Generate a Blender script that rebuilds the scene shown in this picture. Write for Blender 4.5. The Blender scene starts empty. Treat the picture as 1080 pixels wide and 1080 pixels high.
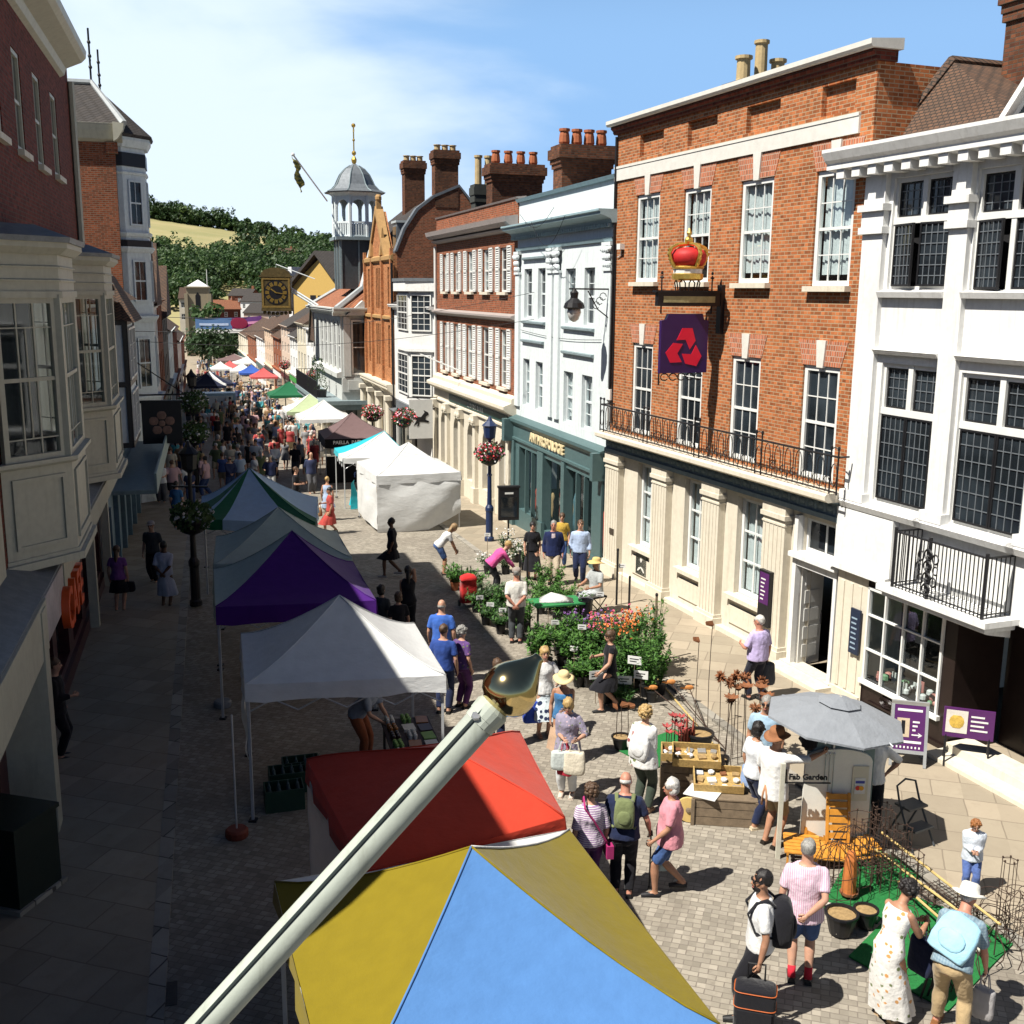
import bpy, bmesh, math, random
from mathutils import Matrix, Vector, Euler, noise
rnd = random.Random(7)
R = math.radians
S = bpy.context.scene
COL = S.collection
# ------------------------------------------------------------ camera
CAM_H, FPX = 7.9, 1140.0
PITCH, ROLL = math.atan(232/FPX), R(.5)
FW = Vector((0, math.cos(PITCH), -math.sin(PITCH)))
_r0 = Vector((1, 0, 0)); _u0 = _r0.cross(FW)
RT = _r0*math.cos(ROLL) + _u0*math.sin(ROLL)
UP = _u0*math.cos(ROLL) - _r0*math.sin(ROLL)
CP = Vector((0, 0, CAM_H))
cam = bpy.data.cameras.new('camera'); camo = bpy.data.objects.new('camera', cam); COL.objects.link(camo)
cam.sensor_width = 36; cam.lens = 36*FPX/1080; cam.clip_start = .1; cam.clip_end = 6000
_m = Matrix((RT, UP, -FW)).transposed().to_4x4(); _m.translation = CP
camo.matrix_world = _m
S.camera = camo
# ------------------------------------------------------------ sun, sky, exposure
SUN_EL, SUN_AZ = 56.0, 57.0          # light travels towards azimuth 57 (clockwise from +Y)
sl = bpy.data.lights.new('sun', 'SUN'); so = bpy.data.objects.new('sun', sl); COL.objects.link(so)
sl.energy = 5.0; sl.angle = R(.5); sl.color = (1, .95, .86)
_d = Vector((math.sin(R(SUN_AZ))*math.cos(R(SUN_EL)), math.cos(R(SUN_AZ))*math.cos(R(SUN_EL)), -math.sin(R(SUN_EL))))
so.rotation_euler = _d.to_track_quat('-Z', 'Y').to_euler()
W = bpy.data.worlds.new('World'); S.world = W; W.use_nodes = True
wt = W.node_tree; wt.nodes.clear()
def wn(t, **k):
    n = wt.nodes.new(t)
    for a, b in k.items(): setattr(n, a, b)
    return n
sky = wn('ShaderNodeTexSky', sky_type='NISHITA', sun_disc=False, sun_elevation=R(SUN_EL), sun_rotation=R(SUN_AZ+180), air_density=.5, dust_density=.2, ozone_density=2.0)
tc = wn('ShaderNodeTexCoord'); sep = wn('ShaderNodeSeparateXYZ'); wt.links.new(tc.outputs['Generated'], sep.inputs[0])
mp = wn('ShaderNodeMapping'); mp.inputs['Scale'].default_value = (1.5, 1.1, 5.0); mp.inputs['Rotation'].default_value = (R(8), R(24), 0); mp.inputs['Location'].default_value = (.4, .2, .35)
wt.links.new(tc.outputs['Generated'], mp.inputs[0])
nz = wn('ShaderNodeTexNoise'); nz.inputs['Scale'].default_value = 1.5; nz.inputs['Detail'].default_value = 7; nz.inputs['Roughness'].default_value = .52; nz.inputs['Distortion'].default_value = .35
wt.links.new(mp.outputs[0], nz.inputs['Vector'])
def wmath(op, a, b):
    n = wn('ShaderNodeMath', operation=op)
    for i, x in enumerate((a, b)):
        if isinstance(x, (int, float)): n.inputs[i].default_value = x
        else: wt.links.new(x, n.inputs[i])
    return n.outputs[0]
# a bank of thin cloud low in the sky, thickest down the street and to its left, clear towards the upper right
bias = wmath('ADD', wmath('MULTIPLY', sep.outputs['X'], -.62), wmath('MULTIPLY', sep.outputs['Z'], -.75))
amt = wmath('ADD', nz.outputs['Fac'], bias)
rp = wn('ShaderNodeMapRange', interpolation_type='SMOOTHSTEP'); rp.inputs['From Min'].default_value = .2; rp.inputs['From Max'].default_value = .54; rp.inputs['To Max'].default_value = .92
wt.links.new(amt, rp.inputs['Value'])
hzr = wn('ShaderNodeMapRange', interpolation_type='SMOOTHSTEP'); hzr.inputs['From Min'].default_value = .42; hzr.inputs['From Max'].default_value = .2; hzr.inputs['To Max'].default_value = .9
wt.links.new(sep.outputs['Z'], hzr.inputs['Value'])
hfy = wn('ShaderNodeMapRange', interpolation_type='SMOOTHSTEP'); hfy.inputs['From Min'].default_value = .25; hfy.inputs['From Max'].default_value = .75; wt.links.new(sep.outputs['Y'], hfy.inputs['Value'])
hm = wn('ShaderNodeMix', data_type='RGBA'); wt.links.new(wmath('MULTIPLY', hzr.outputs[0], hfy.outputs[0]), hm.inputs['Factor']); wt.links.new(sky.outputs[0], hm.inputs[6]); hm.inputs[7].default_value = (4.6, 8.2, 13.6, 1)
mx = wn('ShaderNodeMix', data_type='RGBA'); cfd = wn('ShaderNodeMapRange', interpolation_type='SMOOTHSTEP'); cfd.inputs['From Min'].default_value = .46; cfd.inputs['From Max'].default_value = .26; wt.links.new(sep.outputs['Z'], cfd.inputs['Value'])
wt.links.new(wmath('MULTIPLY', wmath('MULTIPLY', rp.outputs[0], hfy.outputs[0]), cfd.outputs[0]), mx.inputs['Factor'])
wt.links.new(hm.outputs[2], mx.inputs[6]); mx.inputs[7].default_value = (11.8, 13.6, 15.4, 1)
bg = wn('ShaderNodeBackground'); bg.inputs['Strength'].default_value = .05
wt.links.new(mx.outputs[2], bg.inputs['Color'])
wo = wn('ShaderNodeOutputWorld'); wt.links.new(bg.outputs[0], wo.inputs['Surface'])
S.view_settings.view_transform = 'Standard'; S.view_settings.look = 'None'; S.view_settings.gamma = 1
S.view_settings.use_curve_mapping = False
S.view_settings.exposure = .6
try:
    S.cycles.max_bounces = 6; S.cycles.transparent_max_bounces = 16; S.cycles.diffuse_bounces = 1
except Exception: pass
# ------------------------------------------------------------ ground profile and pixel helpers (photo pixels, 1080 wide)
GP = [(-60, 0), (28, 0), (38.5, -.5), (83, -2.1), (125, -3.9), (165, -5.2), (250, -6.4), (330, -6), (360, -3.5), (450, 5), (600, 21), (640, 26), (900, 62)]
def gz(y):
    for (a, za), (b, zb) in zip(GP, GP[1:]):
        if y <= b: return za + (zb-za)*max(0, (y-a))/(b-a)
    return GP[-1][1]
def ray(x, y): return FW + RT*((x-540)/FPX) + UP*((540-y)/FPX)
def G(x, y, h=0.0):
    """point h above the street seen at a photo pixel"""
    d = ray(x, y); z = h
    for _ in range(30):
        p = CP + d*((z-CAM_H)/d.z); z = .5*z + .5*(h+gz(p.y))
    p = CP + d*((z-CAM_H)/d.z)
    return p
def AT(x, y, Y):
    d = ray(x, y); return CP + d*(Y/d.y)
# ------------------------------------------------------------ mesh builder
class MB:
    def __init__(s): s.v = []; s.f = []; s.m = []; s.sm = []; s.T = None; s.mi = 0; s.smooth = False
    def add(s, vs, fs):
        o = len(s.v)
        if s.T is not None: vs = [s.T @ Vector(p) for p in vs]
        s.v.extend([tuple(p) for p in vs])
        for f in fs: s.f.append([i+o for i in f]); s.m.append(s.mi); s.sm.append(s.smooth)
        return s
    def box(s, x0, x1, y0, y1, z0, z1):
        x0, x1 = min(x0, x1), max(x0, x1); y0, y1 = min(y0, y1), max(y0, y1); z0, z1 = min(z0, z1), max(z0, z1)
        return s.add([(x0,y0,z0),(x1,y0,z0),(x1,y1,z0),(x0,y1,z0),(x0,y0,z1),(x1,y0,z1),(x1,y1,z1),(x0,y1,z1)],
              [(0,3,2,1),(4,5,6,7),(0,1,5,4),(1,2,6,5),(2,3,7,6),(3,0,4,7)])
    def quad(s, a, b, c, d): return s.add([a,b,c,d], [(0,1,2,3)])
    def loft(s, rings, cap=True, closed=True):
        n = len(rings[0]); vs = [p for r in rings for p in r]; fs = []
        for k in range(len(rings)-1):
            for i in range(n if closed else n-1):
                j = (i+1) % n; fs.append((k*n+i, k*n+j, (k+1)*n+j, (k+1)*n+i))
        if cap and closed: fs.append(tuple(range(n-1, -1, -1))); fs.append(tuple(range((len(rings)-1)*n, len(rings)*n)))
        return s.add(vs, fs)
    def tube(s, path, r, n=6, cap=True, closed=False):
        P = [Vector(p) for p in path]; N = len(P)
        rr = r if isinstance(r, list) else [r]*N
        rings = []; prev = None
        for i, p in enumerate(P):
            t = (P[(i+1) % N]-P[i-1]) if closed else ((P[min(i+1, N-1)]-P[max(i-1, 0)]))
            if t.length < 1e-9: t = Vector((0,0,1))
            t.normalize()
            if prev is None:
                a = Vector((0,0,1)) if abs(t.z) < .9 else Vector((1,0,0)); u = t.cross(a).normalized()
            else:
                u = (prev - t*prev.dot(t))
                u = u.normalized() if u.length > 1e-6 else t.orthogonal().normalized()
            prev = u; w = t.cross(u)
            rad = rr[i]; ra, rb = rad if isinstance(rad, tuple) else (rad, rad)
            rings.append([p + u*(ra*math.cos(2*math.pi*k/n)) + w*(rb*math.sin(2*math.pi*k/n)) for k in range(n)])
        if closed: rings.append(rings[0]); return s.loft(rings, False)
        return s.loft(rings, cap)
    def lathe(s, prof, n=12, c=(0,0,0), cap=True):
        return s.loft([[(c[0]+r*math.cos(2*math.pi*k/n), c[1]+r*math.sin(2*math.pi*k/n), c[2]+z) for k in range(n)] for r, z in prof], cap)
    def ell(s, c, r, nu=10, nv=7, rot=None, jit=0, seed=0):
        rings = []
        for j in range(1, nv):
            th = math.pi*j/nv; ring = []
            for i in range(nu):
                ph = 2*math.pi*i/nu
                p = Vector((math.sin(th)*math.cos(ph), math.sin(th)*math.sin(ph), -math.cos(th)))
                if jit: p = p*(1+jit*noise.noise(p*2.3+Vector((seed*3.7, seed*1.3, 0))))
                p = Vector((p.x*r[0], p.y*r[1], p.z*r[2]))
                if rot: p = rot @ p
                ring.append(p + Vector(c))
            rings.append(ring)
        return s.loft(rings)
    def prism(s, pts, z0, z1):
        n = len(pts)
        return s.loft([[(x,y,z0) for x,y in pts], [(x,y,z1) for x,y in pts]])
    def prism_xz(s, pts, y0, y1):       # polygon in x,z thickened along y
        return s.loft([[(x,y0,z) for x,z in pts], [(x,y1,z) for x,z in pts]])
    def prof_x(s, pts, x0, x1):         # profile in y,z run along x
        return s.loft([[(x0,y,z) for y,z in pts], [(x1,y,z) for y,z in pts]])
    def build(s, name, mats, parent=None, fix=True):
        me = bpy.data.meshes.new(name); me.from_pydata(s.v, [], s.f)
        if not isinstance(mats, (list, tuple)): mats = [mats]
        for m in mats: me.materials.append(m)
        me.polygons.foreach_set('material_index', s.m); me.polygons.foreach_set('use_smooth', s.sm)
        if fix:
            b = bmesh.new(); b.from_mesh(me); bmesh.ops.recalc_face_normals(b, faces=b.faces); b.to_mesh(me); b.free()
        me.update()
        return link(name, me, parent)
def link(name, me, parent=None):
    o = bpy.data.objects.new(name, me); COL.objects.link(o)
    if parent is not None: o.parent = parent
    return o
def tag(o, label=None, cat=None, group=None, kind=None):
    if label: o['label'] = label
    if cat: o['category'] = cat
    if group: o['group'] = group
    if kind: o['kind'] = kind
    return o
def thing(name, label, cat, loc=(0,0,0), rz=0.0, group=None):
    o = bpy.data.objects.new(name, None); COL.objects.link(o); o.empty_display_size = .2
    o.location = loc; o.rotation_euler = (0, 0, rz)
    return tag(o, label, cat, group)
def copy_tree(o, parent=None):
    c = o.copy(); COL.objects.link(c); c.parent = parent
    for ch in o.children: copy_tree(ch, c)
    return c
def jitter(mb, a, f=1.0):
    for i, p in enumerate(mb.v):
        q = Vector(p)*f; n = noise.noise_vector(q); mb.v[i] = tuple(Vector(p)+n*a)
# ------------------------------------------------------------ materials
MATS = {}
class NT:
    def __init__(s, name):
        s.mat = bpy.data.materials.new(name); s.mat.use_nodes = True; s.t = s.mat.node_tree
        s.b = s.t.nodes['Principled BSDF']; s.o = s.t.nodes['Material Output']
    def n(s, t, ins=None, **k):
        n = s.t.nodes.new(t)
        for a, b in k.items(): setattr(n, a, b)
        for a, b in (ins or {}).items(): s.put(n.inputs[a], b)
        return n
    def put(s, sock, v):
        if isinstance(v, bpy.types.NodeSocket): s.t.links.new(v, sock)
        elif isinstance(v, (tuple, list)) and len(v) == 3 and sock.type == 'RGBA': sock.default_value = (*v, 1)
        else: sock.default_value = v
    def math(s, op, a, b=0.0):
        n = s.n('ShaderNodeMath', operation=op); s.put(n.inputs[0], a); s.put(n.inputs[1], b); return n.outputs[0]
    def mix(s, f, a, b, bt='MIX'):
        n = s.n('ShaderNodeMix', data_type='RGBA', blend_type=bt); s.put(n.inputs['Factor'], f); s.put(n.inputs[6], a); s.put(n.inputs[7], b); return n.outputs[2]
    def ramp(s, f, lo, hi, a=0.0, b=1.0):
        n = s.n('ShaderNodeMapRange'); s.put(n.inputs[0], f); n.inputs[1].default_value = lo; n.inputs[2].default_value = hi; n.inputs[3].default_value = a; n.inputs[4].default_value = b; return n.outputs[0]
    def noise(s, vec, scale, detail=4, rough=.55):
        n = s.n('ShaderNodeTexNoise', {'Scale': scale, 'Detail': detail, 'Roughness': rough}); s.put(n.inputs['Vector'], vec); return n.outputs['Fac']
    def coord(s, kind='Object'): return s.n('ShaderNodeTexCoord').outputs[kind]
    def wall(s):                       # (along the wall, up): works for both wall directions
        sp = s.n('ShaderNodeSeparateXYZ', {0: s.coord()}); c = s.n('ShaderNodeCombineXYZ')
        s.put(c.inputs[0], s.math('ADD', sp.outputs[0], sp.outputs[1])); s.put(c.inputs[1], sp.outputs[2]); return c.outputs[0]
    def bump(s, h, st=.3, dist=.02):
        n = s.n('ShaderNodeBump', {'Strength': st, 'Distance': dist}); s.put(n.inputs['Height'], h); s.put(s.b.inputs['Normal'], n.outputs[0])
    def set(s, **k):
        for a, b in k.items(): s.put(s.b.inputs[a.replace('_', ' ')], b)
        return s.mat
def plain(name, col, rough=.7, var=.18, scale=6.0, metal=0.0, spec=.4, bump=0.0, bscale=40.0):
    """one base colour, broken up by large and small noise"""
    if name in MATS: return MATS[name]
    t = NT(name); c = t.coord()
    f = t.math('ADD', t.math('MULTIPLY', t.noise(c, scale, 5), .65), t.math('MULTIPLY', t.noise(c, scale*7, 3), .35))
    lo = tuple(x*(1-var) for x in col); hi = tuple(min(1, x*(1+var)) for x in col)
    t.set(Base_Color=t.mix(t.ramp(f, .3, .7), lo, hi), Roughness=rough, Metallic=metal); t.b.inputs['Specular IOR Level'].default_value = spec
    if bump: t.bump(t.noise(c, bscale, 4), bump, .01)
    MATS[name] = t.mat; return t.mat
def weathered(name, col, dirt=(.2,.18,.15), rough=.75, amount=.35, sc=1.0):
    """painted or rendered masonry with rain streaks and grime"""
    if name in MATS: return MATS[name]
    t = NT(name); c = t.coord()
    m = t.n('ShaderNodeMapping', {'Vector': c, 'Scale': (5*sc, 5*sc, .45*sc)}).outputs[0]
    st = t.ramp(t.noise(m, 1.6, 6, .6), .52, .78, 0, amount)
    bl = t.ramp(t.noise(c, 1.1*sc, 6, .6), .5, .8, 0, amount*.6)
    col2 = t.mix(t.ramp(t.noise(c, 9, 4), .3, .7), tuple(x*.93 for x in col), tuple(min(1, x*1.05) for x in col))
    t.set(Base_Color=t.mix(t.math('MAXIMUM', st, bl), col2, dirt), Roughness=rough); t.b.inputs['Specular IOR Level'].default_value = .3
    t.bump(t.noise(c, 22, 5), .15, .01)
    MATS[name] = t.mat; return t.mat
def brick(name, a, b, mortar, bw=.225, bh=.075, dirt=.35, dark=(.1,.05,.035), msize=.009):
    t = NT(name); w = t.wall()
    br = t.n('ShaderNodeTexBrick', {'Vector': w, 'Color1': a, 'Color2': b, 'Mortar': mortar, 'Scale': 1.0, 'Mortar Size': msize, 'Mortar Smooth': .2, 'Bias': 0.0, 'Brick Width': bw, 'Row Height': bh})
    # per-brick tone: a cell noise snapped to the brick grid
    vor = t.n('ShaderNodeTexWhiteNoise', noise_dimensions='2D')
    sp = t.n('ShaderNodeSeparateXYZ', {0: w}); cc = t.n('ShaderNodeCombineXYZ')
    t.put(cc.inputs[0], t.math('FLOOR', t.math('DIVIDE', sp.outputs[0], bw*.5))); t.put(cc.inputs[1], t.math('FLOOR', t.math('DIVIDE', sp.outputs[1], bh)))
    t.put(vor.inputs['Vector'], cc.outputs[0])
    tone = t.ramp(vor.outputs['Value'], 0, 1, .62, 1.3)
    c = t.mix(1.0, br.outputs['Color'], t.n('ShaderNodeCombineColor', {0: tone, 1: tone, 2: tone}).outputs[0], 'MULTIPLY')
    c = t.mix(br.outputs['Fac'], c, mortar)
    c = t.mix(t.ramp(t.noise(t.coord(), .7, 7, .65), .48, .8, 0, dirt), c, dark)
    t.set(Base_Color=c, Roughness=.88); t.b.inputs['Specular IOR Level'].default_value = .2
    t.bump(t.math('SUBTRACT', t.math('MULTIPLY', t.noise(t.coord(), 60, 3), .3), br.outputs['Fac']), .5, .01)
    MATS[name] = t.mat; return t.mat
def slabs(name, a, b, mortar, bw, bh, dirt, patch=(.12,.1,.085), msize=.012, rot=0.0, bumpst=.5, per=.35):
    t = NT(name); c = t.coord()
    w = t.n('ShaderNodeMapping', {'Vector': c, 'Rotation': (0, 0, rot)}).outputs[0]
    wob = t.n('ShaderNodeTexNoise', {'Vector': c, 'Scale': 1.3, 'Detail': 3.0})
    w = t.n('ShaderNodeVectorMath', {0: w, 1: t.n('ShaderNodeVectorMath', {0: wob.outputs['Color'], 1: (.06,.06,0)}, operation='MULTIPLY').outputs[0]}, operation='ADD').outputs[0]
    br = t.n('ShaderNodeTexBrick', {'Vector': w, 'Color1': a, 'Color2': b, 'Mortar': mortar, 'Scale': 1.0, 'Mortar Size': msize, 'Mortar Smooth': .4, 'Brick Width': bw, 'Row Height': bh})
    sp = t.n('ShaderNodeSeparateXYZ', {0: w}); cc = t.n('ShaderNodeCombineXYZ'); vor = t.n('ShaderNodeTexWhiteNoise', noise_dimensions='2D')
    t.put(cc.inputs[0], t.math('FLOOR', t.math('DIVIDE', sp.outputs[0], bw*.5))); t.put(cc.inputs[1], t.math('FLOOR', t.math('DIVIDE', sp.outputs[1], bh))); t.put(vor.inputs['Vector'], cc.outputs[0])
    tone = t.ramp(vor.outputs['Value'], 0, 1, 1-per, 1+per*.7)
    k = t.mix(1.0, br.outputs['Color'], t.n('ShaderNodeCombineColor', {0: tone, 1: tone, 2: tone}).outputs[0], 'MULTIPLY')
    k = t.mix(br.outputs['Fac'], k, mortar)
    k = t.mix(t.ramp(t.noise(c, .55, 8, .68), .47, .72, 0, dirt), k, patch)
    k = t.mix(t.ramp(t.noise(c, 6, 5, .6), .55, .75, 0, dirt*.6), k, patch)
    t.set(Base_Color=k, Roughness=t.ramp(t.noise(c, 3), .3, .7, .6, .9)); t.b.inputs['Specular IOR Level'].default_value = .25
    t.bump(t.math('SUBTRACT', t.math('MULTIPLY', t.noise(c, 30, 4), .4), br.outputs['Fac']), bumpst, .012)
    MATS[name] = t.mat; return t.mat
def tiles(name, a, b, gap=(.03,.025,.02), bw=.18, bh=.12):
    t = NT(name); sp = t.n('ShaderNodeSeparateXYZ', {0: t.coord()}); c = t.n('ShaderNodeCombineXYZ')
    t.put(c.inputs[0], sp.outputs[0]); t.put(c.inputs[1], t.math('ADD', sp.outputs[2], t.math('MULTIPLY', sp.outputs[1], .6)))
    br = t.n('ShaderNodeTexBrick', {'Vector': c.outputs[0], 'Color1': a, 'Color2': b, 'Mortar': gap, 'Scale': 1.0, 'Mortar Size': .012, 'Brick Width': bw, 'Row Height': bh})
    k = t.mix(t.ramp(t.noise(t.coord(), 1.5, 7, .65), .45, .75, 0, .6), br.outputs['Color'], tuple(x*.45 for x in a))
    t.set(Base_Color=k, Roughness=.85); t.bump(t.math('MULTIPLY', br.outputs['Fac'], -1.0), .8, .02)
    MATS[name] = t.mat; return t.mat
def glassmat():
    t = NT('window glass')
    fr = t.math('POWER', t.n('ShaderNodeLayerWeight', {'Blend': .5}).outputs['Facing'], 3.0)
    gl = t.n('ShaderNodeBsdfGlossy', {'Roughness': .03, 'Color': (.9,.95,1)}); tr = t.n('ShaderNodeBsdfTransparent', {'Color': (.82,.88,.88)})
    mx = t.n('ShaderNodeMixShader'); t.put(mx.inputs[0], t.ramp(fr, 0, 1, .05, .75)); t.put(mx.inputs[1], tr.outputs[0]); t.put(mx.inputs[2], gl.outputs[0])
    t.put(t.o.inputs['Surface'], mx.outputs[0]); t.mat.node_tree.nodes.remove(t.b); return t.mat
def darkglass(name='dark window glass', col=(.012,.016,.02)):
    if name in MATS: return MATS[name]
    t = NT(name); c = t.coord()
    wv = t.noise(c, 2.2, 2)
    t.set(Base_Color=t.mix(t.ramp(t.noise(c, .9, 3), .4, .7), col, tuple(x*3.2 for x in col)), Roughness=.06); t.b.inputs['Specular IOR Level'].default_value = .6
    t.bump(wv, .04, .05); MATS[name] = t.mat; return t.mat
def cloth(name, col, var=.12, pat=None, col2=(.8,.8,.8), scale=20.0, rough=.85, trans=0.0, crease=False):
    if name in MATS: return MATS[name]
    t = NT(name); c = t.coord()
    k = t.mix(t.ramp(t.noise(c, 5, 4), .3, .7), tuple(x*(1-var) for x in col), tuple(min(1, x*(1+var)) for x in col))
    if pat == 'stripe':
        wv = t.n('ShaderNodeTexWave', {'Vector': c, 'Scale': scale, 'Distortion': .3}, bands_direction='X'); k = t.mix(t.ramp(wv.outputs['Fac'], .55, .65), k, col2)
    elif pat == 'hstripe':
        wv = t.n('ShaderNodeTexWave', {'Vector': c, 'Scale': scale, 'Distortion': .3}, bands_direction='Z'); k = t.mix(t.ramp(wv.outputs['Fac'], .5, .6), k, col2)
    elif pat == 'check':
        a = t.n('ShaderNodeTexWave', {'Vector': c, 'Scale': scale}, bands_direction='X').outputs['Fac']; b = t.n('ShaderNodeTexWave', {'Vector': c, 'Scale': scale}, bands_direction='Z').outputs['Fac']
        k = t.mix(t.math('MULTIPLY', t.math('ADD', a, b), .45), k, col2)
    elif pat == 'dots':
        vo = t.n('ShaderNodeTexVoronoi', {'Vector': c, 'Scale': scale}); k = t.mix(t.ramp(vo.outputs['Distance'], .33, .38), col2, k)
    elif pat == 'floral':
        vo = t.n('ShaderNodeTexVoronoi', {'Vector': c, 'Scale': scale}); msk = t.ramp(t.math('ADD', vo.outputs['Distance'], t.math('MULTIPLY', t.noise(c, scale*3, 2), .3)), .36, .44, 1, 0)
        hs = t.n('ShaderNodeSeparateColor', {0: vo.outputs['Color']}); fl = t.mix(t.ramp(hs.outputs[0], .45, .5), col2, (.16,.2,.08)); k = t.mix(msk, k, fl)
    t.set(Base_Color=k, Roughness=rough); t.b.inputs['Specular IOR Level'].default_value = .15
    t.b.inputs['Sheen Weight'].default_value = .15
    if crease:
        cr = t.noise(t.n('ShaderNodeMapping', {'Vector': c, 'Scale': (2.2,2.2,5)}).outputs[0], 1.6, 6, .6)
        t.bump(t.math('ADD', cr, t.math('MULTIPLY', t.noise(c, 28, 3), .06)), .3, .05)
    else: t.bump(t.math('ADD', t.noise(c, 14, 3), t.math('MULTIPLY', t.noise(t.n('ShaderNodeMapping', {'Vector': c, 'Scale': (9,9,4)}).outputs[0], 1.0, 4), 1.2)), .4, .03)
    if trans:
        tb = t.n('ShaderNodeBsdfTranslucent'); t.put(tb.inputs[0], k); ms = t.n('ShaderNodeMixShader', {0: trans}); t.put(ms.inputs[1], t.b.outputs[0]); t.put(ms.inputs[2], tb.outputs[0]); t.put(t.o.inputs['Surface'], ms.outputs[0])
    MATS[name] = t.mat; return t.mat
def leafmat(name, a, b, scale=3.0, trans=.3):
    if name in MATS: return MATS[name]
    t = NT(name); c = t.coord()
    k = t.mix(t.ramp(t.noise(c, scale, 4), .35, .65), a, b); t.set(Base_Color=k, Roughness=.6)
    tb = t.n('ShaderNodeBsdfTranslucent'); t.put(tb.inputs[0], k); ms = t.n('ShaderNodeMixShader', {0: trans}); t.put(ms.inputs[1], t.b.outputs[0]); t.put(ms.inputs[2], tb.outputs[0]); t.put(t.o.inputs['Surface'], ms.outputs[0])
    MATS[name] = t.mat; return t.mat
GLASS = glassmat(); DGLASS = darkglass()
BRICK_O = brick('orange brick', (.48,.165,.06), (.36,.11,.04), (.44,.33,.21), dirt=.25, dark=(.2,.09,.04))
BRICK_R = brick('red brick', (.34,.095,.04), (.25,.07,.032), (.26,.2,.14), dirt=.4)
BRICK_D = brick('dark red brick', (.2,.045,.028), (.14,.033,.022), (.12,.08,.06), dirt=.4, dark=(.05,.025,.02))
BRICK_LINT = brick('rubbed brick', (.5,.17,.09), (.46,.15,.075), (.5,.36,.27), bw=.075, bh=.11, dirt=.08)
BRICK_CH = brick('sooty brick', (.2,.075,.035), (.13,.05,.03), (.1,.08,.06), dirt=.7, dark=(.02,.017,.015))
TERRA = brick('terracotta brick', (.5,.21,.085), (.43,.17,.07), (.45,.23,.12), dirt=.2, dark=(.25,.1,.04))
WHITE = weathered('white painted render', (.82,.82,.80), (.42,.4,.36), amount=.42)
WHITE_J = plain('white joinery paint', (.8,.8,.77), .45, .06)
BLUEW = weathered('pale blue white render', (.74,.80,.81), (.35,.4,.41), amount=.4)
CREAM = weathered('cream limestone', (.72,.66,.54), (.34,.28,.2), amount=.35)
CREAM_P = weathered('cream joinery paint', (.55,.53,.42), (.25,.23,.16), amount=.35, rough=.5)
GREYB = plain('blue grey stone', (.22,.28,.3), .8, .2)
LEAD = plain('lead sheet', (.18,.2,.22), .5, .25, metal=.3)
IRON = plain('black ironwork', (.012,.012,.014), .5, .3)
BLACK = plain('black paint', (.012,.012,.015), .4, .2)
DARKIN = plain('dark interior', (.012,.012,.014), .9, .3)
TEAL = plain('teal grey shopfront paint', (.075,.135,.14), .45, .12)
STONE_K = plain('white stone', (.72,.7,.64), .7, .1)
TILE_B = tiles('brown clay tiles', (.16,.085,.05), (.1,.06,.04), bw=.14, bh=.085)
TILE_O = tiles('orange clay tiles', (.45,.17,.08), (.36,.13,.06))
TILE_D = tiles('dark slate tiles', (.07,.06,.055), (.05,.045,.045))
POT_R = plain('terracotta pot', (.38,.12,.05), .8, .25); POT_Y = plain('buff chimney clay', (.5,.38,.2), .8, .2)
GOLD = plain('gold leaf', (.75,.5,.12), .3, .2, metal=.8)
WOOD = plain('grey weathered timber', (.2,.15,.1), .8, .3, scale=12); WOOD_O = plain('orange varnished timber', (.62,.27,.04), .45, .25, scale=9)
CURT = cloth('white net curtain', (.72,.75,.76), .1)
STEEL = plain('galvanised steel', (.45,.47,.5), .35, .15, metal=.7)
# ============================================================ GROUND
ROAD_A = math.atan2(3.0, 10.0)      # direction of the street, measured from +Y towards -X
SETTS = slabs('granite setts', (.35,.315,.26), (.295,.265,.215), (.2,.175,.145), .2, .1, .75, patch=(.16,.135,.11), rot=ROAD_A, per=.24, msize=.008, bumpst=.35)
FLAGS = slabs('york stone flags', (.40,.335,.25), (.35,.3,.225), (.24,.2,.15), .95, .6, .4, patch=(.22,.18,.135), rot=ROAD_A, bumpst=.3, per=.15)
KERBM = slabs('granite kerb', (.36,.33,.28), (.3,.28,.24), (.1,.09,.08), .9, .5, .3, rot=ROAD_A)
FIELD_Z = plain('distant earth', (.12,.11,.07), .9, .2)
LP0 = Vector((-9.2, 21.5)); LD = Vector((-.269, .963)).normalized()      # left frontage line
def sheet(name, left, right, ys, mat, dz, kind='structure', thick=0.0, side=None):
    """strip between two edges x=left(y), x=right(y), following the slope"""
    mb = MB(); n = 6
    rows = [[(left(y)+(right(y)-left(y))*i/n, y, gz(y)+dz) for i in range(n+1)] for y in ys]
    mb.loft(rows, False, False)
    if side:
        e = left if side == 'L' else right
        mb.loft([[(e(y), y, gz(y)+dz) for y in ys], [(e(y), y, gz(y)+dz-.16) for y in ys]], False, False)
    return tag(mb.build(name, mat), kind=kind)
YS = [-30, -10, 0, 5, 10, 15, 20, 24, 28, 32, 36, 38.5, 45, 55, 65, 75, 83, 95, 110, 125, 145, 165, 200, 250, 300, 345]
def lx(y): return LP0.x + (y-LP0.y)*(-.2793)
_rp = [(-30, 26.3), (0, 14.75), (20.77, 6.57), (30.18, 2.88), (39.08, .125), (350, -97.0)]
def interp(pts, y):
    for (a, xa), (b, xb) in zip(pts, pts[1:]):
        if y <= b: return xa + (xb-xa)*(y-a)/(b-a)
    return pts[-1][1]
def rx(y): return interp(_rp, y)
_kp = [(-30, 21.5), (0, 10.6), (19.2, 3.75), (22.1, 3.05), (32.5, -.87), (36.4, -1.95), (350, -99.5)]
def kx(y): return interp(_kp, y)
sheet('road', lambda y: lx(y)+2.2, lambda y: kx(y), YS, SETTS, 0)
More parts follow.
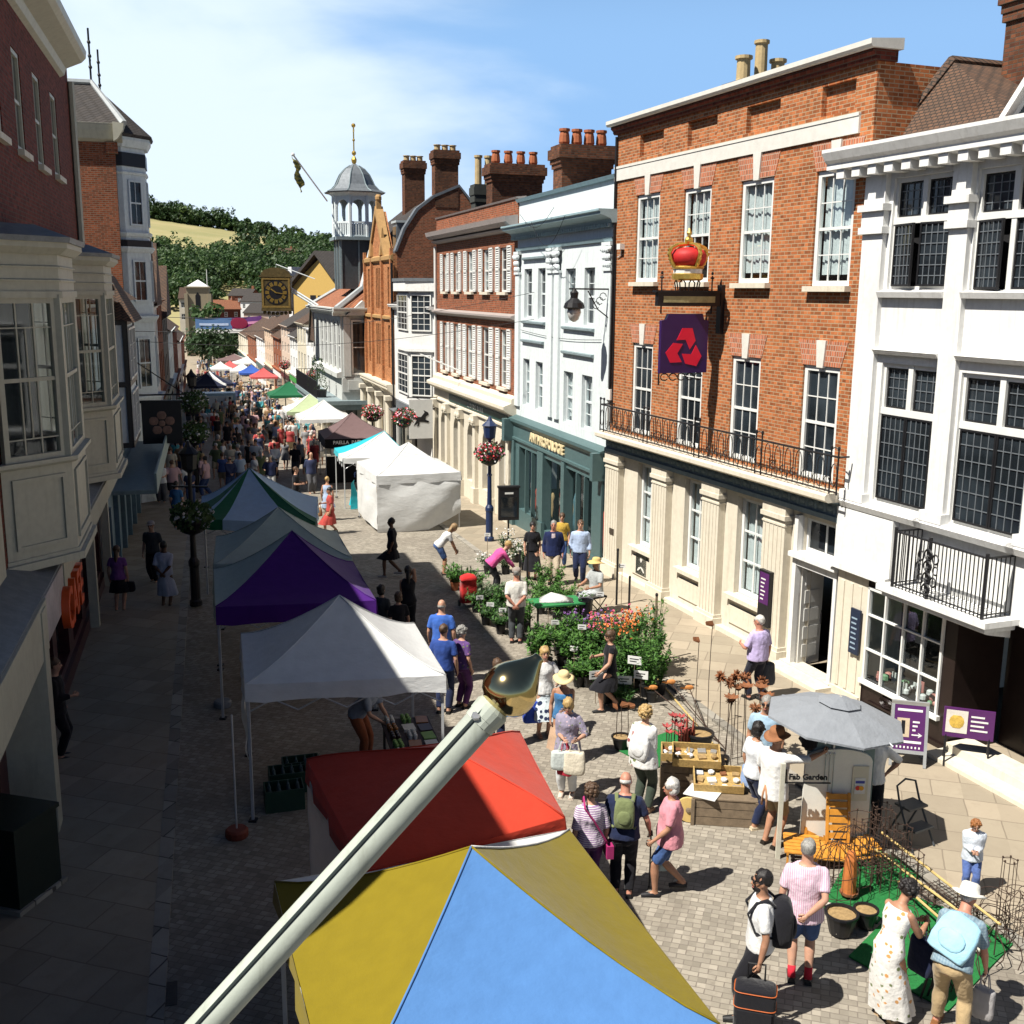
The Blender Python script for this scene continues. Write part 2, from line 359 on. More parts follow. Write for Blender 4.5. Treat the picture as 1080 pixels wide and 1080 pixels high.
sheet('pavement', lambda y: kx(y)+.16, lambda y: rx(y)+1.2, YS, FLAGS, .05)
sheet('kerb', lambda y: kx(y)-.02, lambda y: kx(y)+.17, YS, KERBM, .054, side='L')
sheet('pavement', lambda y: lx(y)-2.5, lambda y: lx(y)+2.2, YS, FLAGS, .05)
sheet('kerb', lambda y: lx(y)+2.16, lambda y: lx(y)+2.36, YS, KERBM, .054, side='R')

# ============================================================ BUILDING TOOLS
class Facade:
    """x along the wall to the viewer's right, y into the building, z up"""
    def __init__(s, name, label, P, Q, cat='building', z=0.0, group=None):
        P = Vector(P); Q = Vector(Q); d = (Q-P); s.L = d.length; d.normalize(); s.P = P; s.d = d
        s.root = thing(name, label, cat, (P.x, P.y, z), math.atan2(d.y, d.x), group)
    def b(s, mb, name, mats, parent=None): return mb.build(name, mats, parent or s.root)
def wall(mb, u0, u1, z0, z1, ops=(), depth=.2, y=0.0):
    us = sorted({u0, u1, *[o[0] for o in ops], *[o[1] for o in ops]}); zs = sorted({z0, z1, *[o[2] for o in ops], *[o[3] for o in ops]})
    us = [u for u in us if u0 <= u <= u1]; zs = [z for z in zs if z0 <= z <= z1]
    for a, b in zip(us, us[1:]):
        for c, d in zip(zs, zs[1:]):
            m, n = (a+b)/2, (c+d)/2
            if not any(o[0] < m < o[1] and o[2] < n < o[3] for o in ops): mb.quad((a,y,c), (b,y,c), (b,y,d), (a,y,d))
    for a, b, c, d in ops:
        mb.quad((a,y,c), (a,y+depth,c), (b,y+depth,c), (b,y,c)); mb.quad((a,y,d), (b,y,d), (b,y+depth,d), (a,y+depth,d))
        mb.quad((a,y,c), (a,y,d), (a,y+depth,d), (a,y+depth,c)); mb.quad((b,y,c), (b,y+depth,c), (b,y+depth,d), (b,y,d))
def shell(mb, u0, u1, z0, z1, D, y=0.0, top=True):
    """flanks, back and top behind a wall"""
    mb.quad((u0,y,z0), (u0,y,z1), (u0,D,z1), (u0,D,z0)); mb.quad((u1,y,z0), (u1,D,z0), (u1,D,z1), (u1,y,z1)); mb.quad((u0,D,z0), (u0,D,z1), (u1,D,z1), (u1,D,z0))
    if top: mb.quad((u0,y,z1), (u1,y,z1), (u1,D,z1), (u0,D,z1))
def sash(par, u0, u1, z0, z1, cols=3, rows=4, y=.1, fm=None, glass=None, fw=.07, bar=.022, mid=True, sill=None, curtain=None, name='window', T=None, arch=False):
    fm = fm or WHITE_J
    f = MB(); f.T = T
    f.box(u0, u0+fw, y-.03, y+.06, z0, z1); f.box(u1-fw, u1, y-.03, y+.06, z0, z1)
    f.box(u0+fw, u1-fw, y-.03, y+.06, z0, z0+fw); f.box(u0+fw, u1-fw, y-.03, y+.06, z1-fw, z1)
    a, b, c, d = u0+fw, u1-fw, z0+fw, z1-fw; zm = (c+d)/2
    if mid: f.box(a, b, y-.012, y+.05, zm-.03, zm+.03)
    for i in range(1, cols): x = a+(b-a)*i/cols; f.box(x-bar/2, x+bar/2, y, y+.03, c, d)
    for j in range(1, rows):
        z = c+(d-c)*j/rows
        if mid and abs(z-zm) < .02: continue
        f.box(a, b, y+.003, y+.027, z-bar/2, z+bar/2)
    w = f.build(name, fm, par)
    g = MB(); g.T = T; g.quad((a,y+.018,c), (b,y+.018,c), (b,y+.018,d), (a,y+.018,d))
    if curtain: g.build('pane', GLASS, w)
    else: g.build('pane', glass or DGLASS, w)
    if curtain:
        k = MB(); k.T = T; n = max(8, int((b-a)/.05)); zc = c if curtain > 0 else zm
        ph = rnd.random()*6
        k.smooth = True
        k.loft([[(a+(b-a)*i/n, y+.1+.02*math.sin(i*1.9+ph)+.012*math.sin(i*.7+ph), z) for i in range(n+1)] for z in (zc+(.12 if abs(curtain) < 1 else 0), d)], False, False)
        k.build('curtain', CURT, w)
        bk = MB(); bk.T = T; bk.quad((a,y+.2,c), (b,y+.2,c), (b,y+.2,d), (a,y+.2,d)); bk.build('unlit_backing', DARKIN, w)  # near-black sheet behind the curtain, standing in for the unlit room
    if sill:
        q = MB(); q.T = T; q.box(u0-.08, u1+.08, y-.1-sill, y-.034, z0-.11, z0-.004); q.build('sill', CREAM if sill < .3 else LEAD, w)
    return w
def pots(par, spots, z, kinds, r=.13, h=.6):
    for (x, y), k in zip(spots, kinds):
        m = MB(); m.smooth = False
        if k == 'y': m.lathe([(r, 0), (r*.86, h*.12), (r*.82, h*.85), (r*1.08, h*.88), (r*1.08, h), (r*.7, h), (r*.65, h*.8)], 12, (x, y, z))
        elif k == 't': m.lathe([(r*.8, 0), (r*.75, h*1.5), (r*.95, h*1.53), (r*.95, h*1.65), (r*.6, h*1.65)], 12, (x, y, z))
        else: m.lathe([(r*.85, 0), (r*1.12, h*.2), (r, h*.6), (r*.85, h*.82), (r*1.1, h*.85), (r*1.1, h), (r*.7, h)], 10, (x, y, z))
        m.build('chimney_pot', POT_R if k in 'rk' else POT_Y, par)
def chimney(par, x0, x1, y0, y1, z0, z1, kinds, mat=None, flare=.14, row='x', r=.13, h=.6):
    m = MB(); m.box(x0, x1, y0, y1, z0, z1-.75)
    for i, (e, a, b) in enumerate([(.05, .75, .6), (flare*.6, .6, .45), (flare, .45, .12), (flare*.5, .12, 0)]): m.box(x0-e, x1+e, y0-e, y1+e, z1-a, z1-b)
    c = m.build('chimney', mat or BRICK_CH, par); n = len(kinds)
    sp = [((x0+(x1-x0)*(i+.5)/n, (y0+y1)/2) if row == 'x' else ((x0+x1)/2, y0+(y1-y0)*(i+.5)/n)) for i in range(n)]
    pots(c, sp, z1, kinds, r, h); return c
def railing(mb, path, z0, z1, step=.11, r=.009, scroll=False):
    """upright bars between a bottom and a top rail along a path of (x,y)"""
    for (ax, ay), (bx, by) in zip(path, path[1:]):
        L = math.hypot(bx-ax, by-ay); n = max(1, int(L/step))
        mb.tube([(ax,ay,z1), (bx,by,z1)], .02, 5); mb.tube([(ax,ay,z0+.06), (bx,by,z0+.06)], .014, 5)
        for i in range(n+1):
            x, y = ax+(bx-ax)*i/n, ay+(by-ay)*i/n
            mb.tube([(x,y,z0), (x,y,z1)], r, 4)
def scrollring(mb, c, rx_, rz, y, r=.011, a0=0, a1=2*math.pi, n=12):
    mb.tube([(c[0]+rx_*math.cos(a0+(a1-a0)*i/n), y, c[1]+rz*math.sin(a0+(a1-a0)*i/n)) for i in range(n+1)], r, 4)
_fontcache = {}
def textmesh(s, size, depth=.01, bold=0.0):
    cu = bpy.data.curves.new('lettering', 'FONT'); cu.body = s; cu.size = size; cu.extrude = depth; cu.align_x = 'CENTER'; cu.align_y = 'CENTER'; cu.offset = bold; cu.resolution_u = 3
    o = bpy.data.objects.new('lettering', cu); COL.objects.link(o)
    me = bpy.data.meshes.new_from_object(o.evaluated_get(bpy.context.evaluated_depsgraph_get())); bpy.data.objects.remove(o); bpy.data.curves.remove(cu); return me
def lettering(s, size, mat, par, loc, rot=(R(90), 0, 0), depth=.01, bold=0.0, name='lettering', sx=1.0):
    me = textmesh(s, size, depth, bold); me.materials.clear(); me.materials.append(mat)
    o = link(name, me, par); o.location = loc; o.rotation_euler = rot; o.scale = (sx, 1, 1); return o
def faceT(a, b):
    """matrix: local x from a to b (plan points), y away to the left of that direction"""
    a = Vector(a); b = Vector(b); d = (b-a).normalized()
    m = Matrix(((d.x, -d.y, 0, a.x), (d.y, d.x, 0, a.y), (0, 0, 1, 0), (0, 0, 0, 1))); return m, (b-a).length
CORN = lambda z, h, o: [(.02, z), (-o*.25, z), (-o*.35, z+h*.3), (-o*.6, z+h*.45), (-o*.9, z+h*.6), (-o*.9, z+h*.78), (-o, z+h*.85), (-o, z+h), (.02, z+h)]

# ============================================================ RED BRICK BANK, right
PB, QB = Vector((2.88, 30.18)), Vector((6.40, 21.20)); DB = (QB-PB).normalized()
bank = Facade('brick_bank', 'orange brick bank with white string course above a cream stone ground floor with pilasters', PB, PB+DB*10.0)
UW = [(.88,2.12,8.18,10.4), (3.32,4.56,8.16,10.36), (5.8,7.03,8.13,10.33), (8.48,9.68,8.06,10.28)]
LW = [(.9,2.02,4.2,6.6), (3.34,4.5,4.2,6.55), (5.75,6.9,4.2,6.53), (8.42,9.6,4.2,6.5)]
GW = [(1.3,2.3,1.12,3.4), (3.82,4.8,1.1,3.38), (6.2,7.26,1.05,3.35)]
m = MB(); PAN = [(.96,2.2,11.36,11.9), (3.37,4.68,11.34,11.9), (5.87,7.11,11.32,11.87), (8.49,9.5,11.3,11.86)]
wall(m, -.35, 10.07, 4.0, 12.06, UW+LW+PAN, .12); shell(m, -.35, 10.07, 4.0, 12.06, 9, top=False)
for a, b, c, d in PAN: m.quad((a,.118,c), (b,.118,c), (b,.118,d), (a,.118,d))
m.box(-.35, 10.07, .35, .36, 11.2, 12.06)
bank.b(m, 'wall', BRICK_O)
m = MB(); m.box(-.4, 9.7, -.045, .04, 10.86, 11.2); m.box(-.4, 9.7, -.06, .04, 11.17, 11.23); bank.b(m, 'string_course', STONE_K)
m = MB(); m.prof_x([(.4,12.06), (-.05,12.06), (-.09,12.1), (-.09,12.14), (-.16,12.2), (-.16,12.26), (.4,12.26)], -.45, 10.12); bank.b(m, 'cornice', BRICK_D)
m = MB(); m.prof_x([(.45,12.26), (-.24,12.26), (-.28,12.31), (-.28,12.4), (.45,12.46)], -.52, 10.2); bank.b(m, 'parapet_coping', STONE_K)
for (a, b, c, d), top in [(w, .52) for w in UW]+[(w, .5) for w in LW]:
    m = MB(); m.prism_xz([(a-.02,d+.003), (b+.02,d+.003), (b+.2,d+top), (a-.2,d+top)], -.012, .05); l = bank.b(m, 'lintel', BRICK_LINT)
    x = (a+b)/2; m = MB(); m.prism_xz([(x-.1,d-.03), (x+.1,d-.03), (x+.15,d+top+.01), (x-.15,d+top+.01)], -.05, .045); m.build('keystone', STONE_K, l)
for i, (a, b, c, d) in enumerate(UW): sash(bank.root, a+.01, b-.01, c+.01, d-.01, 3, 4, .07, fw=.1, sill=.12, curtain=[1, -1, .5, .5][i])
for i, (a, b, c, d) in enumerate(LW): sash(bank.root, a+.01, b-.01, c+.01, d-.01, 3, 4, .07, fw=.1)
m = MB(); DOOR = (8.66, 9.9, .06, 3.36)
wall(m, -.35, 10.05, -.5, 4.0, GW+[DOOR], .3, .06); shell(m, -.35, 10.05, -.5, 4.0, 9, .06, top=False)
m.box(-.35, 10.05, -.12, .058, -.5, .16); bank.b(m, 'stone_front', CREAM)
for a, b in [(-.3,.5), (2.45,3.2), (4.95,5.7), (7.5,8.3)]:
    m = MB(); m.box(a, b, -.13, .058, .16, 3.2); m.box(a-.06, b+.06, -.2, .057, -.4, .3); m.box(a-.03, b+.03, -.165, .055, .3, .38)
    m.box(a-.02, b+.02, -.15, .056, 3.06, 3.1); m.box(a-.05, b+.05, -.18, .054, 3.2, 3.3); m.box(a-.02, b+.02, -.15, .053, 3.3, 3.5)
    for k in range(4): u = a+(b-a)*(k+.5)/4; m.box(u-.05, u+.05, -.152, -.148, 3.33, 3.46); 
    for k in range(5): u = a+.1+(b-a-.2)*k/4; m.box(u-.012, u+.012, -.145, -.125, .4, 3.04)
    bank.b(m, 'pilaster', CREAM)
for i, (a, b, c, d) in enumerate(GW):
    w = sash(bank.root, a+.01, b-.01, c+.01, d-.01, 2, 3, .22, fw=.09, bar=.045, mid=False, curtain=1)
    q = MB(); q.prof_x([(-.1,c-.12), (-.1,c-.02), (.3,c+.002), (.3,c-.12)], a-.2, b+.2); q.build('sill', CREAM, w)
    m = MB(); m.box(a-.12, b+.12, .02, .055, .32, c-.3); bank.b(m, 'apron_panel', CREAM)
m = MB(); m.prof_x([(.06,3.5), (-.15,3.5), (-.15,3.6), (-.1,3.62), (-.1,3.86), (-.2,3.88), (-.26,3.92), (.06,3.92)], -.38, 10.0)
for k in range(34):
    u = -.2+k*.3; m.ell((u, -.1, 3.74), (.1, .03, .07), 8, 5); m.ell((u+.15, -.1, 3.72), (.035, .03, .1), 6, 5)
bank.b(m, 'carved_frieze', GREYB)
m = MB(); m.prof_x([(.06,3.92), (-.42,3.92), (-.5,3.97), (-.5,4.06), (-.46,4.1), (.06,4.1)], -.3, 10.04); bank.b(m, 'balcony_slab', CREAM)
m = MB(); ry = -.43
m.tube([(-.1,ry,4.86), (10.3,ry,4.86)], .022, 5); m.tube([(-.1,ry,4.17), (10.3,ry,4.17)], .018, 5); m.tube([(-.1,ry,4.86), (-.1,0,4.86)], .02, 5); m.tube([(10.3,ry,4.86), (10.3,-.2,4.86)], .02, 5)
u = -.55
for k in range(5):
    u0 = -.1+k*2.54
    for q in (0, .22):
        m.tube([(u0+q,ry,4.12), (u0+q,ry,4.98)], .018, 5); m.ell((u0+q,ry,5.02), (.03,.03,.05), 6, 5)
    scrollring(m, (u0+.11,4.5), .09, .22, ry, .012)
    scrollring(m, (u0+.11,4.93), .11, .1, ry, .012, 0, math.pi)
    for j in range(6):
        x = u0+.22+.36*(j+.6)
        if x > 10.1: break
        scrollring(m, (x,4.58), .1, .24, ry, .012, 0, math.pi, 9)
        m.tube([(x-.1,ry,4.58), (x-.1,ry,4.3)], .012, 4); m.tube([(x+.1,ry,4.58), (x+.1,ry,4.3)], .012, 4)
        scrollring(m, (x-.04,4.29), .06, .07, ry, .011, math.pi, 2*math.pi+1.5, 8); scrollring(m, (x+.2,4.38), .07, .07, ry, .011, 0, 5, 8)
        m.tube([(x+.19,ry,4.17), (x+.19,ry,4.86)], .012, 4)
        m.tube([(x,ry,4.17), (x,ry,4.45)], .01, 4)
bank.b(m, 'balcony_railing', IRON)
# entrance: surround, fanlight, open leaf, dark hall
m = MB(); a, b, c, d = DOOR
m.box(a-.12, a, -.06, .1, c-.04, d+.02); m.box(b, b+.1, -.055, .1, c-.04, d+.02); m.box(a, b, -.05, .3, 2.32, 2.62); m.box(a-.16, b+.13, -.16, .04, 2.5, 2.6)
df = bank.b(m, 'door_surround', WHITE)
sash(df, a+.01, b-.01, 2.63, d-.02, 2, 1, .2, fw=.06, bar=.05, mid=False, name='fanlight')
m = MB(); m.box(a+.02, b-.02, .9, .92, c, 2.3); m.quad((a,.3,c-.01), (b,.3,c-.01), (b,2,c-.01), (a,2,c-.01)); bank.b(m, 'entrance_hall', DARKIN)
m = MB(); m.T = Matrix.Translation((a+.02, .12, 0)) @ Matrix.Rotation(R(98), 4, 'Z'); m.box(0, .62, 0, .05, c+.02, 2.28)
for k in range(5): m.box(.1, .52, -.012, .0, .25+k*.4, .53+k*.4)
dr = bank.b(m, 'door', WHITE_J)
m = MB(); m.T = Matrix.Translation((a+.02, .12, 0)) @ Matrix.Rotation(R(98), 4, 'Z'); m.tube([(.56,-.05,.95), (.56,-.05,1.25)], .015, 6); m.build('handle', IRON, dr)
m = MB(); m.box(a-.3, b+.25, -.5, .3, .02, .13); bank.b(m, 'doorstep', CREAM)
m = MB(); m.box(-.3, 10, .5, 8.9, 11.3, 11.4); bank.b(m, 'roof', LEAD)
chimney(bank.root, 2.2, 3.0, 1.7, 3.2, 11.4, 13.05, 'yty', row='y', r=.2, h=.62)
PLAQ = plain('dark green plaque', (.03,.045,.04), .4, .2)
m = MB(); m.box(1.42, 2.02, .02, .05, .35, 1.0); pq = bank.b(m, 'wall_plaque', PLAQ)
m = MB(); m.prism_xz([(1.66,.78), (1.72,.86), (1.76,.8), (1.82,.84), (1.77,.74), (1.72,.7)], .012, .019); m.prism_xz([(1.52,.46), (1.6,.55), (1.72,.59), (1.84,.55), (1.92,.46), (1.88,.44), (1.72,.55), (1.56,.44)], .012, .019); m.build('plaque_mark', STONE_K, pq)
m = MB(); m.box(.1, .34, -.16, -.13, 1.2, 1.36); bank.b(m, 'brass_plate', plain('aged brass', (.12,.1,.08), .4, .2, metal=.6))
m = MB(); m.box(7.6, 8.02, -.22, -.13, .75, 2.0); pb = bank.b(m, 'notice_board', BLACK)
PURP = plain('purple print', (.09,.018,.12), .5, .1); PINKP = plain('magenta print', (.6,.04,.3), .5, .1)
m = MB(); m.box(7.64, 7.98, -.226, -.221, 1.25, 1.95); m.build('poster', PURP, pb)
for k in range(6):
    m = MB(); m.box(7.69, 7.8+.03*(k % 3), -.231, -.227, 1.34+k*.09, 1.37+k*.09); m.build('print_line', WHITE_J, pb)
m = MB(); m.box(-.45, -.2, -.1, .0, 4.95, 5.25); bank.b(m, 'alarm_box', WHITE_J)
m = MB(); m.tube([(-.3,-.06,5.2), (-.28,-.06,8.2), (-.3,-.05,12.0)], .04, 6); m.tube([(-.2,-.03,4.3), (-.22,-.03,9.2)], .02, 5); bank.b(m, 'drainpipe', IRON)
m = MB(); m.box(.05, .25, -.14, -.0, 9.05, 9.2); m.tube([(.1,-.03,9.05), (.1,-.03,8.9), (-.1,-.03,8.85)], .015, 5); bank.b(m, 'security_camera', WHITE_J)
# hanging sign with crown on a bracket
sg = Facade('hanging_sign', 'purple hanging bank sign with a red triple chevron on a dark bracket', PB+DB*5.25, PB+DB*6.25, cat='sign')
m = MB(); m.box(-.07, .07, -1.72, -.02, 7.62, 7.92); m.box(-.1, .1, -1.78, -.02, 7.92, 7.97); m.box(-.09,.09,-.1,-.0,7.0,8.1)
for yy in (-1.6, -.3): m.tube([(0,yy,7.62), (0,yy,7.45)], .02, 5); m.tube([(0,yy,7.97), (0,yy,8.3)], .018, 5); m.ell((0,yy,8.25), (.05,.05,.03), 6, 4); m.ell((0,yy,8.35), (.03,.03,.05), 6, 4)
sg.b(m, 'bracket', BLACK)
m = MB(); m.box(-.078, -.071, -1.58, -.25, 7.7, 7.84); m.box(.071, .078, -1.58, -.25, 7.7, 7.84); sg.b(m, 'gilt_strip', plain('dull gilt strip', (.4,.36,.18), .5, .3))
SIGNP = plain('deep purple enamel', (.035,.012,.09), .3, .1); SIGNR = plain('red enamel', (.78,.012,.05), .35, .05)
m = MB(); m.prism([(-1.6, 6.12), (-.38, 6.12), (-.38, 7.3), (-.5, 7.32), (-.54, 7.45), (-1.42, 7.45), (-1.48, 7.32), (-1.6, 7.3)], -.05, .05)
for i, p in enumerate(m.v): m.v[i] = (p[2], p[0], p[1])
bd = sg.b(m, 'sign_board', SIGNP)
def chev(side):
    m = MB()
    P0 = [(-.17,1.0), (.38,1.0), (.58,.4), (.27,-.02), (.03,.45), (-.47,.43)]      # one of three equal blades round the centre
    for k in range(3):
        a = R(120*k); pts = [((x*math.cos(a)-z*math.sin(a))*.47, (x*math.sin(a)+z*math.cos(a))*.47) for x, z in P0]
        m.loft([[(side*xx, -.98+q*side, 6.66+z) for q, z in pts] for xx in (.051, .06)])
    return m
for sd in (-1, 1): chev(sd).build('chevron_emblem', SIGNR, bd)
m = MB()
for k in range(5):
    yy = -1.45+k*.22; m.tube([(0, yy+.1*math.cos(t*.7), 6.03+.08*math.sin(t*.7)) for t in range(9)], .014, 4)
m.tube([(0,-1.6,6.12), (0,-1.6,5.85)], .02, 5); sg.b(m, 'scrollwork', IRON)
cr = thing('crown', 'gilt and red royal crown ornament standing on the hanging sign bracket', 'crown', (0,0,0)); 
cpos = Vector((PB.x, PB.y, 0)) + Vector((DB.x, DB.y, 0))*5.25 + Vector((-DB.y, DB.x, 0))*-.95
cr.location = (cpos.x, cpos.y, 7.97); cr.scale = (.84, .84, .84)
m = MB()
for k in range(8): a = k*math.pi/4; m.tube([(.3*math.cos(a),.3*math.sin(a),0), (.34*math.cos(a),.34*math.sin(a),.2), (.32*math.cos(a+.2),.32*math.sin(a+.2),.28)], .018, 4)
m.build('stand', IRON, cr)
m = MB(); m.lathe([(.36,.26), (.42,.3), (.42,.42), (.38,.45)], 16); m.lathe([(.4,.56), (.44,.6), (.4,.64)], 16); m.build('crown_band', GOLD, cr)
m = MB(); m.lathe([(.385,.44), (.39,.57)], 16); m.build('ermine', plain('ermine white', (.8,.78,.75), .7, .1), cr)
m = MB(); m.smooth = True; m.lathe([(.36,.62), (.46,.75), (.5,.92), (.4,1.06), (.2,1.12), (.02,1.12)], 14); m.build('velvet_cap', plain('red velvet', (.5,.02,.02), .6, .2), cr)
m = MB()
for k in range(4):
    a = k*math.pi/2+.4; m.tube([((.42+.2*math.sin(t*.62)*1.0-.42*(t/5)**3)*math.cos(a), (.42+.2*math.sin(t*.62)-.42*(t/5)**3)*math.sin(a), .62+.6*math.sin(t*.31)) for t in range(6)], .055, 6)
    for t in range(4): m.ell(((.5+.1*math.sin(t*.7))*math.cos(a), (.5+.1*math.sin(t*.7))*math.sin(a), .7+t*.12), (.05,.05,.05), 6, 4)
m.ell((0,0,1.3), (.12,.12,.12), 10, 7); m.box(-.03, .03, -.1, .1, 1.4, 1.5); m.lathe([(.03,1.38), (.07,1.5), (.02,1.62)], 8); m.build('crown_arches', GOLD, cr)

# ============================================================ WHITE SHOP HOUSE, far right
wh = Facade('white_shop_house', 'white painted house with black leaded windows and an iron balcony over a dark shopfront', PB+DB*10.08, PB+DB*20.0)
def wu(u): return u-10.08
TW = [(10.76,12.24,8.0,9.95), (12.76,14.3,7.95,9.92), (14.9,16.4,7.95,9.92)]
FWN = [(10.8,12.22,4.1,6.68), (12.78,14.5,4.06,6.64), (15.0,16.6,4.06,6.64)]
m = MB(); ops = [(wu(a), wu(b), c, d) for a, b, c, d in TW+FWN]
wall(m, 0, 9.0, 2.7, 10.2, ops, .22); shell(m, 0, 9.0, 2.7, 10.2, 8, top=False); wh.b(m, 'wall', WHITE)
m = MB()
for a, b in [(10.1,10.66), (12.3,12.72), (14.4,14.82)]:
    a, b = wu(a), wu(b); m.box(a, b, -.1, .02, 4.2, 9.0); m.box(a-.05, b+.05, -.17, .018, 9.0, 9.12); m.box(a-.02, b+.02, -.13, .016, 9.12, 9.4); m.box(a-.07, b+.07, -.2, .014, 9.4, 9.52); m.box(a, b, -.11, .012, 9.52, 10.1); m.box(a-.06, b+.06, -.18, .019, 4.02, 4.2); wh.b(m, 'pilaster', WHITE); m = MB()
m = MB(); m.prof_x([(.01,10.1), (-.15,10.1), (-.2,10.17), (-.42,10.2), (-.42,10.3), (-.48,10.36), (-.55,10.5), (-.55,10.56), (.01,10.6)], -.75, 9.2)
wh.b(m, 'cornice', WHITE)
m = MB()
for k in range(22): m.box(-.5+k*.44, -.28+k*.44, -.38, -.02, 10.03, 10.19)
wh.b(m, 'modillions', WHITE)
m = MB()
for a, b in [(10.66,12.3), (12.72,14.4), (14.82,16.5)]:
    for pr in ([(.01,7.86), (-.12,7.86), (-.16,7.96), (.01,7.99)], [(.01,6.84), (-.1,6.84), (-.16,6.92), (.01,6.96)]): m.prof_x(pr, wu(a), wu(b)); wh.b(m, 'window_moulding', WHITE); m = MB()
    m.prof_x([(.01,3.86), (-.14,3.86), (-.2,3.98), (-.16,4.02), (.01,4.03)], wu(a)-.6, wu(b)); wh.b(m, 'window_moulding', WHITE); m = MB()
m.box(-.1, 1.5, -.14, .01, 2.72, 3.84); m.box(-.14, 1.5, -.22, .012, 2.64, 2.76)
wh.b(m, 'corner_block', WHITE)
def leaded(par, u0, u1, z0, z1, cols, rows, y, T=None, name='casement', open_=0.0):
    m = MB(); m.T = T
    for a, b, c, d in ((u0,u0+.035,z0,z1), (u1-.035,u1,z0,z1), (u0+.035,u1-.035,z0,z0+.035), (u0+.035,u1-.035,z1-.035,z1)): m.box(a, b, y-.02, y+.02, c, d)
    o = m.build(name, IRON, par)
    m = MB(); m.T = T
    for i in range(1, cols): x = u0+(u1-u0)*i/cols; m.box(x-.008, x+.008, y-.012, y+.0, z0+.03, z1-.03)
    for j in range(1, rows): z = z0+(z1-z0)*j/rows; m.box(u0+.03, u1-.03, y-.011, y+.001, z-.008, z+.008)
    m.build('leading', LEAD, o)
    m = MB(); m.T = T; m.quad((u0+.03,y+.005,z0+.03), (u1-.03,y+.005,z0+.03), (u1-.03,y+.005,z1-.03), (u0+.03,y+.005,z1-.03)); m.build('pane', DGLASS, o)
    return o
for gi, (a, b, c, d) in enumerate(TW+FWN):
    a, b = wu(a), wu(b); zt_ = c+(d-c)*(.62 if gi < 3 else .66); f = MB()
    f.box(a, b, .06, .16, c, c+.06); f.box(a, b, .06, .16, d-.08, d); f.box(a, a+.06, .055, .165, c, d); f.box(b-.06, b, .055, .165, c, d); xm = (a+b)/2
    f.box(a, b, .04, .17, zt_-.06, zt_+.06); f.box(xm-.06, xm+.06, .045, .168, zt_, d)
    if gi < 3: f.box(xm-.05, xm+.05, .05, .16, c, zt_)
    fr = wh.b(f, 'window', WHITE_J)
    for s0, s1 in ((a+.06, xm-.06), (xm+.06, b-.06)): leaded(fr, s0, s1, zt_+.06, d-.08, 4, 4, .12)
    if gi < 3:
        for s0, s1, hs in ((a+.06, xm-.05, 0), (xm+.05, b-.06, 1)):
            T = None
            if gi == 0 or (gi == 1 and hs == 0):
                T = Matrix.Translation((a+.06 if not hs else b-.06, .05, 0)) @ Matrix.Rotation(R(-12 if not hs else 8), 4, 'Z') @ Matrix.Translation((-(a+.06 if not hs else b-.06), -.09, 0))
            leaded(fr, s0, s1, c+.06, zt_-.06, 5, 6, .09, T)
    else:
        for s0, s1 in ((a+.06, xm-.005), (xm+.005, b-.06)): leaded(fr, s0, s1, c+.06, zt_-.06, 5, 6, .03)
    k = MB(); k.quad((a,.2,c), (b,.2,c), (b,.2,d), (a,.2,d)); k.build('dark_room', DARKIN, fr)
# first-floor balcony
m = MB(); m.box(wu(12.0), wu(14.42), -.64, 0, 2.62, 2.72); m.box(wu(11.92), wu(14.5), -.72, 0, 2.72, 2.82); m.prof_x([(0,2.46), (-.5,2.56), (-.6,2.62), (0,2.62)], wu(12.08), wu(14.34)); wh.b(m, 'balcony_slab', WHITE)
m = MB(); railing(m, [(wu(12.2), -.02), (wu(12.2), -.6), (wu(14.3), -.6), (wu(14.3), -.02)], 2.83, 3.83, .085, .014)
for cx in (wu(13.05),):
    for k in range(4): scrollring(m, (cx, 3.0+k*.2), .09, .09, -.63, .018); scrollring(m, (cx+.03, 3.02+k*.2), .05, .05, -.635, .016, 0, 5)
    for sx in (-1, 1): scrollring(m, (cx+sx*.17, 3.55), .07, .08, -.63, .018); scrollring(m, (cx+sx*.15, 3.15), .07, .08, -.63, .018); scrollring(m, (cx+sx*.2, 3.36), .06, .07, -.64, .016, .5, 5.5)
for x in (12.2, 13.05, 14.3): m.tube([(wu(x), -.6, 2.8), (wu(x), -.6, 3.9)], .032, 6)
wh.b(m, 'balcony_railing', IRON)
# shopfront
BROWN = plain('dark brown shopfront paint', (.018,.01,.009), .4, .3)
SW = (11.0, 13.0, .62, 2.46)
m = MB(); wall(m, wu(10.45), wu(13.3), .0, 2.6, [(wu(SW[0]), wu(SW[1]), SW[2], SW[3])], .1, -.06); m.box(wu(13.28), wu(13.3), -.06, 1.0, 0, 2.7); m.quad((wu(13.3),1.1,-.2), (wu(18),1.1,-.2), (wu(18),1.1,2.7), (wu(13.3),1.1,2.7)); m.box(wu(16.4), wu(19), -.06, 1.1, -.2, 2.7)
m.box(wu(10.9), wu(13.3), -.1, -.058, .02, .14); m.box(wu(11.2), wu(12.6), -.09, -.062, .2, .24); m.box(wu(11.2), wu(12.6), -.09, -.062, .5, .54)
for k in range(3): m.tube([(wu(11.7)+.2*math.cos(t*.5+k*2)*(1-t*.05), -.08, .37+.11*math.sin(t*.5+k*2)*(1-t*.05)) for t in range(14)], .014, 4)
wh.b(m, 'shopfront', BROWN)
m = MB(); wall(m, 0, wu(10.98), 0, 2.66, [], .1, -.08); m.box(0, wu(10.95), -.12, -.079, 0, .2)
for k in range(3): m.box(.12+k*.26, .22+k*.26, -.1, -.079, .25, 2.4)
wh.b(m, 'shop_pier', CREAM)
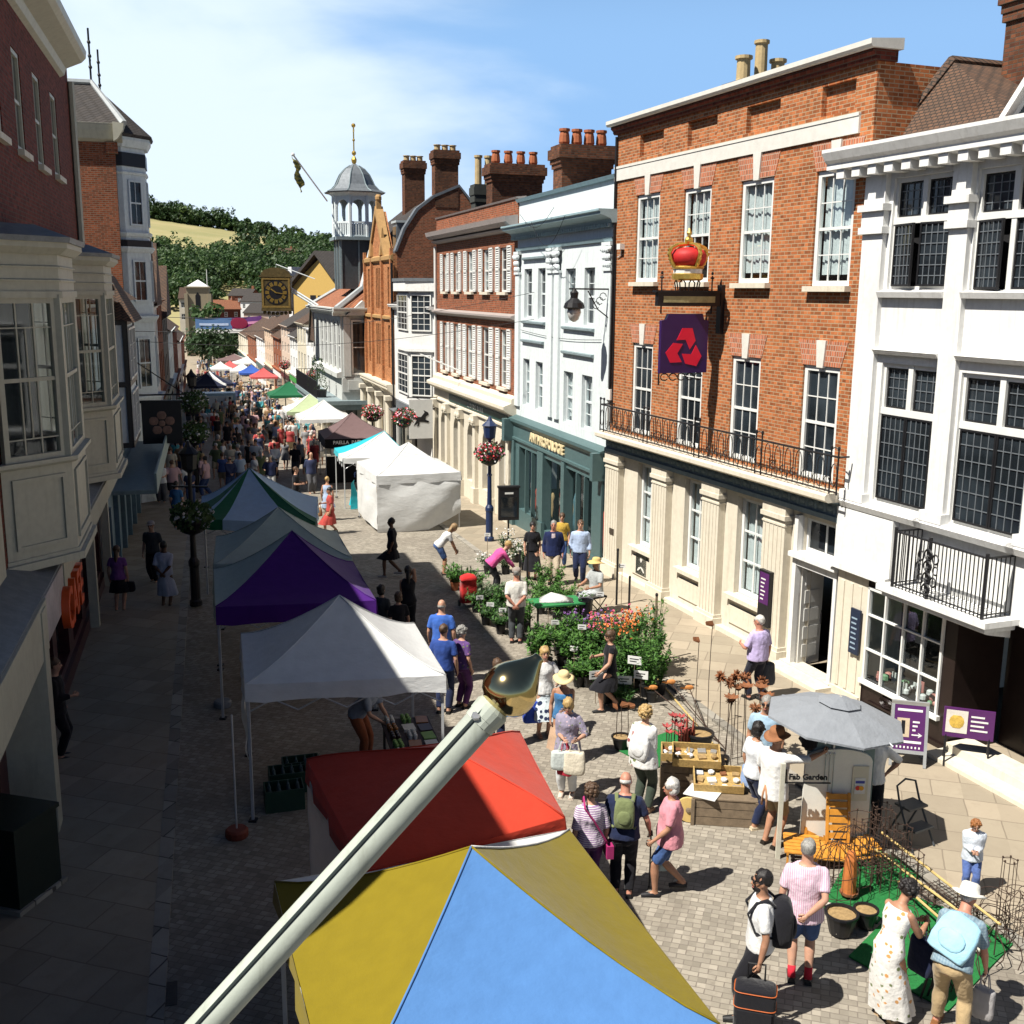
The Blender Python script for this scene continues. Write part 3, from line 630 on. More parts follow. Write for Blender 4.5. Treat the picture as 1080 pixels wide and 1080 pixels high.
a, b, c, d = wu(SW[0]), wu(SW[1]), SW[2], SW[3]
f = MB(); f.box(a-.06, b+.06, -.14, -.03, c-.08, c); f.box(a, a+.05, -.1, -.02, c, d); f.box(b-.05, b, -.1, -.02, c, d); f.box(a, b, -.1, -.02, d-.05, d)
for i in (1, 2, 3): x = a+(b-a)*i/4; f.box(x-.018, x+.018, -.1, -.04, c, d)
for z in (c+.62, c+1.3): f.box(a, b, -.098, -.042, z-.016, z+.016)
sw = wh.b(f, 'shop_window', WHITE_J)
m = MB(); m.quad((a,-.05,c), (b,-.05,c), (b,-.05,d), (a,-.05,d)); m.build('pane', GLASS, sw)
m = MB(); m.box(a, b, .02, .6, c-.02, c); m.box(a, b, .75, .76, c, d); m.build('window_bed', DARKIN, sw)
CHINA = plain('white china', (.75,.75,.73), .3, .1)
for i in range(22):
    x = a+.1+(b-a-.2)*rnd.random(); y = .08+.4*rnd.random(); s = .04+.05*rnd.random()
    m = MB(); k = i % 3
    if k == 0: m.lathe([(s*.5,0), (s,s*.6), (s*.9,s*1.6), (s*.5,s*1.9)], 9, (x, y, c+.001))
    elif k == 1: m.box(x-s*.7, x+s*.7, y-.01, y+.01, c, c+s*3)
    else: m.ell((x,y,c+s), (s,s,s), 8, 6)
    m.build('window_display', [CHINA, plain('pink china', (.6,.25,.22), .4), plain('green china', (.2,.35,.2), .4), CHINA][i % 4], sw)
m = MB(); m.box(wu(10.62), wu(10.9), -.16, -.12, 1.05, 1.95); mb_ = wh.b(m, 'menu_board', plain('navy menu board', (.02,.03,.06), .4))
for k in range(7): m = MB(); m.box(wu(10.67), wu(10.83)-.02*(k % 2), -.166, -.161, 1.15+.1*k, 1.18+.1*k); m.build('print_line', plain('pale blue print', (.3,.4,.5), .5), mb_)
m = MB(); m.box(wu(13.25), wu(16.6), -.52, .1, -.25, .12); m.box(wu(13.35), wu(16.6), -.16, .4, .12, .27); m.box(wu(13.2), wu(16.6), -.6, -.5, -.25, -.02); wh.b(m, 'doorstep', CREAM)
m = MB(); m.box(wu(13.9), wu(14.75), 1.0, 1.08, .3, 2.5)
dd = wh.b(m, 'door', BLACK); m = MB(); m.box(wu(14.0), wu(14.5), .985, 1.0, 1.2, 2.2); m.build('pane', DGLASS, dd); m = MB(); m.box(wu(14.02), wu(14.2), .975, .984, 1.3, 1.6); m.build('notice', WHITE_J, dd)
# roof: steep tiled hip behind the cornice, with a gabled dormer and a tall stack
m = MB(); m.loft([[(-.1,-.1,10.58), (9.2,-.1,10.58), (9.2,8,10.58), (-.1,8,10.58)], [(.6,1.2,11.0), (9.2,1.2,11.0), (9.2,7,11.0), (.6,7,11.0)]]); m.loft([[(-.3,.6,10.7), (2.8,.6,10.7), (2.8,8,10.7), (-.3,8,10.7)], [(.1,1.5,12.1), (.25,1.5,12.1), (.25,8,12.1), (.1,8,12.1)]]); wh.b(m, 'roof', TILE_B)
m = MB(); m.tube([(-.3,.6,10.74), (.17,1.5,12.14), (.17,8,12.14)], .1, 6); wh.b(m, 'ridge_tiles', TILE_B)
chimney(wh.root, .7, 1.5, 2.2, 3.7, 10.6, 13.5, 'rr', BRICK_CH, .12, 'y')
m = MB(); m.prism_xz([(3.0,10.65), (4.2,10.65), (3.6,11.35)], .2, 2.0)
dm = wh.b(m, 'dormer', WHITE); m = MB(); m.prism_xz([(3.2,10.7), (4.0,10.7), (3.6,11.15)], .17, .198); m.build('pane', DGLASS, dm)
m = MB(); m.prism_xz([(2.88,10.62), (3.6,11.5), (4.32,10.62), (4.2,10.62), (3.6,11.35), (3.0,10.62)], .05, 2.0); m.build('bargeboard', WHITE, dm)

# ============================================================ PALE BLUE CLASSICAL HOUSE, right
A2 = R(17.1); D2 = Vector((-math.sin(A2), math.cos(A2))); P2N = Vector((2.75, 30.55)); L2 = 8.93
cl = Facade('pale_blue_house', 'pale blue stucco house with dentil cornice and corinthian pilasters above a teal shopfront', P2N+D2*L2, P2N)
def cu(u): return L2-u
C2 = [(7.28,8.12,7.02,8.68), (5.86,6.62,7.02,8.68), (3.02,3.9,6.95,8.62), (1.42,2.26,6.95,8.62)]
C1 = [(7.45,8.16,3.98,5.62), (6.02,6.76,3.98,5.6), (3.08,3.92,3.86,5.48), (1.44,2.3,3.86,5.48)]
m = MB(); ops = [(cu(b), cu(a), c, d) for a, b, c, d in C2+C1]
wall(m, -.05, L2, 3.5, 9.9, ops, .22); wall(m, 0, L2, 9.9, 11.0, [], .2, .04); shell(m, -.05, L2, 3.5, 9.9, 9, top=False); shell(m, 0, L2, 9.9, 11.0, 1.2, .04)
cl.b(m, 'wall', BLUEW)
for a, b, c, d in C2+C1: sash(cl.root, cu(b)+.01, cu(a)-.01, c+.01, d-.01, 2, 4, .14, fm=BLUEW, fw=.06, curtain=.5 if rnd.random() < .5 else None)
m = MB(); m.prof_x(CORN(9.78, .36, .55), -.3, L2+.15)
for k in range(44): m.box(-.2+k*.21, -.1+k*.21, -.2, .0, 9.68, 9.78)
m.prof_x([(.01,9.3), (-.06,9.3), (-.1,9.4), (.01,9.42)], 0, L2); m.prof_x([(.05,10.96), (-.05,10.96), (-.1,11.06), (.05,11.1)], -.05, L2+.05)
cl.b(m, 'cornice', plain('blue grey stucco', (.3,.42,.46), .7, .15))
m = MB()
for a, b in [(8.5,8.93), (4.95,5.4), (4.3,4.75), (0,.55)]:
    a, b = cu(b), cu(a); m.box(a, b, -.09, .01, 3.9, 8.55)
    m.box(a-.04, b+.04, -.13, .008, 8.5, 8.58); m.box(a-.05, b+.05, -.15, .007, 9.18, 9.28)
    for j in range(3):
        for i in range(4):
            x = a+(b-a)*(i+.5)/4; m.ell((x, -.1-.02*j, 8.68+.2*j), (.07,.06,.1), 7, 5)
    for sx in (a, b): m.ell((sx, -.14, 9.1), (.09,.07,.08), 8, 5)
    cl.b(m, 'pilaster', BLUEW); m = MB()
m = MB()
for a, b, z in [(5.8,8.2,6.86), (1.35,4.0,6.8), (5.9,8.25,6.22), (1.35,4.0,6.05), (5.8,8.2,9.0)]: m = MB(); m.prof_x([(.01,z-.05), (-.1,z), (-.1,z+.06), (.01,z+.08)], cu(b), cu(a)); cl.b(m, 'window_moulding', GREYB)
# shopfront
m = MB(); SO = [(cu(8.15),cu(5.9),.25,2.5), (cu(5.3),cu(3.5),.05,2.5), (cu(3.2),cu(.95),.3,2.5)]
wall(m, -.05, L2, -1.0, 2.72, SO, .25, -.12); m.box(-.05, L2, -.12, 0, 2.72, 3.5)
m.prof_x([(-.12,2.66), (-.2,2.7), (-.2,2.78), (-.15,2.8), (-.15,3.22), (-.2,3.26), (-.28,3.36), (-.28,3.46), (0,3.56)], -.12, L2+.02)
for a, b in [(0,.35), (cu(5.9),cu(5.3)), (cu(3.5),cu(3.2)), (L2-.75,L2)]: m.box(a, b, -.2, -.118, -.9, 2.66); m.box(a-.03, b+.03, -.24, -.117, -.9, .3)
for x in (cu(7.3), cu(6.6), cu(2.2), cu(1.5)): m.box(x-.03, x+.03, -.16, -.02, .25, 2.5)
m.box(-.16, .16, -.5, -.12, 2.62, 3.42); m.box(L2-.2, L2+.02, -.5, -.12, 2.62, 3.42)
cl.b(m, 'shopfront', TEAL)
m = MB()
for a, b, c, d in SO: m.quad((a,.1,c), (b,.1,c), (b,.1,d), (a,.1,d))
pn = cl.b(m, 'shop_glass', GLASS)
m = MB(); m.quad((0,1.6,-.6), (L2,1.6,-.6), (L2,1.6,2.6), (0,1.6,2.6)); m.box(.1, L2-.1, .2, 1.6, .0, .12); cl.b(m, 'shop_interior', plain('dim shop interior', (.05,.05,.05), .9))
for i in range(16):
    x = .9+(L2-1.7)*rnd.random(); h = .5+1.0*rnd.random(); m = MB(); m.smooth = True
    m.loft([[(x+.16*sc*math.cos(t*.785), .55+.1*sc*math.sin(t*.785), .12+h*z) for t in range(8)] for z, sc in ((0,.8), (.3,1.1), (.6,.7), (.8,.95), (1,.3))])
    cl.b(m, 'shop_display', plain('display cloth %d' % (i % 5), [(.5,.08,.05), (.6,.55,.45), (.1,.2,.25), (.45,.3,.15), (.15,.1,.1)][i % 5], .8))
lettering('ANTHROPOLOGIE', .42, plain('brass lettering', (.72,.6,.36), .5, .1), cl.root, ((cu(6.9)+cu(3.1))/2, -.185, 3.02), depth=.03, bold=.012, sx=.98)
m = MB(); m.box(-.1, L2+.2, .9, 8.8, 10.2, 10.3); cl.b(m, 'roof', LEAD)
m = MB(); m.prism_xz([(.2,10.3), (6,10.3), (.2,11.6)], 2.0, 8.5); cl.b(m, 'rear_roof', TILE_B)
chimney(cl.root, .5, 1.4, 1.1, 2.9, 10.3, 12.8, 'rrrr', BRICK_CH, .16, 'y', r=.17, h=.55)
m = MB()
for k, (x0, x1, z) in enumerate(((2.2,5.6,10.4), (3.4,6.6,10.1), (.6,8.6,6.6))): m.tube([(x0+(x1-x0)*i/10, -.62 if k < 2 else -.05, z-(.5+.3*k if k < 2 else .12)*math.sin(math.pi*i/10)) for i in range(11)], .009, 4); cl.b(m, 'loose_cable', BLACK); m = MB()
# bracket lamp between bank and pale house
lp = Facade('wall_lamp', 'black lantern hanging from a scrolled wall bracket beside the brick bank', P2N+D2*.12, P2N+D2*-.88, cat='lamp')
m = MB(); m.tube([(0,-.02,8.0), (0,-1.25,8.0)], .025, 6); m.tube([(0,-.05,7.0), (0,-.05,8.25)], .03, 6); m.tube([(0,-.05,7.2), (0,-.4,7.45), (0,-.7,7.95)], .018, 5)
for k in range(3): m.tube([(0,-.25-.1*k+.1*math.cos(t*.8), 7.8-.12*k+.1*math.sin(t*.8)) for t in range(8)], .012, 4)
m.tube([(0,-1.1,8.0), (0,-1.1,8.3)], .012, 5); lp.b(m, 'bracket', IRON)
m = MB(); m.lathe([(.03,8.0), (.12,7.9), (.1,7.75), (.26,7.62), (.3,7.5), (.26,7.46)], 12, (0,-1.1,0)); lp.b(m, 'lamp_hood', IRON)
m = MB(); m.smooth = True; m.lathe([(.18,7.46), (.2,7.36), (.13,7.17), (.03,7.1)], 12, (0,-1.1,0)); lp.b(m, 'lamp_globe', plain('frosted glass', (.6,.6,.58), .3))
# ============================================================ SHUTTERED BRICK HOUSE (bank with a stone ground floor), right
A3 = R(17.4); D3 = Vector((-math.sin(A3), math.cos(A3))); P3N = P2N+D2*L2; L3 = 12.3
sh = Facade('shuttered_brick_house', 'orange brick house with two rows of white louvred shutters over a cream arcaded ground floor', P3N+D3*L3, P3N)
def su(u): return L3-u
def louvre(par, a, b, c, d):
    m = MB(); m.box(a, a+.04, -.06, -.01, c, d); m.box(b-.04, b, -.06, -.01, c, d); m.box(a, b, -.06, -.01, d-.06, d); m.box(a, b, -.06, -.01, c, c+.06); m.box(a, b, -.06, -.01, (c+d)/2-.04, (c+d)/2+.04)
    n = int((d-c)/.09)
    for k in range(n):
        z = c+.08+k*(d-c-.14)/n; m.add([(a+.04,-.05,z), (b-.04,-.05,z), (b-.04,-.012,z+.06), (a+.04,-.012,z+.06)], [(0,1,2,3)])
    m.build('shutter', WHITE_J, par)
WC = [.63+.35, 2.97+.0, 5.2, 7.56, 9.66]
UWS = [(.63,2.69), (2.97,5.07), (5.34,7.39), (7.73,9.53), (9.77,11.47)]; LWS = [(.61,2.62), (2.87,5.16), (5.36,7.52), (7.7,9.56), (9.75,11.53)]
ops = []
for (a, b) in UWS: w = (b-a); ops.append((su(b-w*.27), su(a+w*.27), 7.9, 9.5))
for (a, b) in LWS: w = (b-a); ops.append((su(b-w*.27), su(a+w*.27), 4.4, 6.52))
m = MB(); wall(m, 0, L3, 3.95, 11.1, ops, .2); shell(m, 0, L3, 3.95, 11.1, 9, top=False); m.box(0, L3, .3, .32, 10, 11.1); sh.b(m, 'wall', BRICK_R)
for i, (a, b) in enumerate(UWS+LWS):
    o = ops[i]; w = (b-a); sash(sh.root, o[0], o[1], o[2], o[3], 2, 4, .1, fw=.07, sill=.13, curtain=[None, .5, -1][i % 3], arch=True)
    for s0, s1 in ((su(b)+.04, o[0]-.01), (o[1]+.01, su(a)-.04)): louvre(sh.root, s0, s1, o[2], o[3]+.04)
m = MB(); m.prof_x([(.0,10.0), (-.2,10.05), (-.25,10.12), (0,10.14)], -.05, L3); m.prof_x([(0,10.14), (-.3,10.2), (-.45,10.32), (-.5,10.5), (0,10.55)], -.2, L3); m.prof_x([(0,6.85), (-.1,6.9), (-.25,6.98), (-.25,7.05), (0,7.12)], 0, L3); m.prof_x([(.3,11.1), (-.05,11.1), (-.08,11.16), (.3,11.2)], 0, L3); sh.b(m, 'cornice', weathered('grey pink stone', (.38,.33,.31)))
m = MB(); AO = [(su(.7+2.35*k)-1.1, su(.7+2.35*k)-.1, .1, 2.55) for k in range(5)]
wall(m, 0, L3, -2.0, 3.0, AO, .35, -.1)
for a, b, c, d in AO:      # round heads
    n = 8; pts = [(a, d)]+[(a+(b-a)*(.5-.5*math.cos(math.pi*i/n)), d+.0+.0) for i in range(n+1)]
    xm = (a+b)/2; r = (b-a)/2
    m.prism_xz([(a,2.56), (a,2.0)]+[(xm-r*math.cos(math.pi*i/n), 2.0+r*math.sin(math.pi*i/n)*1.05) for i in range(1, n)]+[(b,2.0), (b,2.56)], -.095, .2)
m.prof_x([(0,3.0), (-.2,3.0), (-.2,3.08), (-.14,3.1), (-.14,3.5), (-.3,3.58), (-.5,3.72), (-.5,3.84), (-.2,3.95), (-.2,4.1), (0,4.2)], -.05, L3+.02)
for k in range(6):
    u = max(.1, min(L3-.5, L3-.45-k*2.35)); m.box(u, u+.4, -.25, -.098, -1.6, 2.6); m.box(u-.06, u+.46, -.32, -.097, -2, -.0); m.box(u-.08, u+.48, -.34, -.096, 2.6, 3.0)
    for sx in (0, .4): m.ell((u+sx, -.34, 2.75), (.1,.08,.14), 8, 5)
sh.b(m, 'stone_front', CREAM)
for a, b, c, d in AO:
    w = sash(sh.root, a, b, c+.6, d, 2, 3, .15, fw=.06, mid=False)
m = MB(); m.box(su(9.4), su(.6), -.17, -.14, 3.14, 3.44); fs = sh.b(m, 'fascia_panel', plain('dark green enamel', (.02,.07,.06), .35))
lettering('L L O Y D S   B A N K', .26, WHITE_J, fs, ((su(9.4)+su(.6))/2, -.176, 3.29), depth=.006)
m = MB(); m.box(-.2, L3+.1, .9, 9, 10.6, 10.7); m.prism_xz([(3.0,10.7), (L3,10.7), (L3,11.6)], 3.0, 8.5); sh.b(m, 'roof', TILE_D)
m = MB(); m.tube([(.02,-.08,3.9), (.02,-.08,9.9)], .06, 6); sh.b(m, 'drainpipe', WHITE_J)
chimney(sh.root, 3.7, 4.6, 1.3, 3.5, 10.6, 13.15, 'krkr', BRICK_CH, .16, 'y', r=.17, h=.55)
chimney(sh.root, 1.6, 2.3, 1.2, 2.1, 10.6, 12.5, 'tt', plain('sooty render', (.05,.055,.05), .9), .08, 'y', r=.2, h=.75)
m = MB(); m.tube([(5.2,-.2,4.6), (4.5,-1.8,5.3)], .03, 5); sh.b(m, 'flagpole', WHITE_J)
# hanging bank sign with a horse
hs = Facade('hanging_sign', 'white hanging sign with a rearing black horse on a thin iron bracket', P3N+D3*11.6, P3N+D3*10.6, cat='sign')
m = MB(); m.tube([(0,0,3.1), (0,-1.6,3.1)], .025, 5); m.tube([(0,0,2.5), (0,-1.2,3.1)], .015, 5); hs.b(m, 'bracket', IRON)
m = MB(); m.box(-.03, .03, -1.5, -.4, 1.2, 3.0); bd = hs.b(m, 'sign_board', WHITE_J)
HP = [(-.35,-.3), (-.22,-.05), (-.32,.1), (-.2,.12), (.0,.1), (.16,.3), (.12,.42), (.34,.3), (.36,.2), (.24,.12), (.2,-.02), (.38,-.1), (.34,-.18), (.14,-.14), (-.06,-.12), (-.1,-.3), (-.2,-.34), (-.14,-.18)]
m = MB(); m.loft([[(x, -.95+q, 2.1+z) for q, z in HP] for x in (.031, .04)]); m.build('horse_emblem', BLACK, bd)

# ============================================================ WHITE HOUSE WITH A CORNER BAY, right
D4 = Vector((-math.sin(R(17.5)), math.cos(R(17.5)))); P4N = P3N+D3*L3
def RP(u): return P3N+D4*u                         # a point on the right frontage, metres beyond the shuttered house's near corner
def gbase(p): return gz(p.y)-1.0
wb = Facade('white_bay_house', 'narrow white house with a two-storey glazed bay, dark shopfront and lead roof', RP(22.3), RP(12.5))
B4 = gbase(RP(22.3))
m = MB(); wall(m, 0, 9.8, B4, 7.0, [(1.2,2.0,4.9,6.2), (3.0,3.8,4.9,6.2), (1.2,2.0,2.8,4.0), (3.0,3.8,2.8,4.0), (.4,4.6,-1.2,1.9)], .2); shell(m, 0, 9.8, B4, 7.0, 8); m.prof_x(CORN(6.9, .3, .35), -.1, 9.9); wb.b(m, 'wall', WHITE)
for a, c, d in ((1.2,4.9,6.2), (3.0,4.9,6.2), (1.2,2.8,4.0), (3.0,2.8,4.0)): sash(wb.root, a, a+.8, c, d, 2, 4, .1)
bayp = [(5.3,0), (6.0,-1.0), (8.6,-1.0), (9.5,.0)]
m = MB(); m.prism(bayp+[(9.5,.3), (5.3,.3)], 2.55, 8.0); m.prism([(5.1,.05), (5.9,-1.2), (8.7,-1.2), (9.75,.05)], 7.9, 8.35); m.prism([(5.15,.05), (5.92,-1.14), (8.68,-1.14), (9.7,.05)], 5.1, 5.25); bay = wb.b(m, 'bay', WHITE)
m = MB(); m.prism([(5.15,.05), (5.92,-1.14), (8.68,-1.14), (9.7,.05)], 2.1, 2.55); m.loft([[(4.9,.05,2.1), (5.7,-1.5,2.1), (8.9,-1.5,2.1), (9.8,.05,2.1)], [(5.3,.05,1.2), (6.0,-.7,1.2), (8.6,-.7,1.2), (9.5,.05,1.2)]]); m.prism([(5.0,.05), (5.85,-1.25), (8.75,-1.25), (9.8,.05)], 8.35, 8.5); m.build('lead_skirt', LEAD, bay)
for (a, b) in ((bayp[2], bayp[3]), (bayp[1], bayp[2]), (bayp[0], bayp[1])):
    T, Lf = faceT(a, b)
    for c, d in ((6.05,7.75), (3.0,4.95)): sash(bay, .12, Lf-.12, c, d, 3, 6, -.04, fw=.06, T=T)
m = MB(); wall(m, -.05, 9.8, B4, 2.1, [(.3,4.8,-1.3,1.7), (5.6,9.4,-1.3,1.6)], .3, -.1); sf = wb.b(m, 'shopfront', BLACK)
m = MB(); m.quad((.3,.1,-1.3), (9.4,.1,-1.3), (9.4,.1,1.7), (.3,.1,1.7)); m.build('shop_glass', darkglass('shop window glass', (.02,.025,.025)), sf)
m = MB()
for k in range(8): m.box(5.8+k*.42, 6.05+k*.42, .02, .09, -1.1, .6+.3*(k % 3))
m.build('shop_display', plain('red clothes on display', (.3,.04,.04), .8, .5, scale=3), sf)
m = MB(); m.loft([[(-.2,-.2,7.2), (9.9,-.2,7.2), (9.9,8,7.2), (-.2,8,7.2)], [(1,3.5,9.0), (9,3.5,9.0), (9,4,9.0), (1,4,9.0)]]); wb.b(m, 'roof', TILE_D)
m = MB(); m.box(7.0, 9.2, 1.6, 2.0, 8.2, 9.5); m.box(6.9, 9.3, 1.5, 2.1, 9.5, 9.7); wb.b(m, 'brick_parapet', TERRA)
# ============================================================ TERRACOTTA GABLE HOUSE
tg = Facade('terracotta_gable_house', 'terracotta gothic house with a pointed gable, finial and tall brick gable end with chimney stacks', RP(31.2), RP(22.3))
B5 = gbase(RP(31.2)); LG = 8.9; zt_ = 9.9
m = MB(); ops = [(1.0,1.5,6.9,9.2), (3.6,3.95,6.9,9.2), (4.1,4.45,6.9,9.2), (4.6,4.95,6.9,9.2), (7.2,7.7,6.9,9.2), (1.0,1.5,3.6,6.0), (3.5,3.9,3.6,6.0), (4.1,4.5,3.6,6.0), (4.7,5.1,3.6,6.0), (7.2,7.7,3.6,6.0)]
wall(m, 0, LG, 2.7, zt_, ops, .25); m.prism_xz([(1.9,zt_-.001), (6.6,zt_-.001), (4.45,12.4), (4.05,12.4)], 0, .5); shell(m, 0, LG, B5, zt_, 10)
for u in (.1, 2.5, 5.7, 8.5): m.box(u, u+.3, -.15, .01, 2.7, zt_+.3)
tg.b(m, 'wall', TERRA)
for a, b, c, d in ops: sash(tg.root, a, b, c, d, 1, 2, .12, fm=TERRA, fw=.04, mid=False)
m = MB(); m.prism_xz([(1.6,9.8), (1.9,9.8), (4.25,12.25), (6.6,9.8), (6.9,9.8), (4.25,12.7)], -.12, .35); m.box(4.1, 4.4, -.05, .25, 12.5, 13.0); m.ell((4.25,.1,13.15), (.25,.2,.25), 8, 5)
for u in (2.65, 5.85): m.loft([[(u-.2,-.2,9.9), (u+.2,-.2,9.9), (u+.2,.2,9.9), (u-.2,.2,9.9)], [(u-.03,-.03,11.4), (u+.03,-.03,11.4), (u+.03,.03,11.4), (u-.03,.03,11.4)]])
m.prof_x([(.01,6.3), (-.12,6.35), (-.12,6.5), (.01,6.55)], 0, LG); m.prof_x([(.01,9.5), (-.15,9.6), (-.15,9.8), (.01,9.9)], 0, LG); tg.b(m, 'stone_trim', plain('buff terracotta', (.42,.25,.1), .8, .2))
m = MB(); wall(m, 0, LG, B5, 2.7, [(.6,2.6,-2,1.9), (3.4,5.4,-2,1.9), (6.2,8.3,-2,1.9)], .4, -.1)
for u in (.15, 2.85, 5.65, 8.5): m.tube([(u+.12,-.3,-2.4), (u+.12,-.3,1.9)], .2, 10); m.box(u-.15, u+.4, -.55, -.098, 1.9, 2.15)
m.prof_x(CORN(2.1, .7, .5), -.1, LG+.1); tg.b(m, 'stone_front', CREAM)
m = MB(); m.quad((.5,.2,-2), (8.4,.2,-2), (8.4,.2,1.9), (.5,.2,1.9)); tg.b(m, 'shop_glass', darkglass('teal shop glass', (.02,.06,.065)))
# gable end facing up the street: mansard outline with coping, and a lead dormer above the eaves
GE = [(.2,10.0), (.7,11.2), (1.4,12.2), (2.3,12.9), (3.7,13.5), (4.6,12.4), (11.5,10.0), (11.5,9.0), (.2,9.0)]
m = MB()
m.loft([[(x, y, z) for y, z in GE] for x in (LG-.45, LG+.02)]); m.box(LG-.5, LG+.021, .2, 11.5, 2.0, 9.2); tg.b(m, 'gable_end', BRICK_R)
m = MB(); m.loft([[(x, y, z) for y, z in [(.08,10.0), (.58,11.25), (1.3,12.32), (2.25,13.03), (3.7,13.64), (4.7,12.5), (11.6,10.1), (11.5,10.0), (4.6,12.4), (3.7,13.5), (2.3,12.9), (1.4,12.2), (.7,11.2), (.2,10.0)]] for x in (LG-.5, LG+.08)]); tg.b(m, 'coping', LEAD)
m = MB(); m.loft([[(x, y, z) for y, z in [(.3,9.8), (.8,11.1), (1.5,12.1), (2.4,12.8), (3.7,13.4), (4.5,12.3), (11.4,9.9), (11.4,9.8)]] for x in (0, LG-.46)]); tg.b(m, 'roof', TILE_D)
m = MB(); m.box(6.6, 7.8, .45, 2.2, 10.0, 11.6); dm = tg.b(m, 'dormer', LEAD); m = MB(); m.box(6.5, 7.9, .38, 2.2, 11.6, 11.72); m.build('lead_roof', plain('pale lead', (.45,.5,.52), .5, .1), dm); m = MB(); m.box(6.75, 7.65, .42, .448, 10.2, 11.4); m.build('pane', DGLASS, dm)
chimney(tg.root, LG-.75, LG+.05, 2.35, 3.65, 12.4, 15.4, 'yyy', BRICK_CH, .12, 'y', r=.2, h=.3)
chimney(tg.root, 2.8, 3.6, 1.8, 3.0, 12.2, 15.4, 'yyy', BRICK_CH, .12, 'y', r=.2, h=.3)
m = MB(); m.tube([(LG+.05,-.1,-1), (LG+.05,-.1,9.4)], .07, 6); tg.b(m, 'drainpipe', IRON)
# ============================================================ GUILDHALL with cupola, balcony and projecting clock
gh = Facade('cupola_town_hall', 'white town hall with orange tiled hip roof, iron balcony and an open lead-domed bell cupola', RP(44)+Vector((-.954,-.3))*1.6, RP(31.3)+Vector((-.954,-.3))*1.6)
LH = 12.7; B6 = gbase(RP(44))
HO = [(x, x+1.2, 2.9, 6.0) for x in (1.2, 3.2, 5.2, 7.2, 9.2, 11.1)]
m = MB(); wall(m, 0, LH, B6, 6.6, HO, .25); shell(m, 0, LH, B6, 6.6, 12)
m.prof_x(CORN(6.35, .5, .6), -.3, LH+.2); m.prof_x([(.0,-1.2+3.7), (-.3,2.5), (-.3,2.8), (0,2.9)], 0, LH); m.T = faceT((LH, 0), (LH, 4))[0]
m.prof_x(CORN(6.35, .5, .6), -.5, 3.2); m.prism_xz([(.3,6.4), (2.4,6.4), (1.35,7.3)], -.5, .1)
for x in (.15, 2.2): m.box(x, x+.45, -.14, .01, 2.6, 6.3)
m.box(.05, 2.9, -.1, .01, 1.6, 2.5); m.box(.4, 2.2, -.14, -.1, 1.75, 2.35)
gh.b(m, 'wall', weathered('grey white stucco', (.6,.62,.6)))
for a, b, c, d in HO: sash(gh.root, a, b, c, d, 2, 4, .1, fw=.1)
T, _ = faceT((LH, 0), (LH, 4)); w = sash(gh.root, .65, 2.0, 2.7, 6.1, 1, 2, -.05, fw=.1, T=T, mid=True)
m = MB(); m.prism([(-.4,0), (-.4,-1.5), (LH+.6,-1.5), (LH+.6,1.5), (LH,1.5), (LH,0)], .85, 1.1); m.prism([(-.3,0), (-.3,-1.35), (LH+.5,-1.35), (LH+.5,1.2), (LH,1.2), (LH,0)], .5, .86); gh.b(m, 'balcony_slab', GREYB)
m = MB(); railing(m, [(-.3,0), (-.3,-1.4), (5,-1.4), (LH-1.5,-1.4)], 1.1, 2.2, .18, .02); gh.b(m, 'balcony_railing', IRON)
m = MB(); m.box(.5, LH-.2, .02, .3, B6, .4); 
for x in (1, 4, 7, 10, 12.3): m.box(x-.25, x+.25, -.2, .02, B6, .5)
gh.b(m, 'ground_floor', CREAM)
m = MB(); m.T = T; m.box(.2, .9, -.16, .02, B6, .5); m.box(1.9, 2.6, -.16, .02, B6, .5); m.T = None; m.quad((.6,-.03,-2.5), (12,-.03,-2.5), (12,-.03,.2), (.6,-.03,.2)); gh.b(m, 'doorways', DGLASS)
m = MB(); m.loft([[(-.3,-.3,6.75), (LH+.4,-.3,6.75), (LH+.4,9,6.75), (-.3,9,6.75)], [(1.6,1.6,8.0), (LH-1.2,1.6,8.0), (LH-1.2,7,8.0), (1.6,7,8.0)], [(4,2.6,10.6), (LH-3,2.6,10.6), (LH-3,6,10.6), (4,6,10.6)]]); gh.b(m, 'roof', TILE_O)
m = MB()
for pa in ([(LH+.4,-.3,6.78), (LH-1.2,1.6,8.05), (LH-3,2.6,10.62)], [(-.3,-.3,6.78), (1.6,1.6,8.05), (4,2.6,10.62)]): m = MB(); m.tube(pa, .2, 6); gh.b(m, 'lead_hip', plain('pale lead hips', (.4,.43,.44), .5, .15))
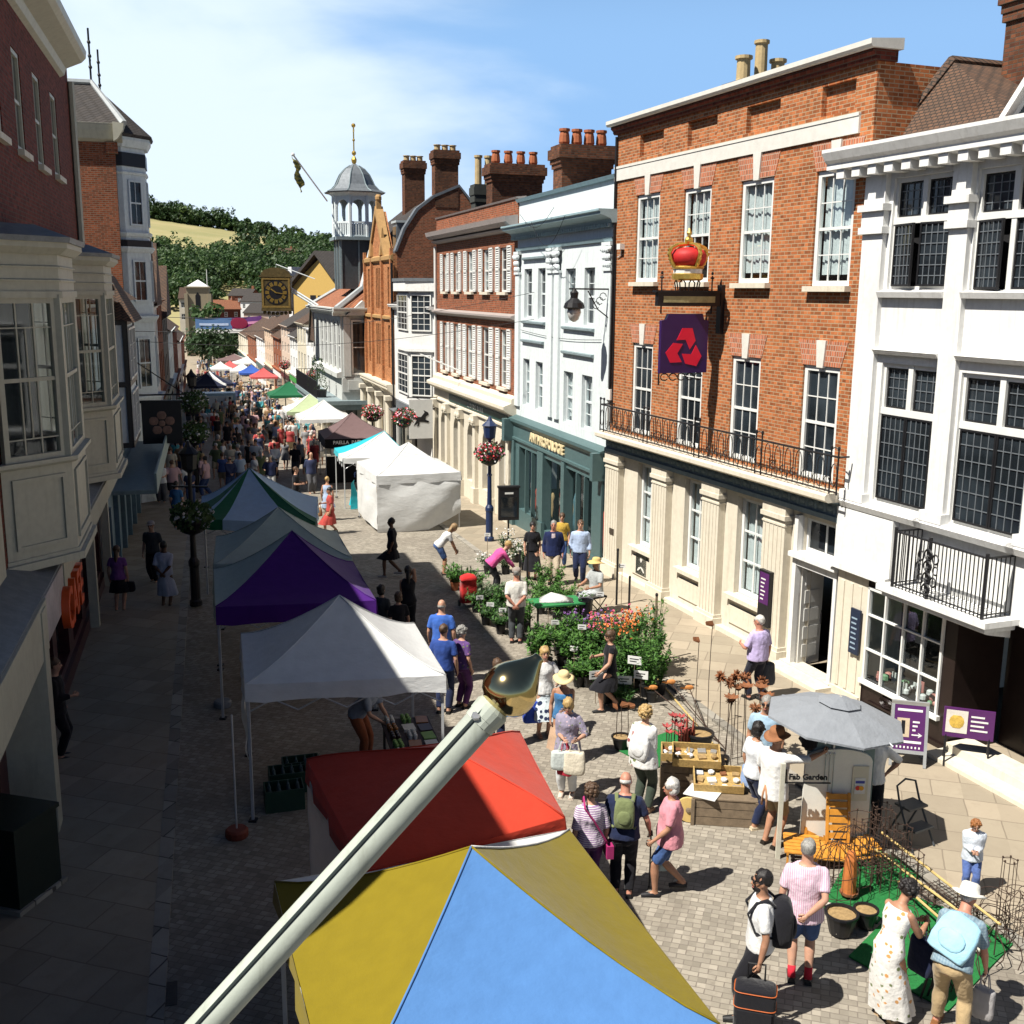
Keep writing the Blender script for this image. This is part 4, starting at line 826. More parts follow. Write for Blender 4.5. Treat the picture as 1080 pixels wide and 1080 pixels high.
# cupola
cx, cy = LH-4.2, 1.75
m = MB(); m.box(cx-1.2, cx+1.2, cy-1.2, cy+1.2, 8.0, 11.1); cpb = gh.b(m, 'cupola_base', plain('dark lead panels', (.06,.075,.085), .5, .2)); m = MB()
for q in (-1.15, 0, 1.15):
    m.box(cx+q-.05, cx+q+.05, cy-1.25, cy-1.19, 8, 11.1); m.box(cx+1.19, cx+1.25, cy+q-.05, cy+q+.05, 8, 11.1)
m.box(cx-1.5, cx+1.5, cy-1.5, cy+1.5, 11.1, 11.3); m.build('lead_rolls', GREYB, cpb)
def oct_(r, z): return [(cx+r*math.cos(math.pi/8+k*math.pi/4), cy+r*math.sin(math.pi/8+k*math.pi/4), z) for k in range(8)]
m = MB()
for k in range(8):
    a, b = oct_(1.42, 0)[k], oct_(1.42, 0)[(k+1) % 8]; m.tube([(a[0],a[1],11.3), (a[0],a[1],13.9)], .12, 6)
    T2, Lf = faceT(a[:2], b[:2]); m.T = T2
    m.box(.1, Lf-.1, -.05, .05, 12.15, 12.27); m.box(.1, Lf-.1, -.05, .05, 11.33, 11.42)
    for j in range(5): m.box(.2+j*(Lf-.4)/4-.04, .2+j*(Lf-.4)/4+.04, -.04, .04, 11.4, 12.2)
    n = 8; r = Lf/2-.12; m.prism_xz([(.1,13.9), (.1,13.2)]+[(Lf/2-r*math.cos(math.pi*i/n), 13.2+r*math.sin(math.pi*i/n)) for i in range(n+1)]+[(Lf-.1,13.2), (Lf-.1,13.9)], -.06, .06); m.T = None
m.loft([oct_(1.5, 13.85), oct_(1.6, 13.95), oct_(1.8, 14.05)])
gh.b(m, 'cupola', BLUEW)
DP = [(1.95,14.05), (2.0,14.12), (1.6,14.3), (1.3,14.6), (1.16,14.9), (.98,15.25), (.66,15.6), (.3,15.82), (.05,15.95)]
m = MB(); m.loft([oct_(r, z) for r, z in DP]); dome = gh.b(m, 'dome', LEAD)
m = MB()
for k in range(8): m.tube([oct_(r+.02, z)[k] for r, z in DP[1:-1]], .04, 4)
m.build('lead_rolls', GREYB, dome)
m = MB(); m.tube([(cx,cy,15.8), (cx,cy,18.2)], .045, 6); m.lathe([(.05,15.85), (.16,16.05), (.18,16.2), (.08,16.4)], 8, (cx,cy,0)); m.ell((cx,cy,16.6), (.15,.15,.15), 8, 6); m.ell((cx,cy,17.4), (.09,.09,.09), 8, 6); m.box(cx-.22, cx+.22, cy-.02, cy+.02, 17.9, 18.05); m.ell((cx,cy,18.3), (.14,.14,.14), 8, 6); gh.b(m, 'weathervane', GOLD)
# planters with conical shrubs on the balcony are plants of their own
LEAF_D = leafmat('dark box leaves', (.03,.07,.02), (.06,.11,.03))
for i, u in enumerate((LH-2.2, LH-5.4)):
    p = Vector(gh.root.location.xy)+gh.d*u+Vector((-gh.d.y, gh.d.x))*-1.0
    t = thing('conical_shrub', ['dark conical shrub in a pot at the near end of the town hall balcony', 'dark conical shrub in a pot further along the town hall balcony'][i], 'plant', (p.x, p.y, 1.1), 0, 'shrubs on the town hall balcony')
    m = MB(); m.lathe([(.3,0), (.36,.5), (.32,.5)], 10); m.build('pot', BLACK, t)
    m = MB()
    for k in range(220):
        z = .5+rnd.random()*2.0; r = .42*(1-(z-.5)/2.05)+.03; a = rnd.random()*6.28; c = Vector((r*math.cos(a), r*math.sin(a), z)); d1 = Vector((rnd.uniform(-1,1), rnd.uniform(-1,1), rnd.uniform(-1,1)))*.12; d2 = Vector((rnd.uniform(-1,1), rnd.uniform(-1,1), rnd.uniform(-1,1)))*.12
        m.add([c, c+d1, c+d2], [(0,1,2)])
    m.build('foliage', LEAF_D, t, fix=False)
# the projecting clock
ck = thing('projecting_clock', 'gilded square bracket clock with black dial hanging out over the street from the town hall', 'clock')
ckp = AT(292, 308, 78); ck.location = ckp; ck.rotation_euler = (0, 0, R(2)); ck.scale = (.66, .66, .66)
m = MB(); m.box(-1.55, 1.55, -.5, .5, -1.7, 1.55); m.box(-1.75, 1.75, -.6, .6, 1.55, 1.72); m.prism_xz([(-1.7,1.72)]+[(1.6*-math.cos(math.pi*i/10), 1.72+.85*math.sin(math.pi*i/10)) for i in range(11)]+[(1.7,1.72)], -.5, .5); m.box(-1.6, 1.6, -.55, .55, -2.0, -1.7)
for k in range(7): m.ell((-1.35+k*.45, 0, -2.15-.12*math.sin(k*math.pi/6)), (.2,.3,.22), 8, 5)
m.build('case', plain('tarnished gilding', (.11,.08,.03), .5, .5, metal=.3, scale=3), ck)
m = MB()
for a, b, c, d in ((-1.5,1.5,1.3,1.5), (-1.5,1.5,-1.65,-1.45), (-1.5,-1.3,-1.45,1.3), (1.3,1.5,-1.45,1.3)): m.box(a, b, -.56, -.5, c, d)
m.build('gilt_frame', plain('dull gold paint', (.3,.2,.06), .5, .4, metal=.5), ck)
m = MB(); m.lathe([(1.28,0), (1.28,.03)], 28); m.v = [(x, -.5-z, y-.05) for x, y, z in m.v]; dl = m.build('dial', BLACK, ck)
for k in range(12):
    a = k*math.pi/6; m = MB(); m.T = Matrix.Translation((0,-.535,-.05)) @ Matrix.Rotation(a, 4, 'Y')
    for q in ((-.12,), (0,), (.12,)): m.box(q[0]-.04, q[0]+.04, -.015, 0, .72, 1.14)
    m.build('numeral', GOLD, dl)
m = MB(); m.T = Matrix.Translation((0,-.56,-.05)) @ Matrix.Rotation(R(-55), 4, 'Y'); m.box(-.06, .06, -.02, 0, -.1, .65); m.T = Matrix.Translation((0,-.58,-.05)) @ Matrix.Rotation(R(100), 4, 'Y'); m.box(-.04, .04, -.02, 0, -.15, .9); m.build('hands', GOLD, dl)
m = MB(); hw = Vector(gh.root.location.xy)+gh.d*3.0; q = (Vector((hw.x, hw.y, 6.6))-ckp)/.66
for z in (-.9, -.6): m.tube([(1.2,.1,z+1.2), (q.x, q.y, q.z+z+.9)], .12, 6)
m.tube([(0,0,2.4), (0,0,2.9), (q.x*.9, q.y*.9, 1.4)], .05, 5); m.build('bracket_beams', BLUEW, ck)
# flag on a raking pole above the town hall
fl = thing('flag', 'dark green and yellow flag drooping from a long white pole raking out from the cupola', 'flag')
pa, pb2 = AT(345, 212, 76), AT(309, 163, 70); fl.location = pa
m = MB(); m.tube([(0,0,0), pb2-pa], .05, 6); m.ell(pb2-pa, (.12,.12,.12), 8, 5); m.build('pole', WHITE_J, fl)
m = MB(); n = 8; d = (pb2-pa).normalized()
m.loft([[(pb2-pa)-d*(.2+1.9*(1-j/6)*.5+ .0)+Vector((.35*(i/n-.3)+.12*math.sin(i*1.1+j), .2*math.sin(i*1.5+j*.6), -2.2*i/n*(.6+.4*j/6))) for i in range(n+1)] for j in range(7)], False, False)
m.smooth = True; flg = m.build('banner', cloth('green yellow flag', (.03,.08,.05), .2, 'check', (.6,.5,.1), 1.2), fl)

# ============================================================ FARTHER RIGHT: timbered gables and a pale terrace
def terrace(name, label, P, Q, zt, mat, fl=2, nw=3, roof='flat', D=8, shop=None, roofm=None, cat='house', ridge=2.6, cols=2, fm=None, group=None):
    f = Facade(name, label, P, Q, cat, group=group); L = f.L; b = min(gz(f.P.y), gz(f.P.y+f.d.y*L))-.6; g = (gz(f.P.y)+gz(f.P.y+f.d.y*L))/2
    zs = g+3.0; ops = []; hf = (zt-zs)/fl
    for j in range(fl):
        for i in range(nw):
            x = L*(i+.5)/nw; w = min(.55, L/nw*.3); ops.append((x-w, x+w, zs+hf*j+hf*.22, zs+hf*j+hf*.86))
    m = MB(); sp = (.5, L-.5, g+.5, g+2.5)
    wall(m, 0, L, b, zt, ops+[sp], .2); shell(m, 0, L, b, zt, D, top=True); m.prof_x(CORN(zt-.25, .25, .3), 0, L); m.prof_x([(.01,zs-.35), (-.2,zs-.3), (-.3,zs-.05), (.01,zs)], 0, L); f.b(m, 'wall', mat)
    for a, b_, c, d in ops: sash(f.root, a, b_, c, d, cols, 4, .1, fm=fm, fw=.09, bar=.03)
    m = MB(); m.quad((.5,.15,sp[2]), (L-.5,.15,sp[2]), (L-.5,.15,sp[3]), (.5,.15,sp[3])); 
    f.b(m, 'shop_window', DGLASS)
    m = MB(); m.box(.2, L-.2, -.16, -.005, zs-.9, zs-.4); f.b(m, 'fascia', shop or TEAL)
    m = MB()
    if roof == 'pitch': m.loft([[(x, y, z) for y, z in ((-.3,zt-.05), (D/2,zt+ridge), (D+.2,zt-.05))] for x in (-.1, L+.1)])
    elif roof == 'gable': m.loft([[(x, y, z) for x, z in ((-.2,zt-.05), (L/2,zt+ridge), (L+.2,zt-.05))] for y in (-.35, D)])
    if roof != 'flat':
        f.b(m, 'roof', roofm or TILE_B)
        if roof == 'gable': k = MB(); k.prism_xz([(0,zt), (L/2,zt+ridge-.15), (L,zt)], -.02, .2); f.b(k, 'gable', mat)
    return f
# two steep black and white gables beside the town hall
for i, (u0, u1) in enumerate(((52.5, 47.8), (57.4, 52.6))):
    f = terrace('timbered_gable_house', ['white gabled house with dark timber boards next to the town hall balcony', 'white gabled house with dark timber boards second from the town hall balcony'][i], RP(u0), RP(u1), 3.8, WHITE, 1, 2, 'gable', 8, BLACK, TILE_B, ridge=3.4, group='timbered gables beyond the town hall')
    m = MB(); L = f.L; m.prism_xz([(-.25,3.5), (L/2,7.5), (L+.25,3.5), (L,3.5), (L/2,7.0), (0,3.5)], -.5, -.03); m.box(L*.3-.1, L*.3+.1, -.04, -.0, 2, 5); m.box(L*.7-.1, L*.7+.1, -.04, -.0, 2, 5); f.b(m, 'bargeboards', BLACK)
spec = [(57.5,63,4.6,WHITE,2,2,'flat','white rendered house with green awning sign beyond the timbered gables',TEAL), (63.1,70,4.9,weathered('ivory render', (.7,.64,.5)),2,3,'pitch','ivory rendered house with sash windows in the far terrace',BLACK),
 (70.1,77,3.4,WHITE,2,3,'pitch','white house with low tiled roof in the far terrace',plain('green shop sign', (.05,.3,.06), .5)), (77.1,86,4.2,weathered('pink cream render', (.66,.52,.42)),3,3,'pitch','pinkish cream house in the far terrace',BLACK), (86.1,96,2.6,BRICK_R,2,3,'pitch','red brick house in the far terrace',WHITE_J),
 (96.1,108,3.2,weathered('peach render', (.68,.5,.36)),3,4,'pitch','peach rendered house in the far terrace',BLACK), (108.1,122,1.6,WHITE,2,4,'pitch','long white house near the foot of the street',TEAL), (122.1,140,1.2,BRICK_R,2,4,'pitch','long brick house near the foot of the street',WHITE_J), (140.1,165,.6,CREAM,2,5,'pitch','cream house closing the right side of the street',TEAL)]
for u0, u1, zt, mt, fl_, nw, rf, lab, shp in spec: terrace('terrace_house', lab, RP(u1), RP(u0), zt, mt, fl_, nw, rf, 8, shp, TILE_B if rnd.random() < .6 else TILE_D, group='houses down the right side')
# yellow rendered building with a slate roof rising behind the clock
yb = Facade('yellow_gabled_hall', 'ochre yellow gabled hall with slate roof rising behind the clock', AT(318, 340, 125).xy, AT(352, 340, 118).xy)
L = yb.L; m = MB(); zt_ = AT(320, 294, 120).z; m.prism_xz([(-2,-4), (L+1,-4), (L+1,zt_-.3), (L*.62,zt_+2.2), (-2,zt_-.6)], 0, 14); yb.b(m, 'wall', plain('ochre render', (.55,.36,.1), .8, .1)); m = MB(); m.prism_xz([(-2.4,zt_-1), (L*.62,zt_+2.6), (L+1.5,zt_-.3), (L+1.5,zt_), (L*.62,zt_+3.0), (-2.4,zt_-.6)], -.6, 14); yb.b(m, 'roof', TILE_D)
m = MB(); m.box(-3.4, -2.4, 0, 2, -2, zt_+1.4); yb.b(m, 'chimney', WHITE)
# ============================================================ LEFT: brick house with two cream canted bays
def LPt(u, off=0.0): p = LP0+LD*u+Vector((LD.y, -LD.x))*off; return p
U0 = -15.3
lb = Facade('bay_window_house', 'dark red brick house with cream canted bay windows over an orange lettered shop', LPt(U0), LPt(7.2))
def lu(u): return u-U0
m = MB(); WD = [(-4.0,-3.1,10.3,12.0), (-1.6,-.7,10.3,12.03), (.85,1.8,10.3,12.05), (3.4,4.4,10.35,12.1)]
wall(m, lu(-4.6), lu(7.2), 8.4, 13.3, [(lu(a), lu(b), c, d) for a, b, c, d in WD], .15); shell(m, lu(-4.6), lu(7.2), -1.2, 13.3, 9); wall(m, lu(-11.3), lu(-4.6), 8.4, 10.95, [], .15); shell(m, lu(-11.3), lu(-4.6), -1.2, 10.95, 9); wall(m, 0, lu(-11.3), 8.4, 11.4, [], .15); shell(m, 0, lu(-11.3), -1.2, 11.4, 9); m.quad((0,.01,3.4), (lu(7.2),.01,3.4), (lu(7.2),.01,8.4), (0,.01,8.4)); lb.b(m, 'wall', BRICK_D)  # lower blocks out of view, their heights and end shaped to cast the stalls' shadow edge
for a, b, c, d in WD: sash(lb.root, lu(a), lu(b), c, d, 2, 2, .05, fm=CREAM_P, fw=.08, sill=.06)
m = MB(); m.prof_x([(0,12.75), (-.1,12.8), (-.15,12.95), (-.5,13.1), (-.6,13.2), (-.62,13.35), (-.55,13.42), (0,13.5)], lu(-4.6), lu(5.6)); lb.b(m, 'cornice', CREAM_P)
m = MB(); m.tube([(lu(7.08),-.08,8.5), (lu(7.08),-.08,12.9)], .08, 6); lb.b(m, 'drainpipe', CREAM_P)
m = MB(); m.loft([[(x, y, z) for y, z in ((0,13.45), (4.5,15.2), (9,13.45))] for x in (lu(-4.6), lu(7.2))]); lb.b(m, 'roof', TILE_D)
def bay(b0, b1, proj=.9):
    """canted bay with street face from b0 to b1"""
    A = [(lu(b0)-proj,0), (lu(b0),-proj), (lu(b1),-proj), (lu(b1)+proj,0)]
    def ring(o, z):      # outline pushed out by o
        k = .414*o; return [(A[0][0]-o*1.4, 0.0, z), (A[1][0]-k, -proj-o, z), (A[2][0]+k, -proj-o, z), (A[3][0]+o*1.4, 0.0, z)]
    m = MB()
    m.loft([ring(0,3.72), ring(0,5.2)]); m.loft([ring(.1,3.62), ring(.1,3.74)]); m.loft([ring(.03,3.74), ring(.03,3.8)])
    m.loft([ring(.06,5.2), ring(.1,5.24), ring(.1,5.3)]); m.loft([ring(.0,7.75), ring(.0,8.5)])
    m.loft([ring(.04,7.75), ring(.04,7.85)]); m.loft([ring(.03,8.0), ring(.035,8.02), ring(.0,8.04)]); m.loft([ring(.03,8.2), ring(.035,8.22), ring(.0,8.24)]); m.loft([ring(.05,8.4), ring(.16,8.5), ring(.16,8.58)])
    for x, y in A[1:3]: m.box(x-.09, x+.09, y, y+.16, 5.25, 7.8)
    o = lb.b(m, 'bay', CREAM_P)
    m = MB(); m.loft([ring(.2,8.58), ring(.22,8.66), ring(-.3,8.85)]); m.build('lead_roof', LEAD, o)
    for a, b in zip(A, A[1:]):
        T, L = faceT(a, b)
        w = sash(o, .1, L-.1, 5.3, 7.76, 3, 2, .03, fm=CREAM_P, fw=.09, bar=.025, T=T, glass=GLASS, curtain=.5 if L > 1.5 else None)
        q = MB(); q.T = T; q.box(.11, L-.11, .028, .05, 5.62, 5.64); q.box(.11, L-.11, .028, .05, 7.3, 7.32); q.box(L*.5-.011, L*.5+.011, .03, .048, 5.64, 7.3); q.build('glazing_bars', CREAM_P, w)
        q = MB(); q.T = T
        for x0, x1, z0, z1 in ((.16,L-.16,4.98,5.04), (.16,L-.16,3.94,4.0), (.16,.22,4.0,4.98), (L-.22,L-.16,4.0,4.98)): q.box(x0, x1, -.035, .0, z0, z1)
        q.build('apron_panel', CREAM_P, o)
    m = MB(); m.loft([[(p[0],p[1]*.9+.05,p[2]) for p in ring(-.08,5.31)], [(p[0],p[1]*.9+.05,p[2]) for p in ring(-.08,5.32)]]); m.build('window_seat', DARKIN, o)
    m = MB(); x0, x1 = A[0][0]+.2, A[3][0]-.2; m.quad((x0,-.05,5.3), (x1,-.05,5.3), (x1,-.05,7.75), (x0,-.05,7.75)); m.build('dim_room', plain('dim room', (.035,.04,.04), .9, .5, scale=2), o)
    return o
bay(-4.9, -2.95); bay(2.95, 5.1)
m = MB(); m.box(lu(-12), lu(-6.3), -.05, .005, 3.6, 8.45); m.box(lu(-2), lu(2), -.05, .005, 3.6, 8.5); m.box(lu(6.05), lu(7.2), -.05, .005, 3.6, 8.5); lb.b(m, 'panelled_front', CREAM_P)
m = MB(); m.prof_x([(-.58,3.42), (-.58,3.5), (0,3.74), (0,3.6)], lu(-12), lu(7)); lb.b(m, 'lead_canopy', LEAD)
m = MB(); m.box(lu(-4.6), lu(6.9), -.62, -.5, 3.0, 3.46); m.box(lu(-14), lu(-6.7), -.62, -.5, 2.7, 3.46); m.box(lu(-7.3), lu(-6.9), -.64, 0, .0, 3.4); lb.b(m, 'fascia', CREAM_P)
m = MB(); m.box(lu(-6.7), lu(-4.6), -.6, -.5, 2.75, 3.46); lb.b(m, 'sign_panel', plain('pale sign panel', (.5,.45,.45), .5, .3, scale=2))
ORG = plain('orange sign plastic', (.8,.1,.02), .4, .1)
lettering('CAFE', .95, ORG, lb.root, (lu(-4.1), -.66, 2.72), depth=.06, bold=.02, name='sign_lettering', sx=.95)
MAROON = plain('maroon shopfront paint', (.06,.014,.016), .4, .3)
m = MB(); wall(m, 0, lu(7.2), -1.0, 3.4, [(lu(a), lu(a)+1.7, .5, 2.5) for a in (-12,-9.6,-6.2,-4.0,-1.8,.6,3.0,5.0)], .2, -.02); m.box(0, lu(7.2), -.1, -.018, -.5, .35); lb.b(m, 'shopfront', MAROON)
m = MB(); m.quad((0,.17,.4), (lu(7.2),.17,.4), (lu(7.2),.17,2.6), (0,.17,2.6)); lb.b(m, 'shop_glass', DGLASS)
for x in (3.0, 6.8): m = MB(); m.box(lu(x), lu(x+.25), -.3, -.1, 0, 2.9); lb.b(m, 'shop_pier', CREAM_P)
# added low block next to it, out of view, to shade the near left setts
tb = Facade('added_shade_block', 'added low brick block out of view, shading the setts left of the nearest stall', LPt(-27.4), LPt(-15.35))
m = MB(); TO = [(1+3*k, 2.2+3*k, 3.4, 5.0) for k in range(4)]; wall(m, 0, 12, -.2, 5.9, TO, .15); shell(m, 0, 12, -.2, 5.9, 9); tb.b(m, 'wall', BRICK_D)
for o in TO: sash(tb.root, *o, 3, 4, .06)
m = MB(); m.prof_x(CORN(5.5, .4, .3), 0, 12); tb.b(m, 'cornice', CREAM_P)
# ---- small timber-framed house with a tiled jetty, then the brick and white turret
td = Facade('timber_framed_house', 'small white house with black timber framing and a tiled hood, squeezed before the white turret', LPt(7.2,.1), LPt(21.9,.1))
m = MB(); wall(m, 0, 14.7, -1.6, 7.6, [], .1); shell(m, 0, 14.7, -1.6, 7.6, 8); td.b(m, 'wall', BLUEW)
m = MB(); m.loft([[(x, y, z) for y, z in ((-.4,7.5), (4,10.6), (8,7.5))] for x in (4.5, 14.8)]); m.loft([[(x, y, z) for y, z in ((-.2,7.5), (3,9.0), (8,7.5))] for x in (-.1, 4.5)]); td.b(m, 'roof', TILE_B)
m = MB(); BX = [(5.2,0), (5.3,-.55), (8.6,-.55), (8.9,0)]; m.prism(BX, 3.0, 7.0); by = td.b(m, 'jettied_bay', BLUEW)
m = MB(); m.loft([[(4.9,0,7.0), (5.0,-.85,6.9), (8.9,-.85,6.9), (9.2,0,7.0)], [(5.6,0,8.3), (6.0,-.1,8.3), (8.2,-.1,8.3), (8.8,0,8.3)]]); m.build('tiled_hood', TILE_B, by)
m = MB()
for a, b in zip(BX, BX[1:]):
    m.T, L = faceT(a, b)
    for x in ((0, .12), (L-.12, L)): m.box(x[0], x[1], -.04, .0, 3.0, 6.95)
    for z in (3.0, 4.9, 6.8): m.box(0, L, -.045, .0, z, z+.16)
m.T = None
for x in (.2, 2.2, 4.2, 10, 12, 14): m.box(x, x+.18, -.05, .0, 2.8, 7.4)
for z in (2.8, 5.0, 7.2): m.box(0, 14.7, -.055, .0, z, z+.18)
td.b(m, 'timber_frame', BLACK)
for a, b in zip(BX, BX[1:]):
    T, L = faceT(a, b)
    if L > .8:
        for c, d in ((5.1,6.7), (3.2,4.7)): sash(by, .2, min(L-.2,1.4), c, d, 3, 3, -.05, T=T, mid=False)
        for c, d in ((5.1,6.7), (3.2,4.7)): sash(by, 1.6, L-.2, c, d, 3, 3, -.05, T=T, mid=False)
m = MB(); m.prism([(2.5,0), (2.5,-1.3), (13.5,-1.3), (13.5,0)], 2.0, 2.12); m.box(2.5, 13.5, -1.34, -1.28, 2.0, 2.6); td.b(m, 'shop_canopy', plain('pale green canopy', (.25,.33,.33), .5, .2))
m = MB(); m.box(0, 14.7, -.06, .0, -1.6, 2.5)
for k in range(6): m.box(.5+2.4*k, .7+2.4*k, -.2, -.06, -1.4, 2.0)
td.b(m, 'shopfront', plain('pale blue shopfront', (.14,.22,.27), .5, .2))
hr = Facade('hanging_sign', 'square black pub sign with a pale heraldic rose over the left pavement', LPt(18.5,.1), LPt(19.5,.1), cat='sign')
m = MB(); m.tube([(0,0,4.1), (0,-2.1,4.1)], .03, 5); m.tube([(0,0,5.6), (0,-2.0,4.15)], .02, 5); hr.b(m, 'bracket', IRON)
m = MB(); m.box(-.04, .04, -1.9, -.5, 2.3, 3.8); m.box(-.06, .06, -1.96, -.44, 3.8, 3.9); bd = hr.b(m, 'sign_board', BLACK)
m = MB()
for k in range(5):
    a = R(90+72*k); m.ell((-.045, -1.2+.3*math.cos(a), 3.05+.3*math.sin(a)), (.012,.17,.17), 8, 6)
m.ell((-.05,-1.2,3.05), (.02,.12,.12), 8, 6); m.build('rose_emblem', plain('pale rose paint', (.22,.13,.1), .5, .4), bd)
tu = Facade('turret_house', 'red brick and white house with an octagonal corner turret and slate roof with finials', LPt(22), LPt(29))
m = MB(); wall(m, 0, 7, -2.5, 13.9, [], .1); shell(m, 0, 7, -2.5, 13.9, 9); m.box(-.06, 0, 1.6, 2.6, 9.4, 12.0); m.box(-.1, 7, -.1, .3, 12.9, 13.3); tu.b(m, 'wall', BRICK_R)
m = MB(); m.loft([[(-.3,-.4,13.9), (7.3,-.4,13.9), (7.3,9,13.9), (-.3,9,13.9)], [(1.5,.8,15.6), (5.5,.8,15.6), (5.5,6,15.6), (1.5,6,15.6)]]); tu.b(m, 'roof', TILE_D)
m = MB(); m.tube([(-.3,-.4,13.95), (1.5,.8,15.65), (1.5,6,15.65)], [.14,.12,.1], 6); tu.b(m, 'lead_hip', plain('pale lead hips', (.4,.43,.44), .5))
m = MB(); m.prof_x([(0,13.3), (-.15,13.4), (-.35,13.7), (-.4,13.95), (0,14)], -.4, 7.1); m.T = faceT((0,9), (0,0))[0]; m.prof_x([(0,13.3), (-.15,13.4), (-.25,13.7), (-.3,13.95), (0,14)], 0, 9.3); m.T = None; tu.b(m, 'cornice', CREAM_P)
ocx, ocy = 1.6, .35
def o8(r, z): return [(ocx+r*math.cos(math.pi/8+k*math.pi/4), ocy+r*math.sin(math.pi/8+k*math.pi/4), z) for k in range(8)]
m = MB()
m.loft([o8(1.45, z) for z in (-2.5, 13.2)]); 
for z, h, e in ((13.2,.35,.25), (9.9,.15,.12), (9.3,.2,.18), (6.6,.25,.2), (12.2,.1,.08), (3.4,.3,.2)): m.loft([o8(1.45+e*.4, z), o8(1.45+e, z+h*.7), o8(1.45+e, z+h)])
tr = tu.b(m, 'turret', BLUEW)
m = MB(); m.loft([o8(1.75,13.56), o8(1.8,13.66), [(1.6+.1*math.cos(math.pi/8+k*math.pi/4), .8+.1*math.sin(math.pi/8+k*math.pi/4), 15.55) for k in range(8)]]); m.build('turret_roof', TILE_D, tr)
m = MB(); m.loft([o8(1.5,12.5), o8(1.5,13.0)]); m.build('dark_band', BLACK, tr); m = MB(); m.loft([o8(1.56,9.5), o8(1.56,9.75)]); m.build('dark_band', BLACK, tr)
for k in range(3, 8):
    a, b = o8(1.45,0)[k], o8(1.45,0)[(k+1) % 8]; T, L = faceT(a[:2], b[:2])
    for c, d in ((10.3,12.0), (7.4,9.0), (4.0,6.0)): sash(tr, .22, L-.22, c, d, 2, 2, -.03, fm=BLUEW, T=T)
for (x, y, z0) in ((1.5,.8,15.6), (5.4,.8,15.6)):
    m = MB(); m.tube([(x,y,z0), (x,y,z0+2.0)], .04, 5)
    for zz, w in ((.5,.12), (.9,.3), (1.4,.2)): m.box(x-w, x+w, y-.02, y+.02, z0+zz-.03, z0+zz+.03); m.ell((x,y,z0+zz+.1), (.08,.08,.08), 6, 4)
    tu.b(m, 'finial', IRON)
# farther houses down the shaded side
lspec = [(29.1,36,7.4,weathered('grey stone front', (.3,.3,.29)),'pitch','grey stone house after the white turret',BLACK), (36.1,43,7.2,plain('black timbered front', (.05,.045,.04), .7, .5),'gable','dark timbered house with tall tiled gable',BLACK), (43.1,50,7.0,WHITE,'gable','white gabled house on the shaded side',BLACK),
 (50.1,58,7.2,BRICK_R,'pitch','red brick house on the shaded side',BLACK), (58.1,68,6.0,plain('black timbered front', (.05,.045,.04)),'gable','dark timbered house farther down the shaded side',TEAL), (68.1,80,4.6,BLUEW,'pitch','pale blue house on the shaded side',BLACK), (80.1,94,4.2,BRICK_D,'pitch','dark brick house on the shaded side',BLACK),
 (94.1,110,2.6,WHITE,'pitch','white house low on the shaded side',BLACK), (110.1,128,2.0,BRICK_R,'pitch','long red brick house low on the shaded side',BLACK)]
for u0, u1, zt, mt, rf, lab, shp in lspec: terrace('terrace_house', lab, LPt(u0), LPt(u1), zt, mt, 2, 3, rf, 9, shp, TILE_B, ridge=3.6, group='houses down the shaded side')

# ============================================================ FOOT OF THE STREET, HILL, SKY BEYOND
CHST = weathered('church stone', (.34,.29,.2))
ct = thing('church_tower', 'square stone church tower with white pyramid cap at the foot of the street', 'church')
cp_ = AT(211, 345, 235); ct.location = (cp_.x, cp_.y, -7); ct.rotation_euler = (0,0,R(12))
m = MB(); m.box(-2.3, 2.3, -2.3, 2.3, 0, 15.2)
for sx in (-2.4, 2.4):
    for sy in (-2.4, 2.4): m.box(sx-.35, sx+.35, sy-.35, sy+.35, 0, 14)
m.box(-2.6, 2.6, -2.6, 2.6, 15.2, 15.5); m.box(-2.5, 2.5, -2.5, 2.5, 10.4, 10.6); m.build('tower', CHST, ct)
m = MB()
for k in range(4):
    m.T = Matrix.Rotation(k*math.pi/2, 4, 'Z'); m.prism_xz([(-.5,11), (.5,11), (.5,13.6), (0,14.3), (-.5,13.6)], -2.34, -2.3)
m.T = None; m.build('belfry_openings', BLACK, ct)
m = MB(); m.loft([[(-2.2,-2.2,15.5), (2.2,-2.2,15.5), (2.2,2.2,15.5), (-2.2,2.2,15.5)], [(-.05,-.05,16.9), (.05,-.05,16.9), (.05,.05,16.9), (-.05,.05,16.9)]]); m.build('cap', WHITE, ct)
m = MB(); m.tube([(2,-2,15), (2,-2,19)], .08, 5); m.build('flagpole', WHITE_J, ct)
